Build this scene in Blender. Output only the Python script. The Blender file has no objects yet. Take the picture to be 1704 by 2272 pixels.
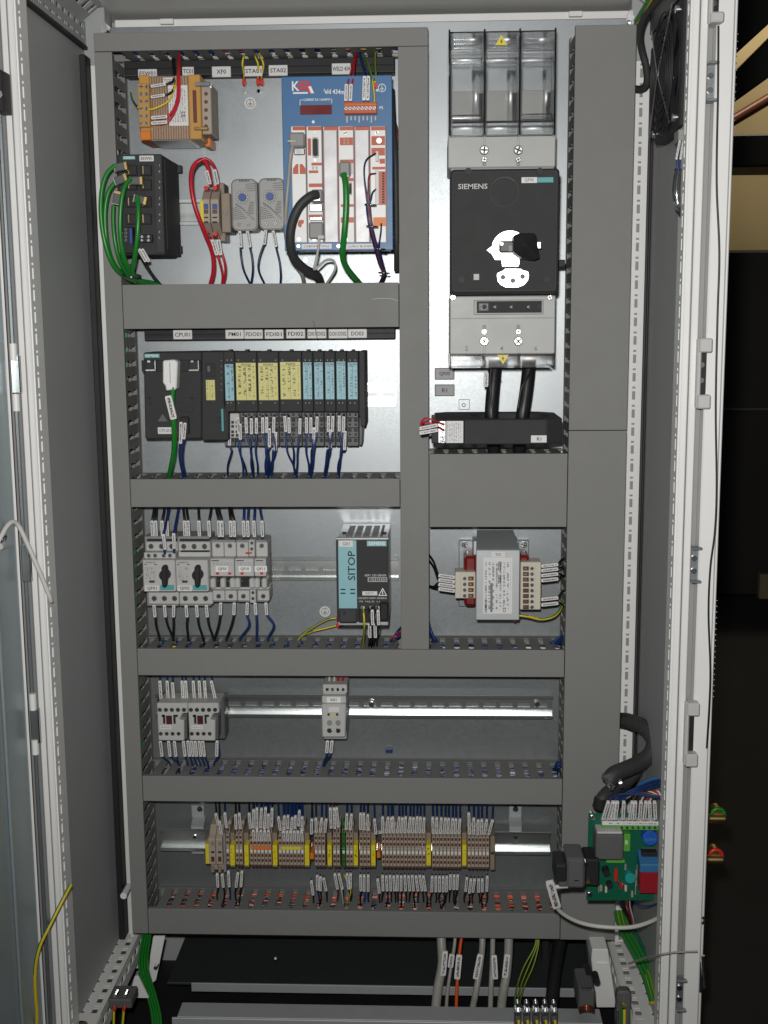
import bpy, bmesh, math, random
from mathutils import Vector, Matrix
random.seed(7)
SC = bpy.context.scene
COL = SC.collection
# ---------------------------------------------------------------- camera
CAM = Vector((0.0, -1.6, 1.3))
YAW, PITCH, ROLL, FPX = math.radians(-2.40), math.radians(-9.0), math.radians(-0.441), 2638.0
_f = Vector((math.sin(YAW)*math.cos(PITCH), math.cos(YAW)*math.cos(PITCH), math.sin(PITCH)))
_r = Vector((math.cos(YAW), -math.sin(YAW), 0.0))
_u = _r.cross(_f)
RIGHT = _r*math.cos(ROLL) + _u*math.sin(ROLL)
UP = _u*math.cos(ROLL) - _r*math.sin(ROLL)
FWD = _f
cd = bpy.data.cameras.new('camera'); cam = bpy.data.objects.new('camera', cd); COL.objects.link(cam)
cd.sensor_fit = 'VERTICAL'; cd.sensor_height = 24.0; cd.lens = 24.0*FPX/2272.0
cd.clip_start = 0.05; cd.clip_end = 60
cam.matrix_world = Matrix(((RIGHT.x, UP.x, -FWD.x, CAM.x), (RIGHT.y, UP.y, -FWD.y, CAM.y), (RIGHT.z, UP.z, -FWD.z, CAM.z), (0, 0, 0, 1)))
SC.camera = cam
SC.render.resolution_x, SC.render.resolution_y = 768, 1024
# ---------------------------------------------------------------- world, flash, exposure
w = bpy.data.worlds.new('World'); SC.world = w; w.use_nodes = True
bg = w.node_tree.nodes['Background']
bg.inputs[0].default_value = (0.86, 0.92, 1.0, 1); bg.inputs[1].default_value = 0.03
fl = bpy.data.lights.new('camera_flash', 'SPOT'); fl.energy = 68; fl.color = (1.0, 0.985, 0.955)
fl.spot_size = math.radians(118); fl.spot_blend = 1.0; fl.shadow_soft_size = 0.018
flo = bpy.data.objects.new('camera_flash', fl); COL.objects.link(flo)
flo.location = CAM + Vector((-0.025, 0.0, 0.075))
flo.rotation_euler = (Vector((-0.02, 0.0, 1.40)) - flo.location).to_track_quat('-Z', 'Y').to_euler()
hl = bpy.data.lights.new('workshop_lamp', 'AREA'); hl.energy = 30; hl.size = 1.6; hl.size_y = 0.3; hl.shape = 'RECTANGLE'; hl.color = (1.0, 0.86, 0.62)
hlo = bpy.data.objects.new('workshop_lamp', hl); COL.objects.link(hlo)
hlo.location = (1.7, 3.75, 3.3); hlo.rotation_euler = (Vector((1.6, 4.6, 2.1)) - hlo.location).to_track_quat('-Z', 'Y').to_euler()
vs = SC.view_settings; vs.view_transform = 'Standard'; vs.look = 'None'; vs.exposure = 0.0; vs.gamma = 1.0; vs.use_curve_mapping = False
SC.render.engine = 'CYCLES'; SC.cycles.use_denoising = True; SC.cycles.max_bounces = 7; SC.cycles.transparent_max_bounces = 24
SC.cycles.caustics_reflective = False; SC.cycles.caustics_refractive = False
# ---------------------------------------------------------------- measuring: a photo pixel on a plane of known depth
def P(u, v, Y):
    d = FWD + RIGHT*((u-852.0)/FPX) + UP*(-(v-1136.0)/FPX)
    return CAM + d*((Y-CAM.y)/d.y)
def PXW(px, Y): return px*(Y-CAM.y)/FPX       # size of px pixels at depth Y
# ---------------------------------------------------------------- materials
MATS = {}
def M(name, col, rough=0.5, metal=0.0, var=0.06, scale=60.0, bump=0.0, spec=0.5, rvar=0.08, stretch=None, coat=0.0):
    m = bpy.data.materials.new(name); m.use_nodes = True; nt = m.node_tree; N, L = nt.nodes, nt.links
    b = N['Principled BSDF']
    b.inputs['Metallic'].default_value = metal
    b.inputs['Specular IOR Level'].default_value = spec
    b.inputs['Coat Weight'].default_value = coat
    tc = N.new('ShaderNodeTexCoord'); mp = N.new('ShaderNodeMapping')
    if stretch: mp.inputs['Scale'].default_value = stretch
    L.new(tc.outputs['Object'], mp.inputs['Vector'])
    n = N.new('ShaderNodeTexNoise'); n.inputs['Scale'].default_value = scale; n.inputs['Detail'].default_value = 5
    L.new(mp.outputs['Vector'], n.inputs['Vector'])
    r = N.new('ShaderNodeMix'); r.data_type = 'RGBA'
    r.inputs['A'].default_value = (*[max(0, c*(1-var)) for c in col], 1); r.inputs['B'].default_value = (*[min(1, c*(1+var)) for c in col], 1)
    L.new(n.outputs['Fac'], r.inputs['Factor']); L.new(r.outputs['Result'], b.inputs['Base Color'])
    mr = N.new('ShaderNodeMapRange'); mr.inputs['To Min'].default_value = max(0.02, rough-rvar); mr.inputs['To Max'].default_value = min(1, rough+rvar)
    n2 = N.new('ShaderNodeTexNoise'); n2.inputs['Scale'].default_value = scale*0.35; n2.inputs['Detail'].default_value = 3
    L.new(mp.outputs['Vector'], n2.inputs['Vector'])
    L.new(n2.outputs['Fac'], mr.inputs['Value']); L.new(mr.outputs['Result'], b.inputs['Roughness'])
    if bump:
        bp = N.new('ShaderNodeBump'); bp.inputs['Strength'].default_value = bump; bp.inputs['Distance'].default_value = 0.001
        n3 = N.new('ShaderNodeTexNoise'); n3.inputs['Scale'].default_value = scale*6; n3.inputs['Detail'].default_value = 2
        L.new(mp.outputs['Vector'], n3.inputs['Vector']); L.new(n3.outputs['Fac'], bp.inputs['Height']); L.new(bp.outputs['Normal'], b.inputs['Normal'])
    MATS[name] = m; return m
def galv(name, col, rough, metal, vs=45):
    """zinc spangle: voronoi cells shift colour and gloss a little"""
    m = M(name, col, rough, metal, 0.05, 30, 0.0); N, L = m.node_tree.nodes, m.node_tree.links; b = N['Principled BSDF']
    tc = N.new('ShaderNodeTexCoord'); v = N.new('ShaderNodeTexVoronoi'); v.inputs['Scale'].default_value = vs
    L.new(tc.outputs['Object'], v.inputs['Vector'])
    n = N.new('ShaderNodeTexNoise'); n.inputs['Scale'].default_value = 7; n.inputs['Detail'].default_value = 6; L.new(tc.outputs['Object'], n.inputs['Vector'])
    mx = N.new('ShaderNodeMath'); mx.operation = 'ADD'; L.new(n.outputs['Fac'], mx.inputs[0]); 
    sep = N.new('ShaderNodeSeparateColor'); L.new(v.outputs['Color'], sep.inputs['Color'])
    sc = N.new('ShaderNodeMath'); sc.operation = 'MULTIPLY'; sc.inputs[1].default_value = 0.45; L.new(sep.outputs['Red'], sc.inputs[0]); L.new(sc.outputs[0], mx.inputs[1])
    mr = N.new('ShaderNodeMapRange'); mr.inputs['From Min'].default_value = 0.3; mr.inputs['From Max'].default_value = 1.1
    mr.inputs['To Min'].default_value = rough-0.035; mr.inputs['To Max'].default_value = rough+0.035
    L.new(mx.outputs[0], mr.inputs['Value']); L.new(mr.outputs['Result'], b.inputs['Roughness'])
    mr2 = N.new('ShaderNodeMix'); mr2.data_type = 'RGBA'; mr2.inputs['A'].default_value = (*[c*0.95 for c in col], 1); mr2.inputs['B'].default_value = (*[min(1, c*1.04) for c in col], 1)
    L.new(mx.outputs[0], mr2.inputs['Factor']); L.new(mr2.outputs['Result'], b.inputs['Base Color'])
    return m
def printed(name, paper, ink, lo, hi, sx, sz, thr=0.5, rough=0.5, axis='Z', rows=0):
    """flat print: rows of tiny characters along one axis of the piece (Generated coordinates)"""
    m = bpy.data.materials.new(name); m.use_nodes = True; N, L = m.node_tree.nodes, m.node_tree.links; b = N['Principled BSDF']
    b.inputs['Roughness'].default_value = rough
    tc = N.new('ShaderNodeTexCoord'); sp = N.new('ShaderNodeSeparateXYZ'); L.new(tc.outputs['Generated'], sp.inputs[0])
    oi = N.new('ShaderNodeObjectInfo')
    cr, al = ('X', 'Z') if axis == 'Z' else ('Z', 'X')
    cb = N.new('ShaderNodeCombineXYZ')
    a = N.new('ShaderNodeMath'); a.operation = 'MULTIPLY'; a.inputs[1].default_value = sx; L.new(sp.outputs[cr], a.inputs[0]); L.new(a.outputs[0], cb.inputs[0])
    c = N.new('ShaderNodeMath'); c.operation = 'MULTIPLY'; c.inputs[1].default_value = sz; L.new(sp.outputs[al], c.inputs[0]); L.new(c.outputs[0], cb.inputs[2])
    d = N.new('ShaderNodeMath'); d.operation = 'MULTIPLY'; d.inputs[1].default_value = 57.0; L.new(oi.outputs['Random'], d.inputs[0]); L.new(d.outputs[0], cb.inputs[1])
    n = N.new('ShaderNodeTexNoise'); n.inputs['Scale'].default_value = 1.0; n.inputs['Detail'].default_value = 1.5; L.new(cb.outputs[0], n.inputs['Vector'])
    g = N.new('ShaderNodeMath'); g.operation = 'GREATER_THAN'; g.inputs[1].default_value = thr; L.new(n.outputs['Fac'], g.inputs[0])
    def band(s, l, h):
        x = N.new('ShaderNodeMath'); x.operation = 'GREATER_THAN'; x.inputs[1].default_value = l; L.new(sp.outputs[s], x.inputs[0])
        y = N.new('ShaderNodeMath'); y.operation = 'LESS_THAN'; y.inputs[1].default_value = h; L.new(sp.outputs[s], y.inputs[0])
        z = N.new('ShaderNodeMath'); z.operation = 'MULTIPLY'; L.new(x.outputs[0], z.inputs[0]); L.new(y.outputs[0], z.inputs[1]); return z
    b1, b2 = band(cr, lo, hi), band(al, 0.08, 0.92)
    if rows:
        rw = N.new('ShaderNodeMath'); rw.operation = 'MULTIPLY'; rw.inputs[1].default_value = rows; L.new(sp.outputs[cr], rw.inputs[0])
        fr = N.new('ShaderNodeMath'); fr.operation = 'FRACT'; L.new(rw.outputs[0], fr.inputs[0])
        rg = N.new('ShaderNodeMath'); rg.operation = 'GREATER_THAN'; rg.inputs[1].default_value = 0.45; L.new(fr.outputs[0], rg.inputs[0])
        g2 = N.new('ShaderNodeMath'); g2.operation = 'MULTIPLY'; L.new(g.outputs[0], g2.inputs[0]); L.new(rg.outputs[0], g2.inputs[1]); g = g2
    t = N.new('ShaderNodeMath'); t.operation = 'MULTIPLY'; L.new(b1.outputs[0], t.inputs[0]); L.new(b2.outputs[0], t.inputs[1])
    t2 = N.new('ShaderNodeMath'); t2.operation = 'MULTIPLY'; L.new(t.outputs[0], t2.inputs[0]); L.new(g.outputs[0], t2.inputs[1])
    mx = N.new('ShaderNodeMix'); mx.data_type = 'RGBA'; mx.inputs['A'].default_value = (*paper, 1); mx.inputs['B'].default_value = (*ink, 1)
    L.new(t2.outputs[0], mx.inputs['Factor']); L.new(mx.outputs['Result'], b.inputs['Base Color'])
    MATS[name] = m; return m
def striped(name, c1, c2, scale, axis='X', rough=0.5, metal=0.0, sharp=False):
    m = M(name, c1, rough, metal, 0.08, 50); N, L = m.node_tree.nodes, m.node_tree.links; b = N['Principled BSDF']
    tc = N.new('ShaderNodeTexCoord'); wv = N.new('ShaderNodeTexWave'); wv.bands_direction = axis; wv.inputs['Scale'].default_value = scale; wv.inputs['Distortion'].default_value = 0.0 if sharp else 1.5
    wv.inputs['Detail'].default_value = 2; wv.inputs['Detail Scale'].default_value = 3
    L.new(tc.outputs['Object'], wv.inputs['Vector'])
    mx = N.new('ShaderNodeMix'); mx.data_type = 'RGBA'; mx.inputs['A'].default_value = (*c1, 1); mx.inputs['B'].default_value = (*c2, 1)
    L.new(wv.outputs['Fac'], mx.inputs['Factor']); L.new(mx.outputs['Result'], b.inputs['Base Color']); return m
def twotone(name, c1, c2):
    """green wire with a yellow half, split lengthwise round the wire"""
    m = M(name, c1, 0.42); N, L = m.node_tree.nodes, m.node_tree.links; b = N['Principled BSDF']
    g = N.new('ShaderNodeNewGeometry'); dp = N.new('ShaderNodeVectorMath'); dp.operation = 'DOT_PRODUCT'; dp.inputs[1].default_value = (0.62, -0.62, -0.3)
    L.new(g.outputs['True Normal'], dp.inputs[0])
    gt = N.new('ShaderNodeMath'); gt.operation = 'GREATER_THAN'; gt.inputs[1].default_value = 0.28; L.new(dp.outputs['Value'], gt.inputs[0])
    mx = N.new('ShaderNodeMix'); mx.data_type = 'RGBA'; mx.inputs['A'].default_value = (*c1, 1); mx.inputs['B'].default_value = (*c2, 1)
    L.new(gt.outputs[0], mx.inputs['Factor']); L.new(mx.outputs['Result'], b.inputs['Base Color']); return m
def clearplastic(name, tint, gloss_rough=0.06):
    m = bpy.data.materials.new(name); m.use_nodes = True; N, L = m.node_tree.nodes, m.node_tree.links
    N.remove(N['Principled BSDF']); out = N['Material Output']
    tr = N.new('ShaderNodeBsdfTransparent'); tr.inputs[0].default_value = (*tint, 1)
    gl = N.new('ShaderNodeBsdfGlossy'); gl.inputs['Color'].default_value = (1, 1, 1, 1)
    tc = N.new('ShaderNodeTexCoord'); n = N.new('ShaderNodeTexNoise'); n.inputs['Scale'].default_value = 40; L.new(tc.outputs['Object'], n.inputs['Vector'])
    mr = N.new('ShaderNodeMapRange'); mr.inputs['To Min'].default_value = gloss_rough*0.5; mr.inputs['To Max'].default_value = gloss_rough*1.6; L.new(n.outputs['Fac'], mr.inputs['Value']); L.new(mr.outputs['Result'], gl.inputs['Roughness'])
    fr = N.new('ShaderNodeFresnel'); fr.inputs['IOR'].default_value = 1.75
    mx = N.new('ShaderNodeMixShader'); L.new(fr.outputs[0], mx.inputs[0]); L.new(tr.outputs[0], mx.inputs[1]); L.new(gl.outputs[0], mx.inputs[2]); L.new(mx.outputs[0], out.inputs['Surface'])
    MATS[name] = m; return m
M('duct', (0.225, 0.225, 0.218), 0.62, 0, 0.03, 90, 0.04, 0.35)
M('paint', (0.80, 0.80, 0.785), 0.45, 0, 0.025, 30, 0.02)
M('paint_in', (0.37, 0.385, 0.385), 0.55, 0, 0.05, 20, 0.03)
galv('zinc', (0.30, 0.32, 0.33), 0.415, 0.80, 420)
M('zinc_bright', (0.50, 0.52, 0.53), 0.48, 0.45, 0.06, 60, 0.03)
M('panel_alu', (0.40, 0.40, 0.41), 0.50, 0.75, 0.04, 120, 0.03)
galv('zinc_door', (0.46, 0.53, 0.55), 0.36, 0.6, 220)
M('rail', (0.78, 0.81, 0.80), 0.28, 1.0, 0.05, 20, stretch=(0.2, 6, 6))
M('steel', (0.75, 0.76, 0.77), 0.24, 1.0, 0.06, 80)
M('alu', (0.80, 0.80, 0.81), 0.34, 0.85, 0.05, 120, 0.03, stretch=(0.15, 3, 3))
M('brass', (0.72, 0.52, 0.22), 0.3, 1.0, 0.06, 80)
M('copper', (0.6, 0.22, 0.12), 0.3, 1.0, 0.1, 80)
M('dark', (0.012, 0.012, 0.013), 0.6)
M('black', (0.020, 0.020, 0.022), 0.55, 0, 0.1, 80, 0.05, 0.3)
M('anthracite', (0.042, 0.042, 0.043), 0.72, 0, 0.06, 120, 0.06, 0.3)
M('anthracite2', (0.055, 0.056, 0.058), 0.72, 0, 0.06, 120, 0.06, 0.3)
M('coil_red', (0.20, 0.015, 0.012), 0.4)
M('plate_grey', (0.36, 0.36, 0.36), 0.5)
M('ltgrey', (0.52, 0.52, 0.505), 0.5, 0, 0.03, 100, 0.03)
M('breaker_grey', (0.46, 0.465, 0.45), 0.5, 0, 0.03, 100, 0.04)
M('midgrey', (0.27, 0.27, 0.265), 0.52, 0, 0.04, 100, 0.04)
M('dkgrey', (0.11, 0.11, 0.112), 0.5, 0, 0.06, 100, 0.04)
M('thermo', (0.36, 0.355, 0.345), 0.42, 0, 0.03, 100, 0.03)
M('white', (0.84, 0.84, 0.83), 0.40, 0, 0.02, 60)
M('label', (0.72, 0.72, 0.71), 0.5, 0, 0.02, 60)
M('ink', (0.03, 0.03, 0.035), 0.6)
M('inkgrey', (0.2, 0.2, 0.22), 0.6)
M('teal', (0.09, 0.36, 0.37), 0.5, 0, 0.04, 60)
M('cyan', (0.27, 0.52, 0.57), 0.5, 0, 0.04, 60)
M('yellow', (0.74, 0.62, 0.04), 0.45, 0, 0.05, 60)
M('orange', (0.72, 0.20, 0.02), 0.45, 0, 0.06, 60)
M('orange2', (0.54, 0.28, 0.06), 0.4, 0, 0.1, 40)
M('red', (0.55, 0.025, 0.02), 0.42, 0, 0.06, 60)
M('redlug', (0.62, 0.03, 0.015), 0.35, 0, 0.06, 60)
M('display', (0.16, 0.012, 0.015), 0.25, 0, 0.1, 60)
M('mark_red', (0.50, 0.085, 0.02), 0.45, 0, 0.06, 60)
M('beige', (0.39, 0.335, 0.27), 0.5, 0, 0.05, 100, 0.03)
M('beige2', (0.27, 0.215, 0.16), 0.5, 0, 0.05, 100, 0.03)
M('cream', (0.62, 0.58, 0.48), 0.5, 0, 0.04, 100)
M('blue_panel', (0.035, 0.145, 0.33), 0.42, 0, 0.04, 100, 0.02)
M('blue_dial', (0.03, 0.07, 0.30), 0.4)
M('w_blue', (0.010, 0.034, 0.145), 0.45, 0, 0.08, 60)
M('w_navy', (0.008, 0.02, 0.075), 0.38, 0, 0.08, 60)
M('w_black', (0.012, 0.012, 0.013), 0.42, 0, 0.1, 60)
M('w_green', (0.012, 0.20, 0.022), 0.36, 0, 0.1, 40)
M('w_red', (0.50, 0.015, 0.03), 0.36, 0, 0.06, 60)
M('w_white', (0.62, 0.60, 0.56), 0.42, 0, 0.04, 60)
M('w_grey', (0.34, 0.33, 0.30), 0.42, 0, 0.05, 60)
M('w_orange', (0.66, 0.085, 0.012), 0.4, 0, 0.06, 60)
M('w_brown', (0.12, 0.035, 0.02), 0.4)
M('hose', (0.035, 0.035, 0.036), 0.55, 0, 0.25, 160, 0.4)
twotone('w_yg', (0.02, 0.19, 0.03), (0.72, 0.53, 0.02))
printed('sleeve', (0.78, 0.77, 0.75), (0.10, 0.10, 0.12), 0.27, 0.73, 6, 26, 0.46)
printed('paper_text', (0.74, 0.74, 0.73), (0.30, 0.30, 0.34), 0.06, 0.94, 9, 42, 0.50, rows=8)
printed('row_text', (0.74, 0.74, 0.73), (0.22, 0.2, 0.22), 0.3, 0.7, 3, 40, 0.52, axis='X')
printed('yellow_text', (0.66, 0.62, 0.22), (0.14, 0.13, 0.05), 0.1, 0.9, 5, 26, 0.55, rows=4)
printed('cyan_text', (0.30, 0.54, 0.60), (0.06, 0.14, 0.18), 0.08, 0.92, 3, 26, 0.56, rows=2)
printed('ytag', (0.80, 0.66, 0.03), (0.08, 0.06, 0.01), 0.25, 0.75, 3, 14, 0.6)
printed('grey_text', (0.50, 0.50, 0.485), (0.2, 0.2, 0.2), 0.05, 0.95, 8, 16, 0.58, rows=6)
printed('black_text', (0.035, 0.036, 0.038), (0.6, 0.6, 0.6), 0.1, 0.9, 9, 22, 0.56, axis='X')
striped('lamin', (0.20, 0.11, 0.065), (0.42, 0.30, 0.21), 95, 'X', 0.4, 0.35)
striped('lamin_y', (0.45, 0.45, 0.45), (0.78, 0.78, 0.78), 110, 'Y', 0.35, 0.8)
M('pcb', (0.006, 0.11, 0.06), 0.35, 0, 0.2, 140, 0.1)
M('pcb_green', (0.10, 0.38, 0.05), 0.45)
M('cap_blue', (0.02, 0.10, 0.50), 0.3)
M('cap_teal', (0.02, 0.33, 0.30), 0.35)
M('film_blue', (0.035, 0.16, 0.34), 0.4)
M('film_red', (0.30, 0.012, 0.02), 0.4)
M('floorplate', (0.045, 0.05, 0.052), 0.42, 0.2, 0.15, 30, 0.08)
M('wall_beige', (0.30, 0.245, 0.14), 0.7, 0, 0.12, 3, 0.1)
M('beam_brown', (0.10, 0.035, 0.022), 0.35, 0.2, 0.25, 6)
M('steelwork', (0.28, 0.16, 0.07), 0.3, 0.6, 0.25, 4)
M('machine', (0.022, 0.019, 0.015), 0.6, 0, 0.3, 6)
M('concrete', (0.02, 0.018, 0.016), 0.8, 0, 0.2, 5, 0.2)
M('hair', (0.5, 0.46, 0.4), 0.5)
clearplastic('clear', (0.988, 0.99, 0.992), 0.12)
clearplastic('clear_soft', (0.985, 0.987, 0.99), 0.30)
clearplastic('tie_clear', (0.75, 0.77, 0.77), 0.15)
# ---------------------------------------------------------------- mesh building
WLOC = {}
class MB:
    def __init__(s): s.v = []; s.f = []; s.mi = []; s.cur = 0
    def add(s, vs, fs):
        o = len(s.v); s.v += [tuple(x) for x in vs]
        for f in fs: s.f.append(tuple(i+o for i in f)); s.mi.append(s.cur)
        return s
    def box(s, x0, x1, y0, y1, z0, z1):
        x0, x1 = sorted((x0, x1)); y0, y1 = sorted((y0, y1)); z0, z1 = sorted((z0, z1))
        return s.add([(x0,y0,z0),(x1,y0,z0),(x1,y1,z0),(x0,y1,z0),(x0,y0,z1),(x1,y0,z1),(x1,y1,z1),(x0,y1,z1)],
                     [(0,3,2,1),(4,5,6,7),(0,1,5,4),(1,2,6,5),(2,3,7,6),(3,0,4,7)])
    def cyl(s, c, ax, r, h, n=14, r2=None):
        """frustum from c along axis ax, length h"""
        r2 = r if r2 is None else r2; c = Vector(c); a = Vector(ax).normalized()
        t = a.orthogonal().normalized(); b = a.cross(t)
        vs = []
        for k, (rr, hh) in enumerate(((r, 0), (r2, h))):
            for i in range(n):
                th = 2*math.pi*i/n; vs.append(c + a*hh + (t*math.cos(th)+b*math.sin(th))*rr)
        return s.add(vs, [tuple(range(n-1, -1, -1)), tuple(range(n, 2*n))] + [(i, (i+1) % n, n+(i+1) % n, n+i) for i in range(n)])
    def prism(s, poly, y0, y1):
        """polygon in XZ extruded along Y (y0 the front)"""
        n = len(poly); ar = sum(poly[i][0]*poly[(i+1) % n][1]-poly[(i+1) % n][0]*poly[i][1] for i in range(n))
        if ar < 0: poly = poly[::-1]
        y0, y1 = sorted((y0, y1))
        vs = [(x, y0, z) for x, z in poly] + [(x, y1, z) for x, z in poly]
        return s.add(vs, [tuple(range(n)), tuple(range(2*n-1, n-1, -1))] + [((i+1) % n, i, n+i, n+(i+1) % n) for i in range(n)])
    def prism_x(s, poly, x0, x1):
        """polygon in YZ extruded along X"""
        n = len(poly); ar = sum(poly[i][0]*poly[(i+1) % n][1]-poly[(i+1) % n][0]*poly[i][1] for i in range(n))
        if ar < 0: poly = poly[::-1]
        x0, x1 = sorted((x0, x1))
        vs = [(x0, y, z) for y, z in poly] + [(x1, y, z) for y, z in poly]
        return s.add(vs, [tuple(range(n-1, -1, -1)), tuple(range(n, 2*n))] + [(i, (i+1) % n, n+(i+1) % n, n+i) for i in range(n)])
    def tube(s, pts, r, n=7, flat=1.0, cap=True):
        pts = [Vector(p) for p in pts]; m = len(pts); vs = []; prev = None
        for i, p in enumerate(pts):
            t = (pts[min(i+1, m-1)]-pts[max(i-1, 0)])
            if t.length < 1e-9: t = Vector((0, 0, 1))
            t.normalize()
            if prev is None: a = t.orthogonal().normalized()
            else:
                a = prev - t*prev.dot(t)
                a = a.normalized() if a.length > 1e-6 else t.orthogonal().normalized()
            prev = a; b = t.cross(a)
            rr = r[i] if isinstance(r, (list, tuple)) else r
            for k in range(n):
                th = 2*math.pi*k/n; vs.append(p + (a*math.cos(th)+b*math.sin(th)*flat)*rr)
        fs = [(i*n+k, i*n+(k+1) % n, (i+1)*n+(k+1) % n, (i+1)*n+k) for i in range(m-1) for k in range(n)]
        if cap: fs += [tuple(range(n-1, -1, -1)), tuple(range((m-1)*n, m*n))]
        return s.add(vs, fs)
    def ring(s, c, ax, R, r, n=20, k=6, a0=0.0, a1=2*math.pi):
        c = Vector(c); a = Vector(ax).normalized(); t = a.orthogonal().normalized(); b = a.cross(t)
        full = abs(a1-a0-2*math.pi) < 1e-6
        pts = [c+(t*math.cos(a0+(a1-a0)*i/n)+b*math.sin(a0+(a1-a0)*i/n))*R for i in range(n+1)]
        return s.tube(pts, r, k, cap=not full)
    def mesh(s, name, mats, bevel=0.0, smooth=0.0, seg=1):
        me = bpy.data.meshes.new(name); me.from_pydata(s.v, [], s.f)
        for m in (mats if isinstance(mats, (list, tuple)) else [mats]): me.materials.append(MATS[m])
        if any(s.mi): me.polygons.foreach_set('material_index', s.mi)
        if bevel:
            bm = bmesh.new(); bm.from_mesh(me)
            ed = [e for e in bm.edges if len(e.link_faces) == 2 and e.calc_face_angle(0) > 0.5]
            try: bmesh.ops.bevel(bm, geom=ed, offset=bevel, segments=seg, profile=0.6, affect='EDGES', clamp_overlap=True)
            except Exception: pass
            bm.to_mesh(me); bm.free()
        if smooth:
            me.polygons.foreach_set('use_smooth', [True]*len(me.polygons)); me.set_sharp_from_angle(angle=math.radians(smooth))
        me.update(); return me
    def build(s, name, mats, parent=None, bevel=0.0, smooth=0.0, label=None, cat=None, group=None, kind=None, seg=1):
        loc = Vector((0, 0, 0))
        if parent is None and kind != 'structure':
            xs = [v[0] for v in s.v]; ys = [v[1] for v in s.v]; zs = [v[2] for v in s.v]
            loc = Vector(((min(xs)+max(xs))/2, (min(ys)+max(ys))/2, min(zs)))
            s.v = [(x-loc.x, y-loc.y, z-loc.z) for x, y, z in s.v]
        return put(name, s.mesh(name, mats, bevel, smooth, seg), parent, loc, label=label, cat=cat, group=group, kind=kind)
def put(name, me, parent=None, loc=(0, 0, 0), mat4=None, label=None, cat=None, group=None, kind=None):
    o = bpy.data.objects.new(name, me); COL.objects.link(o)
    if mat4 is not None: o.matrix_basis = mat4
    else: o.location = loc
    if parent is not None:
        o.parent = parent; o.matrix_parent_inverse = Matrix.Translation(-WLOC[parent.name])
        WLOC[o.name] = Vector(loc) if mat4 is None else Vector((0, 0, 0))
    else: WLOC[o.name] = Vector(loc)
    tag(o, label, cat, group, kind); return o
def tag(o, label=None, cat=None, group=None, kind=None):
    if label: o['label'] = label
    if cat: o['category'] = cat
    if group: o['group'] = group
    if kind: o['kind'] = kind
    return o
def thing(name, label, cat, loc, group=None):
    o = bpy.data.objects.new(name, None); COL.objects.link(o); o.location = loc; o.empty_display_size = 0.02
    WLOC[o.name] = Vector(loc); return tag(o, label, cat, group)
def RX(u0, v0, u1, v1, Y):
    um, vm = (u0+u1)/2, (v0+v1)/2
    return P(u0, vm, Y).x, P(u1, vm, Y).x, P(um, v1, Y).z, P(um, v0, Y).z
def B(parent, name, u0, v0, u1, v1, Yf, Yb, mat, bev=0.0006, label=None, **kw):
    x0, x1, z0, z1 = RX(u0, v0, u1, v1, Yf)
    return MB().box(x0, x1, Yf, Yb, z0, z1).build(name, mat, parent, bev, label=label, **kw)
def RB(parent, name, u0, v0, u1, v1, Yf, Yb, mat, rad, bev=0.0008, n=4, **kw):
    """box with rounded corners seen from the front"""
    x0, x1, z0, z1 = RX(u0, v0, u1, v1, Yf); r = PXW(rad, Yf); poly = []
    for cx, cz, a in ((x1-r, z1-r, 0), (x0+r, z1-r, 90), (x0+r, z0+r, 180), (x1-r, z0+r, 270)):
        for i in range(n+1):
            t = math.radians(a+90*i/n); poly.append((cx+r*math.cos(t), cz+r*math.sin(t)))
    return MB().prism(poly, Yf, Yb).build(name, mat, parent, bev, 35, **kw)
def PG(parent, name, pts, Yf, Yb, mat, bev=0.0, **kw):
    return MB().prism([(P(u, v, Yf).x, P(u, v, Yf).z) for u, v in pts], Yf, Yb).build(name, mat, parent, bev, **kw)
def CY(parent, name, u, v, rpx, Yf, ln, mat, n=16, rb=None, bev=0.0, **kw):
    p = P(u, v, Yf); return MB().cyl(p, (0, 1, 0), PXW(rpx, Yf), ln, n, None if rb is None else PXW(rb, Yf)).build(name, mat, parent, bev, 35, **kw)
def thing_at(name, label, cat, u, v, Y, group=None): return thing(name, label, cat, P(u, v, Y), group)
# text
TCACHE = {}
def text_mesh(s, mat):
    k = (s, mat)
    if k not in TCACHE:
        c = bpy.data.curves.new('t', 'FONT'); c.body = s; c.resolution_u = 2; c.offset = 0.014; c.align_x = 'CENTER'; c.align_y = 'CENTER'
        o = bpy.data.objects.new('t', c); me = bpy.data.meshes.new_from_object(o); bpy.data.objects.remove(o); bpy.data.curves.remove(c)
        xs = [v.co.x for v in me.vertices]; ys = [v.co.y for v in me.vertices]
        cx, cy = (min(xs)+max(xs))/2, (min(ys)+max(ys))/2; wd, ht = max(xs)-min(xs), max(ys)-min(ys)
        me.transform(Matrix.Translation((-cx, -cy, 0)))
        me.materials.clear(); me.materials.append(MATS[mat]); TCACHE[k] = (me, wd, ht)
    return TCACHE[k]
def T(parent, s, u, v, hpx, Y, mat='ink', rot=0.0, wpx=None, name='lettering', shear=0.0):
    """flat lettering in the XZ plane at depth Y; hpx = height of the glyphs, wpx = length of the line"""
    me, wd, ht = text_mesh(s, mat); p = P(u, v, Y); sy = PXW(hpx, Y)/ht; sx = sy if wpx is None else PXW(wpx, Y)/wd
    sh = Matrix(((1, shear, 0, 0), (0, 1, 0, 0), (0, 0, 1, 0), (0, 0, 0, 1)))
    m = Matrix.Translation(p) @ Matrix.Rotation(rot, 4, 'Y') @ Matrix.Rotation(math.pi/2, 4, 'X') @ sh @ Matrix.Diagonal((sx, sy, 1, 1))
    return put(name, me, parent, mat4=m)
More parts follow.
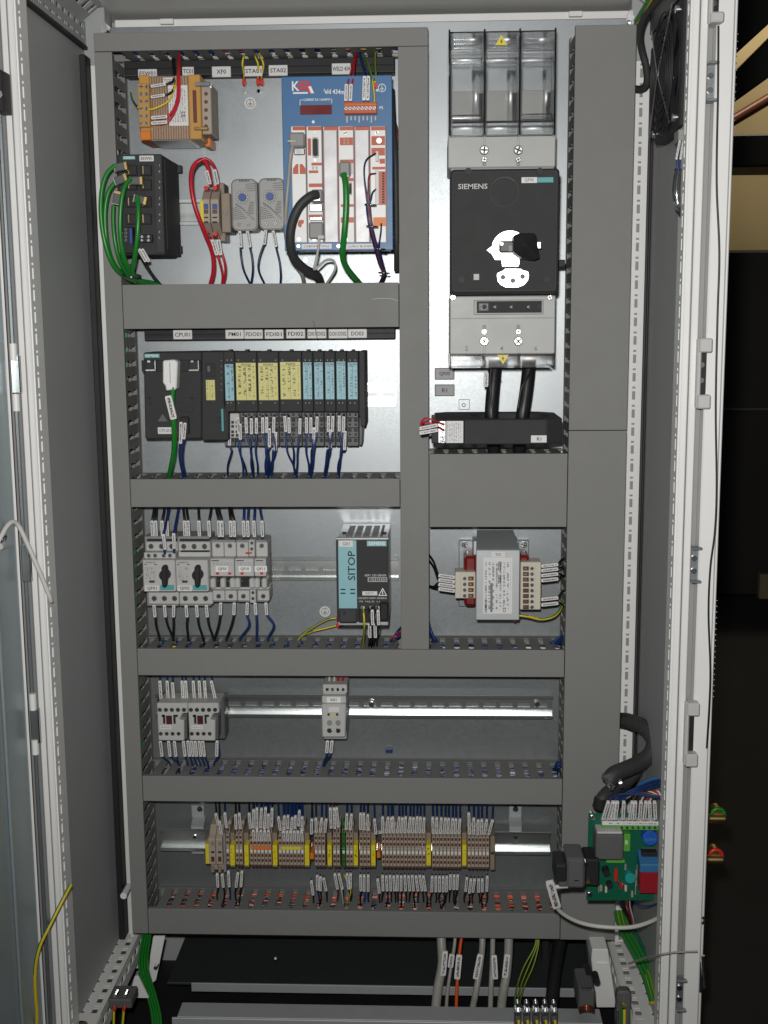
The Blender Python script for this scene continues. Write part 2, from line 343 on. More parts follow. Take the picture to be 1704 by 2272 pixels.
# screws share one mesh
_s = MB(); _s.cyl((0, 0, 0), (0, 1, 0), 1.0, 1.0, 14, 1.0); _s.cyl((0, -0.28, 0), (0, 1, 0), 0.8, 0.28, 14, 1.0); _s.cur = 1; _s.box(-0.75, 0.75, -0.33, -0.2, -0.16, 0.16); _s.box(-0.16, 0.16, -0.34, -0.2, -0.75, 0.75)
SCREW = _s.mesh('screw', ['steel', 'dark'], 0, 35)
_s = MB(); _s.cyl((0, 0, 0), (0, 1, 0), 1.0, 1.0, 14, 1.0); _s.cur = 1; _s.box(-0.85, 0.85, -0.06, 0.1, -0.2, 0.2)
SCREWS = _s.mesh('slot_screw', ['steel', 'dark'], 0, 35)
_s = MB(); _s.cyl((0, 0, 0), (0, 1, 0), 1.0, 1.0, 14, 1.0); _s.cur = 1; _s.box(-0.85, 0.85, -0.06, 0.1, -0.2, 0.2)
SCREWB = _s.mesh('black_screw', ['black', 'dark'], 0, 35)
def screw(parent, u, v, rpx, Y, slot=False, name='screw', me=None, rot=None):
    p = P(u, v, Y); r = PXW(rpx, Y); rot = random.uniform(0, 3) if rot is None else rot
    return put(name, me or (SCREWS if slot else SCREW), parent, mat4=Matrix.Translation(p) @ Matrix.Rotation(rot, 4, 'Y') @ Matrix.Diagonal((r, r*0.8, r, 1)))
NTH = ['first', 'second', 'third', 'fourth', 'fifth', 'sixth', 'seventh', 'eighth', 'ninth', 'tenth', 'eleventh', 'twelfth', 'thirteenth', 'fourteenth', 'fifteenth', 'sixteenth', 'seventeenth', 'eighteenth', 'nineteenth', 'twentieth'] + ['twenty-'+w for w in ('first', 'second', 'third', 'fourth', 'fifth', 'sixth', 'seventh', 'eighth', 'ninth')]
# wires
def smooth_path(pts, k=5):
    if len(pts) < 3:
        return pts
    q = [pts[0]*2-pts[1]] + pts + [pts[-1]*2-pts[-2]]; out = []
    for i in range(1, len(q)-2):
        a, b, c, d = q[i-1], q[i], q[i+1], q[i+2]
        for j in range(k):
            t = j/k; out.append(0.5*((2*b)+(c-a)*t+(2*a-5*b+4*c-d)*t*t+(3*b-3*c+d-a)*t**3))
    out.append(pts[-1]); return out
_s = MB(); _s.box(-0.5, 0.5, -0.5, 0.5, -0.5, 0.5)
SLEEVE = _s.mesh('marker_sleeve', 'sleeve', 0.08)
def sleeve(parent, a, b, wpx=7.0, th=0.004, me=None, name='marker_sleeve'):
    pa, pb = P(*a), P(*b); d = pa-pb; L = d.length; z = d.normalized(); y = Vector((0, 1, 0)); y = (y - z*y.dot(z)).normalized(); x = y.cross(z)
    if x.x < 0: x, y = -x, y
    w_ = PXW(wpx, a[2]); c = (pa+pb)/2
    R = Matrix(((x.x, y.x, z.x, c.x), (x.y, y.y, z.y, c.y), (x.z, y.z, z.z, c.z), (0, 0, 0, 1)))
    return put(name, me or SLEEVE, parent, mat4=R @ Matrix.Diagonal((w_, th, L, 1)))
def wire(label, group, pts, rpx, mat, sleeves=(), name='wire', cat='wire', wpx=7.0, k=5, n=7, parent=None, sth=0.004):
    path = smooth_path([P(*p) for p in pts], k); r = PXW(rpx, pts[0][2])
    o = MB().tube(path, r, n).build(name, mat, parent, 0, 60, label=label if parent is None else None, cat=cat if parent is None else None, group=group if parent is None else None)
    for s in sleeves: sleeve(o, s[0], s[1], s[2] if len(s) > 2 else wpx, sth)
    return o
# ================================================================ the setting behind the cabinet
YP = 0.080                                   # mounting plate
x0, x1, x2, x3, x4, x5 = -0.4393, -0.4153, -0.0450, -0.0056, 0.1812, 0.2592
h0, h0r, h1, h2, h3, h4, h5 = 1.6749, 1.6734, 1.6512, 1.3543, 1.2951, 1.0926, 1.0531
h4R, h5R, h6, h7, h8, h9, h10, h11 = 1.1260, 1.0250, 0.8532, 0.8138, 0.6661, 0.6275, 0.4639, 0.4242
XL, XR = -0.468, 0.291                       # inner faces of the side panels
ZF = 0.235                                   # workshop floor
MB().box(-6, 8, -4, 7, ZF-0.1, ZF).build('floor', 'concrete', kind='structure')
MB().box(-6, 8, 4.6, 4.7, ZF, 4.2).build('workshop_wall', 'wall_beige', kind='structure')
# dark machine and steelwork seen past the right edge
def bg(name, u0, v0, u1, v1, Y, th, mat, label, cat): return B(None, name, u0, v0, u1, v1, Y, Y+th, mat, 0.004, label=label, cat=cat)
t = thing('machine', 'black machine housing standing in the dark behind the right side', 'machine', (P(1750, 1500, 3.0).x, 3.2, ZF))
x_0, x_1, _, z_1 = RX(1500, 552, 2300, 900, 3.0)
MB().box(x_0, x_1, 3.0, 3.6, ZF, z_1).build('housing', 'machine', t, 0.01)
B(t, 'panel_edge', 1683, 1275, 1712, 1455, 2.96, 3.0, 'wall_beige', 0.004)
B(t, 'ledge', 1600, 905, 1720, 911, 2.97, 3.0, 'dkgrey', 0.002)
B(None, 'steel_girder', 1590, 293, 2100, 368, 3.6, 3.9, 'machine', 0.01, label='black horizontal girder across the beige wall at upper right', cat='girder')
def slanted(name, pts, Y, th, mat, label, cat, grp=None): return PG(None, name, pts, Y, Y+th, mat, 0.006, label=label, cat=cat, group=grp)
slanted('roof_beam', [(1590, 200), (1760, 30), (1760, 112), (1590, 262)], 3.3, 0.12, 'machine', 'dark upper sloping beam at top right behind the louvres', 'beam')
slanted('roof_beam', [(1600, 220), (1720, 141), (1720, 162), (1600, 248)], 3.2, 0.06, 'machine', 'thin dark sloping beam between two tan strips at top right', 'beam')
slanted('roof_beam', [(1590, 62), (1600, 0), (1720, -90), (1720, 40), (1600, 150)], 3.3, 0.1, 'machine', 'black sloping beam right under the shiny tan pipe', 'beam')
def rod(name, a, b, r, mat, label, cat):
    return MB().tube([P(*a), P(*b)], r, 14).build(name, mat, None, 0, 40, label=label, cat=cat)
rod('pipe', (1585, 292, 4.2), (1730, 205, 4.2), 0.026, 'beam_brown', 'dark red sloping pipe at upper right behind the louvres', 'pipe')
rod('pipe', (1600, 66, 4.2), (1720, -49, 4.2), 0.034, 'steelwork', 'shiny tan sloping pipe in the top right corner', 'pipe')
# ================================================================ the enclosure
cab = thing('cabinet', 'open light grey control cabinet with perforated frame and galvanised back plate', 'cabinet', (-0.09, 0.0, ZF))
def cb(name, mat, *bx, bev=0.001, parent=cab):
    m = MB()
    for b in bx: m.box(*b)
    return m.build(name, mat, parent, bev)
ZR = 1.722                                    # underside of the roof
cb('mounting_plate', 'zinc', (-0.452, 0.279, YP, YP+0.003, 0.395, 1.700), bev=0.0008)
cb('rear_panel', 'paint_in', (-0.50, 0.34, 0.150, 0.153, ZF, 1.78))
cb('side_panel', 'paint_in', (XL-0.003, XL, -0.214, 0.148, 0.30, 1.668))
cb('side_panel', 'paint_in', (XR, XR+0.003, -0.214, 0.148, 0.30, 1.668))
cb('outer_panel', 'paint', (0.328, 0.332, -0.222, 0.149, 0.29, 1.76))
cb('outer_panel', 'paint', (-0.512, -0.508, -0.222, 0.149, 0.29, 1.76))
cb('roof_panel', 'paint', (-0.50, 0.325, -0.30, 0.148, ZR, ZR+0.004))
# rear top rail: light strip above the ducts with tabs
rr = cb('rear_top_rail', 'paint', (-0.432, 0.262, 0.084, 0.100, 1.647, 1.7105))
for u, v in ((369, 47), (1278, 30)):
    B(rr, 'tab', u-15, v-6, u+15, v+6, 0.076, 0.084, 'paint', 0.0006)
for u0_, u1_ in ((953, 965), (988, 996), (1234, 1242), (1261, 1268)):
    B(rr, 'slot_edge', u0_, 71, u1_, 87, 0.0825, 0.084, 'steel', 0.0003)
for u in (975, 1251): CY(rr, 'hole_rim', u, 80, 4, 0.0828, 0.002, 'dkgrey')
for u, v in ((377, 70), (1268, 53)): MB().ring(P(u, v, 0.083), (0, 1, 0), PXW(6, 0.083), 0.0007, 14).build('embossed_ring', 'midgrey', rr, 0, 60)
# perforated strips: margins, cross bars and real gaps
def perf(name, org, ea, eb, en, wid, ln, th, rows, pitch, mat, parent, start=0.0):
    """plate at org, width along ea, length along eb, thickness along en; rows = [(a0,a1,hole length,offset)]"""
    m = MB(); org, ea, eb, en = Vector(org), Vector(ea), Vector(eb), Vector(en)
    def bx(a0, a1, b0, b1):
        if a1-a0 < 1e-5 or b1-b0 < 1e-5: return
        pts = [org+ea*a+eb*b+en*n for n in (0, th) for a, b in ((a0, b0), (a1, b0), (a1, b1), (a0, b1))]
        fs = [(0, 3, 2, 1), (4, 5, 6, 7), (0, 1, 5, 4), (1, 2, 6, 5), (2, 3, 7, 6), (3, 0, 4, 7)]
        if ea.cross(eb).dot(en) < 0: fs = [f[::-1] for f in fs]
        m.add(pts, fs)
    edges = [0.0]
    for r in rows: edges += [r[0], r[1]]
    edges.append(wid)
    for i in range(0, len(edges), 2): bx(edges[i], edges[i+1], 0, ln)
    for (a0, a1, holes) in rows:
        b = 0.0; k = 0; cuts = []
        pos = start
        while pos < ln:
            for off, hl in holes: cuts.append((pos+off, pos+off+hl))
            pos += pitch
        cuts = sorted(c for c in cuts if c[1] < ln and c[0] > 0)
        for c0, c1 in cuts: bx(a0, a1, b, c0); b = c1
        bx(a0, a1, b, ln)
    return m.build(name, mat, parent)
X_, Y_, Z_ = Vector((1, 0, 0)), Vector((0, 1, 0)), Vector((0, 0, 1))
PITCH_HOLES = [(0.004, 0.0115), (0.0192, 0.0026)]
# rear uprights
ur = perf('rear_upright', (0.2655, 0.056, 0.34), X_, Z_, Y_, 0.0212, 1.300, 0.0015, [(0.0085, 0.0127, PITCH_HOLES)], 0.025, 'paint', cab)
cb('backing', 'midgrey', (0.268, 0.286, 0.059, 0.0605, 0.34, 1.64), parent=ur)
cb('gap_shadow', 'dark', (0.2872, 0.2908, 0.040, 0.062, 0.34, 1.655), parent=ur)  # dark strip standing in for the shaded gap between upright and wall
cb('side_flange', 'paint', (0.2630, 0.2645, 0.050, 0.078, 0.34, 1.64), parent=ur)
ul = cb('rear_upright', 'paint', (-0.4585, -0.4465, 0.050, 0.0515, 0.34, 1.645))
cb('gap_shadow', 'dark', (-0.4675, -0.4592, 0.030, 0.060, 0.34, 1.655), parent=ul)  # shade of the left wall gap, put in as a dark strip
# top depth rails
for sgn, xw, nm in ((1, XL, 'l'), (-1, XR, 'r')):
    zb = 1.6715
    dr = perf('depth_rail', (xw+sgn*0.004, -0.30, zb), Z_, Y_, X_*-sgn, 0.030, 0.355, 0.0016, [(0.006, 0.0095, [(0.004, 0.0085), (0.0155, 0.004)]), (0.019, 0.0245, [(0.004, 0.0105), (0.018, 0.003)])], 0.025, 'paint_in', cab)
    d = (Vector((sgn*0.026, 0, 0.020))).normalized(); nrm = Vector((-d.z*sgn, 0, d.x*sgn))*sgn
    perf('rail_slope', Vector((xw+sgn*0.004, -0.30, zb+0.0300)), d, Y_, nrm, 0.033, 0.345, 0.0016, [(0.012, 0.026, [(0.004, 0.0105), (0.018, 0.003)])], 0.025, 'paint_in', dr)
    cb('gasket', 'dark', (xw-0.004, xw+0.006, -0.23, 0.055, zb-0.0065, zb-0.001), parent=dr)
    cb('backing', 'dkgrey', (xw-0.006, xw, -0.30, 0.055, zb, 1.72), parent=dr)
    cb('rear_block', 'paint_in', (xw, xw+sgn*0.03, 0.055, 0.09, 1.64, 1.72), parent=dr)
for u, v in ((231, 64), (1400, 38)):
    t = thing_at('bolt', 'shiny bolt clamping the %s rear corner at the roof' % ('left' if u < 800 else 'right'), 'bolt', u, v, 0.04)
    CY(t, 'washer', u, v+8, 8, 0.042, 0.003, 'steel'); CY(t, 'head', u, v, 8, 0.030, 0.012, 'steel', 6); CY(t, 'shank', u, v-10, 5, 0.034, 0.02, 'steel')
# bottom depth rails
ZB = P(289, 2070, 0.05).z
blx = P(262, 2064, 0.05).x
bl = perf('depth_rail', (blx, -0.24, ZB), X_, Y_, -Z_, 0.034, 0.30, 0.0016, [(0.006, 0.009, [(0.004, 0.0075), (0.0165, 0.003)]), (0.019, 0.0265, [(0.004, 0.0115), (0.0185, 0.0028)])], 0.025, 'paint', cab)
cb('rail_core', 'dkgrey', (blx+0.002, blx+0.032, -0.24, 0.06, ZB-0.03, ZB-0.006), parent=bl)
perf('inner_face', (blx+0.0345, -0.24, ZB-0.034), Z_, Y_, -X_, 0.034, 0.30, 0.0016, [(0.016, 0.026, [(0.004, 0.0115), (0.0185, 0.0028)])], 0.025, 'paint', bl)
cb('corner_block', 'paint', (blx-0.004, blx+0.034, -0.31, -0.165, ZF+0.02, ZB+0.004), parent=bl, bev=0.002)
MB().cyl((blx+0.015, -0.195, ZB+0.0032), (0, 0, 1), 0.0095, 0.0015, 18).build('corner_hole', 'dark', bl)
MB().cyl((blx+0.019, -0.195, ZB+0.0045), (0, 0, 1), 0.0055, 0.0008, 14).build('corner_plug', 'brass', bl)
brx = P(1358, 2116, 0.02).x
brz = P(1385, 2116, 0.02).z
br = perf('depth_rail', (brx, -0.24, brz), X_, Y_, -Z_, 0.040, 0.30, 0.0016, [(0.008, 0.0165, [(0.004, 0.0115), (0.0185, 0.0028)]), (0.030, 0.0335, [(0.004, 0.0075), (0.0165, 0.003)])], 0.025, 'paint', cab)
cb('rail_core', 'midgrey', (brx+0.002, brx+0.038, -0.24, 0.06, brz-0.03, brz-0.006), parent=br)
perf('inner_face', (brx-0.002, -0.24, brz-0.034), Z_, Y_, X_, 0.034, 0.30, 0.0016, [(0.016, 0.026, [(0.004, 0.0115), (0.0185, 0.0028)])], 0.025, 'paint', br)
cb('corner_block', 'paint', (brx+0.004, brx+0.044, -0.31, -0.150, ZF+0.02, brz+0.003), parent=br, bev=0.002)
MB().cyl((brx+0.028, -0.18, brz+0.0022), (0, 0, 1), 0.0095, 0.0015, 18).build('corner_hole', 'dark', br)
MB().cyl((brx+0.031, -0.18, brz+0.0036), (0, 0, 1), 0.006, 0.0008, 14).build('corner_plug', 'brass', br)
# front uprights
YU = -0.235
xa = P(67, 700, YU).x; xb = P(36, 700, YU).x
fl_ = cb('front_upright', 'paint', (xb, (xa+xb)/2-0.0012, YU, -0.19, ZF+0.03, 1.80), ((xa+xb)/2+0.0008, xa, YU-0.0025, -0.19, ZF+0.03, 1.80), bev=0.0015)
cb('groove', 'dkgrey', ((xa+xb)/2-0.003, (xa+xb)/2+0.003, YU+0.003, -0.2, ZF+0.03, 1.80), parent=fl_)
perf('perforated_flange', (xa, YU+0.001, ZF+0.04), Y_, Z_, X_, 0.023, 1.52, 0.0018, [(0.008, 0.0135, [(0.004, 0.0125), (0.0195, 0.003)])], 0.025, 'paint', fl_)
cb('flange_backing', 'midgrey', (xa-0.006, xa-0.001, YU+0.004, -0.2125, ZF+0.04, 1.76), parent=fl_)
cb('hinge_strip', 'zinc', (P(21, 700, YU-0.01).x, P(30, 700, YU-0.01).x, YU-0.012, YU+0.02, ZF+0.03, 1.80), parent=fl_)
cb('gasket_strip', 'midgrey', (P(13.5, 700, YU-0.01).x, P(18.5, 700, YU-0.01).x, YU-0.010, YU+0.02, ZF+0.03, 1.80), parent=fl_)
cb('inner_web', 'midgrey', (P(30, 700, YU).x, xb+0.001, YU+0.012, -0.19, ZF+0.03, 1.80), parent=fl_)
for v0_, v1_, u in ((762, 800, 27), (874, 912, 33), (1538, 1574, 67), (1640, 1672, 76)):
    p, q = P(27, v0_, YU-0.012), P(27, v1_, YU-0.012); xx = P(27, 700, YU-0.01).x
    h = MB().cyl((xx, YU-0.013, q.z), (0, 0, 1), 0.0042, p.z-q.z, 14).build('hinge_knuckle', 'paint', fl_, 0, 40)
for v in (830, 1250, 1610):
    p = P(27, v, YU-0.012); xx = P(28, 700, YU-0.01).x
    s_ = cb('hinge_plate', 'steel', (xx-0.0045, xx+0.006, YU-0.0145, YU-0.008, p.z-0.022, p.z+0.022), parent=fl_)
p = P(2, 205, YU-0.02)
lk = cb('lock_catch', 'black', (p.x-0.012, p.x+0.006, YU-0.03, YU-0.005, p.z-0.022, p.z+0.022), parent=fl_)
MB().cyl((p.x+0.001, YU-0.032, p.z-0.004), (0, 1, 0), 0.0045, 0.004, 14).build('catch_screw', 'steel', lk, 0, 40)
yr = -0.235
ra, rb_, rc, rd, re_ = [P(u, 520, yr).x for u in (1521, 1556, 1574, 1590, 1612.5)]
fr_ = cb('front_upright', 'paint', (ra, (ra+rb_)/2-0.0006, yr, -0.19, ZF+0.03, 1.80), ((ra+rb_)/2+0.0006, rb_, yr-0.002, -0.19, ZF+0.03, 1.80), bev=0.0012)
cb('groove', 'dkgrey', (ra+0.004, rb_-0.004, yr+0.003, -0.2, ZF+0.03, 1.80), parent=fr_)
cb('recess', 'midgrey', (rb_, rc, yr+0.013, -0.19, ZF+0.03, 1.80), parent=fr_)
cb('outer_profile', 'paint', (rc, re_, yr-0.002, -0.19, ZF+0.03, 1.80), bev=0.0015, parent=fr_)
perf('perforated_flange', (ra, yr+0.001, ZF+0.04), Y_, Z_, -X_, 0.020, 1.52, 0.0018, [(0.008, 0.0125, [(0.004, 0.0125), (0.0195, 0.003)])], 0.025, 'paint', fr_)
cb('flange_backing', 'midgrey', (ra+0.001, ra+0.006, yr+0.004, -0.2145, ZF+0.04, 1.76), parent=fr_)
# lock-rod guides and strike plates on the right upright
def lockrod(v0_, v1_):
    z0_, z1_ = P(1565, v1_, yr).z, P(1565, v0_, yr).z; xm = (rb_+rc)/2
    g = cb('rod_guide', 'ltgrey', (rb_-0.001, rc+0.0045, yr-0.016, yr+0.012, z1_-(z1_-z0_)*0.2, z1_), (rb_-0.001, rc+0.0045, yr-0.016, yr+0.012, z0_, z0_+(z1_-z0_)*0.2), (rb_-0.002, rb_+0.0025, yr-0.012, yr+0.012, z0_, z1_), parent=fr_, bev=0.0015)
    cb('rod_recess', 'black', (rb_+0.0025, rc+0.001, yr-0.004, yr+0.011, z0_+(z1_-z0_)*0.2, z1_-(z1_-z0_)*0.2), parent=g)
    for f in (0.4, 0.62): MB().cyl((xm, yr-0.0055, z0_+(z1_-z0_)*f), (0, 1, 0), 0.003, 0.003, 12).build('rivet', 'steel', g, 0, 40)
lockrod(750, 905); lockrod(1552, 1692); lockrod(-60, 57)
def strike(v):
    z_ = P(1570, v, yr).z
    s_ = cb('strike_plate', 'zinc', (rb_+0.0004, rc+0.002, yr+0.002, yr+0.006, z_-0.021, z_+0.021), (rb_+0.0004, rc+0.003, yr-0.008, yr+0.003, z_+0.018, z_+0.021), (rb_+0.0004, rc+0.003, yr-0.008, yr+0.003, z_-0.021, z_-0.018), parent=fr_, bev=0.0008)
    for dz in (-0.008, 0.007): MB().cyl(((rb_+rc)/2, yr-0.0005, z_+dz), (0, 1, 0), 0.0033, 0.004, 14).build('strike_screw', 'steel', s_, 0, 40)
strike(183); strike(1252); strike(2205)
# louvred cowls on the outside of the right panel
def cowl(v0_, v1_, n, label, pl=0.0):
    xo = 0.3325; yt = -0.175; z1_ = P(1625, v0_, yt).z; z0_ = P(1625, v1_, yt).z
    t = thing('louvre_cowl', label, 'louvre', (xo, -0.09, z0_), 'louvred cowls on the right side panel')
    xt = P(1620, (v0_+v1_)/2, yt).x - pl
    cb('frame', 'white', (xo, xt-0.002, yt+0.004, -0.02, z0_-0.004, z1_+0.004), parent=t)
    h = (z1_-z0_)/n
    for i in range(n):
        z = z0_+h*i
        MB().add([(xt-0.0022, yt, z), (xt+0.0075, yt, z+0.001), (xt-0.0022, yt, z+h*0.92), (xt-0.0022, -0.02, z), (xt+0.0075, -0.02, z+0.001), (xt-0.0022, -0.02, z+h*0.92)],
                 [(0, 1, 2), (3, 5, 4), (0, 3, 4, 1), (1, 4, 5, 2), (2, 5, 3, 0)]).build('louvre_slat', 'white', t)
    cb('lower_lip', 'white', (xt-0.003, xt+0.004, yt-0.001, -0.02, z0_-0.017, z0_-0.001), parent=t)
    return t
cowl(62, 285, 14, 'white louvred cowl outside the right panel, level with the fan')
cowl(1322, 1548, 18, 'white louvred cowl outside the right panel, at mid height', 0.0245)
# fan with its ring guard on the inner right wall
fz1, fz0 = P(1478, 42, -0.1).z, P(1478, 312, -0.1).z; fy0, fy1 = -0.205, -0.058; fzc = (fz0+fz1)/2; fyc = (fy0+fy1)/2
t = thing('fan', 'black square fan with ring finger guard on the right inner wall', 'fan', (XR, fyc, fz0))
cb('frame', 'black', (XR-0.016, XR, fy0, fy1, fz0, fz1), parent=t, bev=0.002)
MB().cyl((XR-0.0165, fyc, fzc), (1, 0, 0), 0.070, 0.002, 30).build('opening', 'dark', t)
MB().cyl((XR-0.022, fyc, fzc), (1, 0, 0), 0.026, 0.007, 24).build('hub', 'black', t, 0.001, 40)
for k in range(7):
    a = k*2*math.pi/7; m = MB(); c, s = math.cos(a), math.sin(a)
    m.add([(XR-0.019, fyc+c*0.026-s*0.008, fzc+s*0.026+c*0.008), (XR-0.0175, fyc+c*0.026+s*0.008, fzc+s*0.026-c*0.008), (XR-0.0175, fyc+c*0.066+s*0.016, fzc+s*0.066-c*0.016), (XR-0.020, fyc+c*0.066-s*0.010, fzc+s*0.066+c*0.010)], [(0, 1, 2, 3)])
    m.build('blade', 'black', t)
for R_ in (0.030, 0.040, 0.050, 0.060, 0.068): MB().ring((XR-0.0235, fyc, fzc), (1, 0, 0), R_, 0.0010, 40, 6).build('guard_ring', 'black', t, 0, 60)
for a in (0.78, 2.35):
    c, s = math.cos(a), math.sin(a); MB().tube([(XR-0.0245, fyc-c*0.09, fzc-s*0.09), (XR-0.0275, fyc, fzc), (XR-0.0245, fyc+c*0.09, fzc+s*0.09)], 0.0012, 6).build('guard_spoke', 'steel', t, 0, 60)
for a, b in ((fy0+0.012, fz0+0.012), (fy0+0.012, fz1-0.012), (fy1-0.012, fz0+0.012), (fy1-0.012, fz1-0.012)): MB().cyl((XR-0.021, a, b), (1, 0, 0), 0.0045, 0.005, 12).build('guard_screw', 'steel', t, 0, 40)
# floor of the cabinet
zfp = P(800, 2186, 0.012).z
fp = cb('floor_panel', 'floorplate', (P(370, 2186, 0.012).x, P(1335, 2186, 0.012).x, 0.012, 0.145, zfp-0.004, zfp))
# earth bar near the front edge
ebz = P(850, 2235, -0.10).z
eb = thing('earth_bar', 'flat zinc earth bar lying along the bottom front of the cabinet', 'bar', (-0.06, -0.10, ebz))
MB().box(P(405, 2238, -0.10).x, P(1330, 2238, -0.10).x, -0.135, -0.100, ebz-0.003, ebz+0.003).build('bar', 'zinc_bright', eb, 0.0008)
MB().box(P(395, 2238, -0.10).x, P(1330, 2238, -0.10).x, -0.139, -0.1355, ebz-0.020, ebz+0.0035).build('front_lip', 'zinc_bright', eb, 0.0008)
# open door at the far left, seen edge-on
hx, hy = P(12, 700, YU-0.01).x, YU-0.014
ang = math.radians(262)                     # leaf direction in plan
dvec = Vector((math.cos(ang), math.sin(ang), 0)); nvec = Vector((-dvec.y, dvec.x, 0))
BOXF = [(0, 1, 2, 3), (7, 6, 5, 4), (0, 4, 5, 1), (1, 5, 6, 2), (2, 6, 7, 3), (3, 7, 4, 0)]
def leaf(name, a0, a1, n0, n1, z0_, z1_, mat, parent, bev=0.0008):
    o = Vector((hx, hy, 0)); pts = [o+dvec*a+nvec*n+Z_*z for z in (z1_, z0_) for a, n in ((a0, n0), (a0, n1), (a1, n1), (a1, n0))]
    m = MB().add(pts, BOXF); ob = m.build(name, mat, parent, bev); return ob
dr_ = leaf('door', 0.002, 0.62, -0.0015, 0.0, ZF+0.06, 1.79, 'zinc_door', cab)
leaf('door_rim', 0.002, 0.62, -0.018, -0.0155, ZF+0.06, 1.79, 'paint', dr_)
leaf('door_edge', 0.0, 0.0018, -0.018, 0.002, ZF+0.06, 1.79, 'paint', dr_)
for a in (0.055, 0.13): leaf('door_fold', a, a+0.004, 0.0005, 0.004, ZF+0.06, 1.79, 'zinc_door', dr_)
# ================================================================ cable ducts with slotted walls
def finger_mesh(axis):
    w2, yr_, yf_, ym = 0.0062, 0.066, 0.0075, 0.040
    poly = [(-w2, yr_), (-w2, ym+0.0035), (-w2-0.0019, ym+0.002), (-w2-0.0019, ym-0.001), (-w2, ym-0.0025), (-w2, 0.014), (-w2-0.0019, 0.0105), (-w2-0.0019, yf_),
            (w2+0.0019, yf_), (w2+0.0019, 0.0105), (w2, 0.014), (w2, ym-0.0025), (w2+0.0019, ym-0.001), (w2+0.0019, ym+0.002), (w2, ym+0.0035), (w2, yr_)]
    n = len(poly); th = 0.0008; m = MB()
    if axis == 'X': vs = [(a, y, -th) for a, y in poly] + [(a, y, th) for a, y in poly]
    else: vs = [(-th, y, a) for a, y in poly] + [(th, y, a) for a, y in poly]
    m.add(vs, [tuple(range(n)), tuple(range(2*n-1, n-1, -1))] + [((i+1) % n, i, n+i, n+(i+1) % n) for i in range(n)])
    me = m.mesh('finger', 'duct'); bm = bmesh.new(); bm.from_mesh(me); bmesh.ops.recalc_face_normals(bm, faces=bm.faces); bm.to_mesh(me); bm.free(); return me
FING = {'X': finger_mesh('X'), 'Z': finger_mesh('Z')}
def duct(label, xa_, xb_, za_, zb_, sides, along, seams=(), lift=0.0):
    """lid, back strip and slotted walls; sides = which walls show their fingers"""
    t = thing('cable_duct', label, 'cable duct', ((xa_+xb_)/2, YP, za_), 'grey slotted cable ducts')
    g = 0.0004; cuts = sorted([za_] + list(seams) + [zb_])
    for a, b in zip(cuts[:-1], cuts[1:]):
        MB().box(xa_+g, xb_-g, -lift, 0.0075, a+(0.0004 if a in seams else g), b-(0.0004 if b in seams else g)).build('lid', 'duct', t, 0.0009, seg=2)
    MB().box(xa_+0.001, xb_-0.001, YP-0.0022, YP-0.0004, za_+0.001, zb_-0.001).build('back', 'duct', t)
    ins = 0.0022
    for sd in ('top', 'bottom', 'left', 'right'):
        if along == 'X' and sd in ('left', 'right') or along == 'Z' and sd in ('top', 'bottom'): continue
        show = sd in sides
        a = 0.0665 if show else 0.0085
        m = MB()
        if sd == 'top': m.box(xa_, xb_, a, YP-0.0024, zb_-ins-0.0008, zb_-ins+0.0008)
        if sd == 'bottom': m.box(xa_, xb_, a, YP-0.0024, za_+ins-0.0008, za_+ins+0.0008)
        if sd == 'left': m.box(xa_+ins-0.0008, xa_+ins+0.0008, a, YP-0.0024, za_, zb_)
        if sd == 'right': m.box(xb_-ins-0.0008, xb_-ins+0.0008, a, YP-0.0024, za_, zb_)
        m.build('side_wall', 'duct', t)
        if not show: continue
        lo, hi = (xa_, xb_) if along == 'X' else (za_, zb_)
        lo, hi = sides[sd] if isinstance(sides, dict) and sides[sd] else (lo, hi)
        n = int((hi-lo)/0.020); st = lo + ((hi-lo)-n*0.020)/2 + 0.010
        for i in range(n):
            c = st + i*0.020
            if along == 'X': loc = (c, 0, zb_-ins if sd == 'top' else za_+ins)
            else: loc = (xa_+ins if sd == 'left' else xb_-ins, 0, c)
            put('finger', FING[along], t, loc)
    return t
ztop = P(1300, 955, 0).z
duct('narrow grey duct along the top, above transformer and blue welding controller', x0, x3, h1, h0, {'bottom': (x1, x2)}, 'X')
duct('narrow grey vertical duct down the left edge, green cables showing in its slots', x0, x1, h11, h1, {'right': None}, 'Z')
duct('grey vertical duct in the middle, between PLC row and main breaker', x2, x3, h6, h1, {}, 'Z', (), 0.0012)
duct('widest grey vertical duct on the right, beside the main breaker', x4, x5, h11, h0r, {'left': None}, 'Z', (ztop,), 0.0012)
duct('tall grey horizontal duct directly below the welding controller', x1, x2, h3, h2, {}, 'X')
duct('grey horizontal duct directly below the PLC modules', x1, x2, h5, h4, {'top': None}, 'X')
duct('tallest grey horizontal duct, between ring current transformer and small transformer', x3, x4, h5R, h4R, {'top': None}, 'X')
duct('grey horizontal duct below circuit breakers and power supply', x1, x4, h7, h6, {'top': None}, 'X')
duct('grey horizontal duct between contactor row and terminal row', x1, x4, h9, h8, {'top': None}, 'X')
duct('lowest grey horizontal duct, below the beige terminals', x1, x4, h11, h10, {'top': None}, 'X')
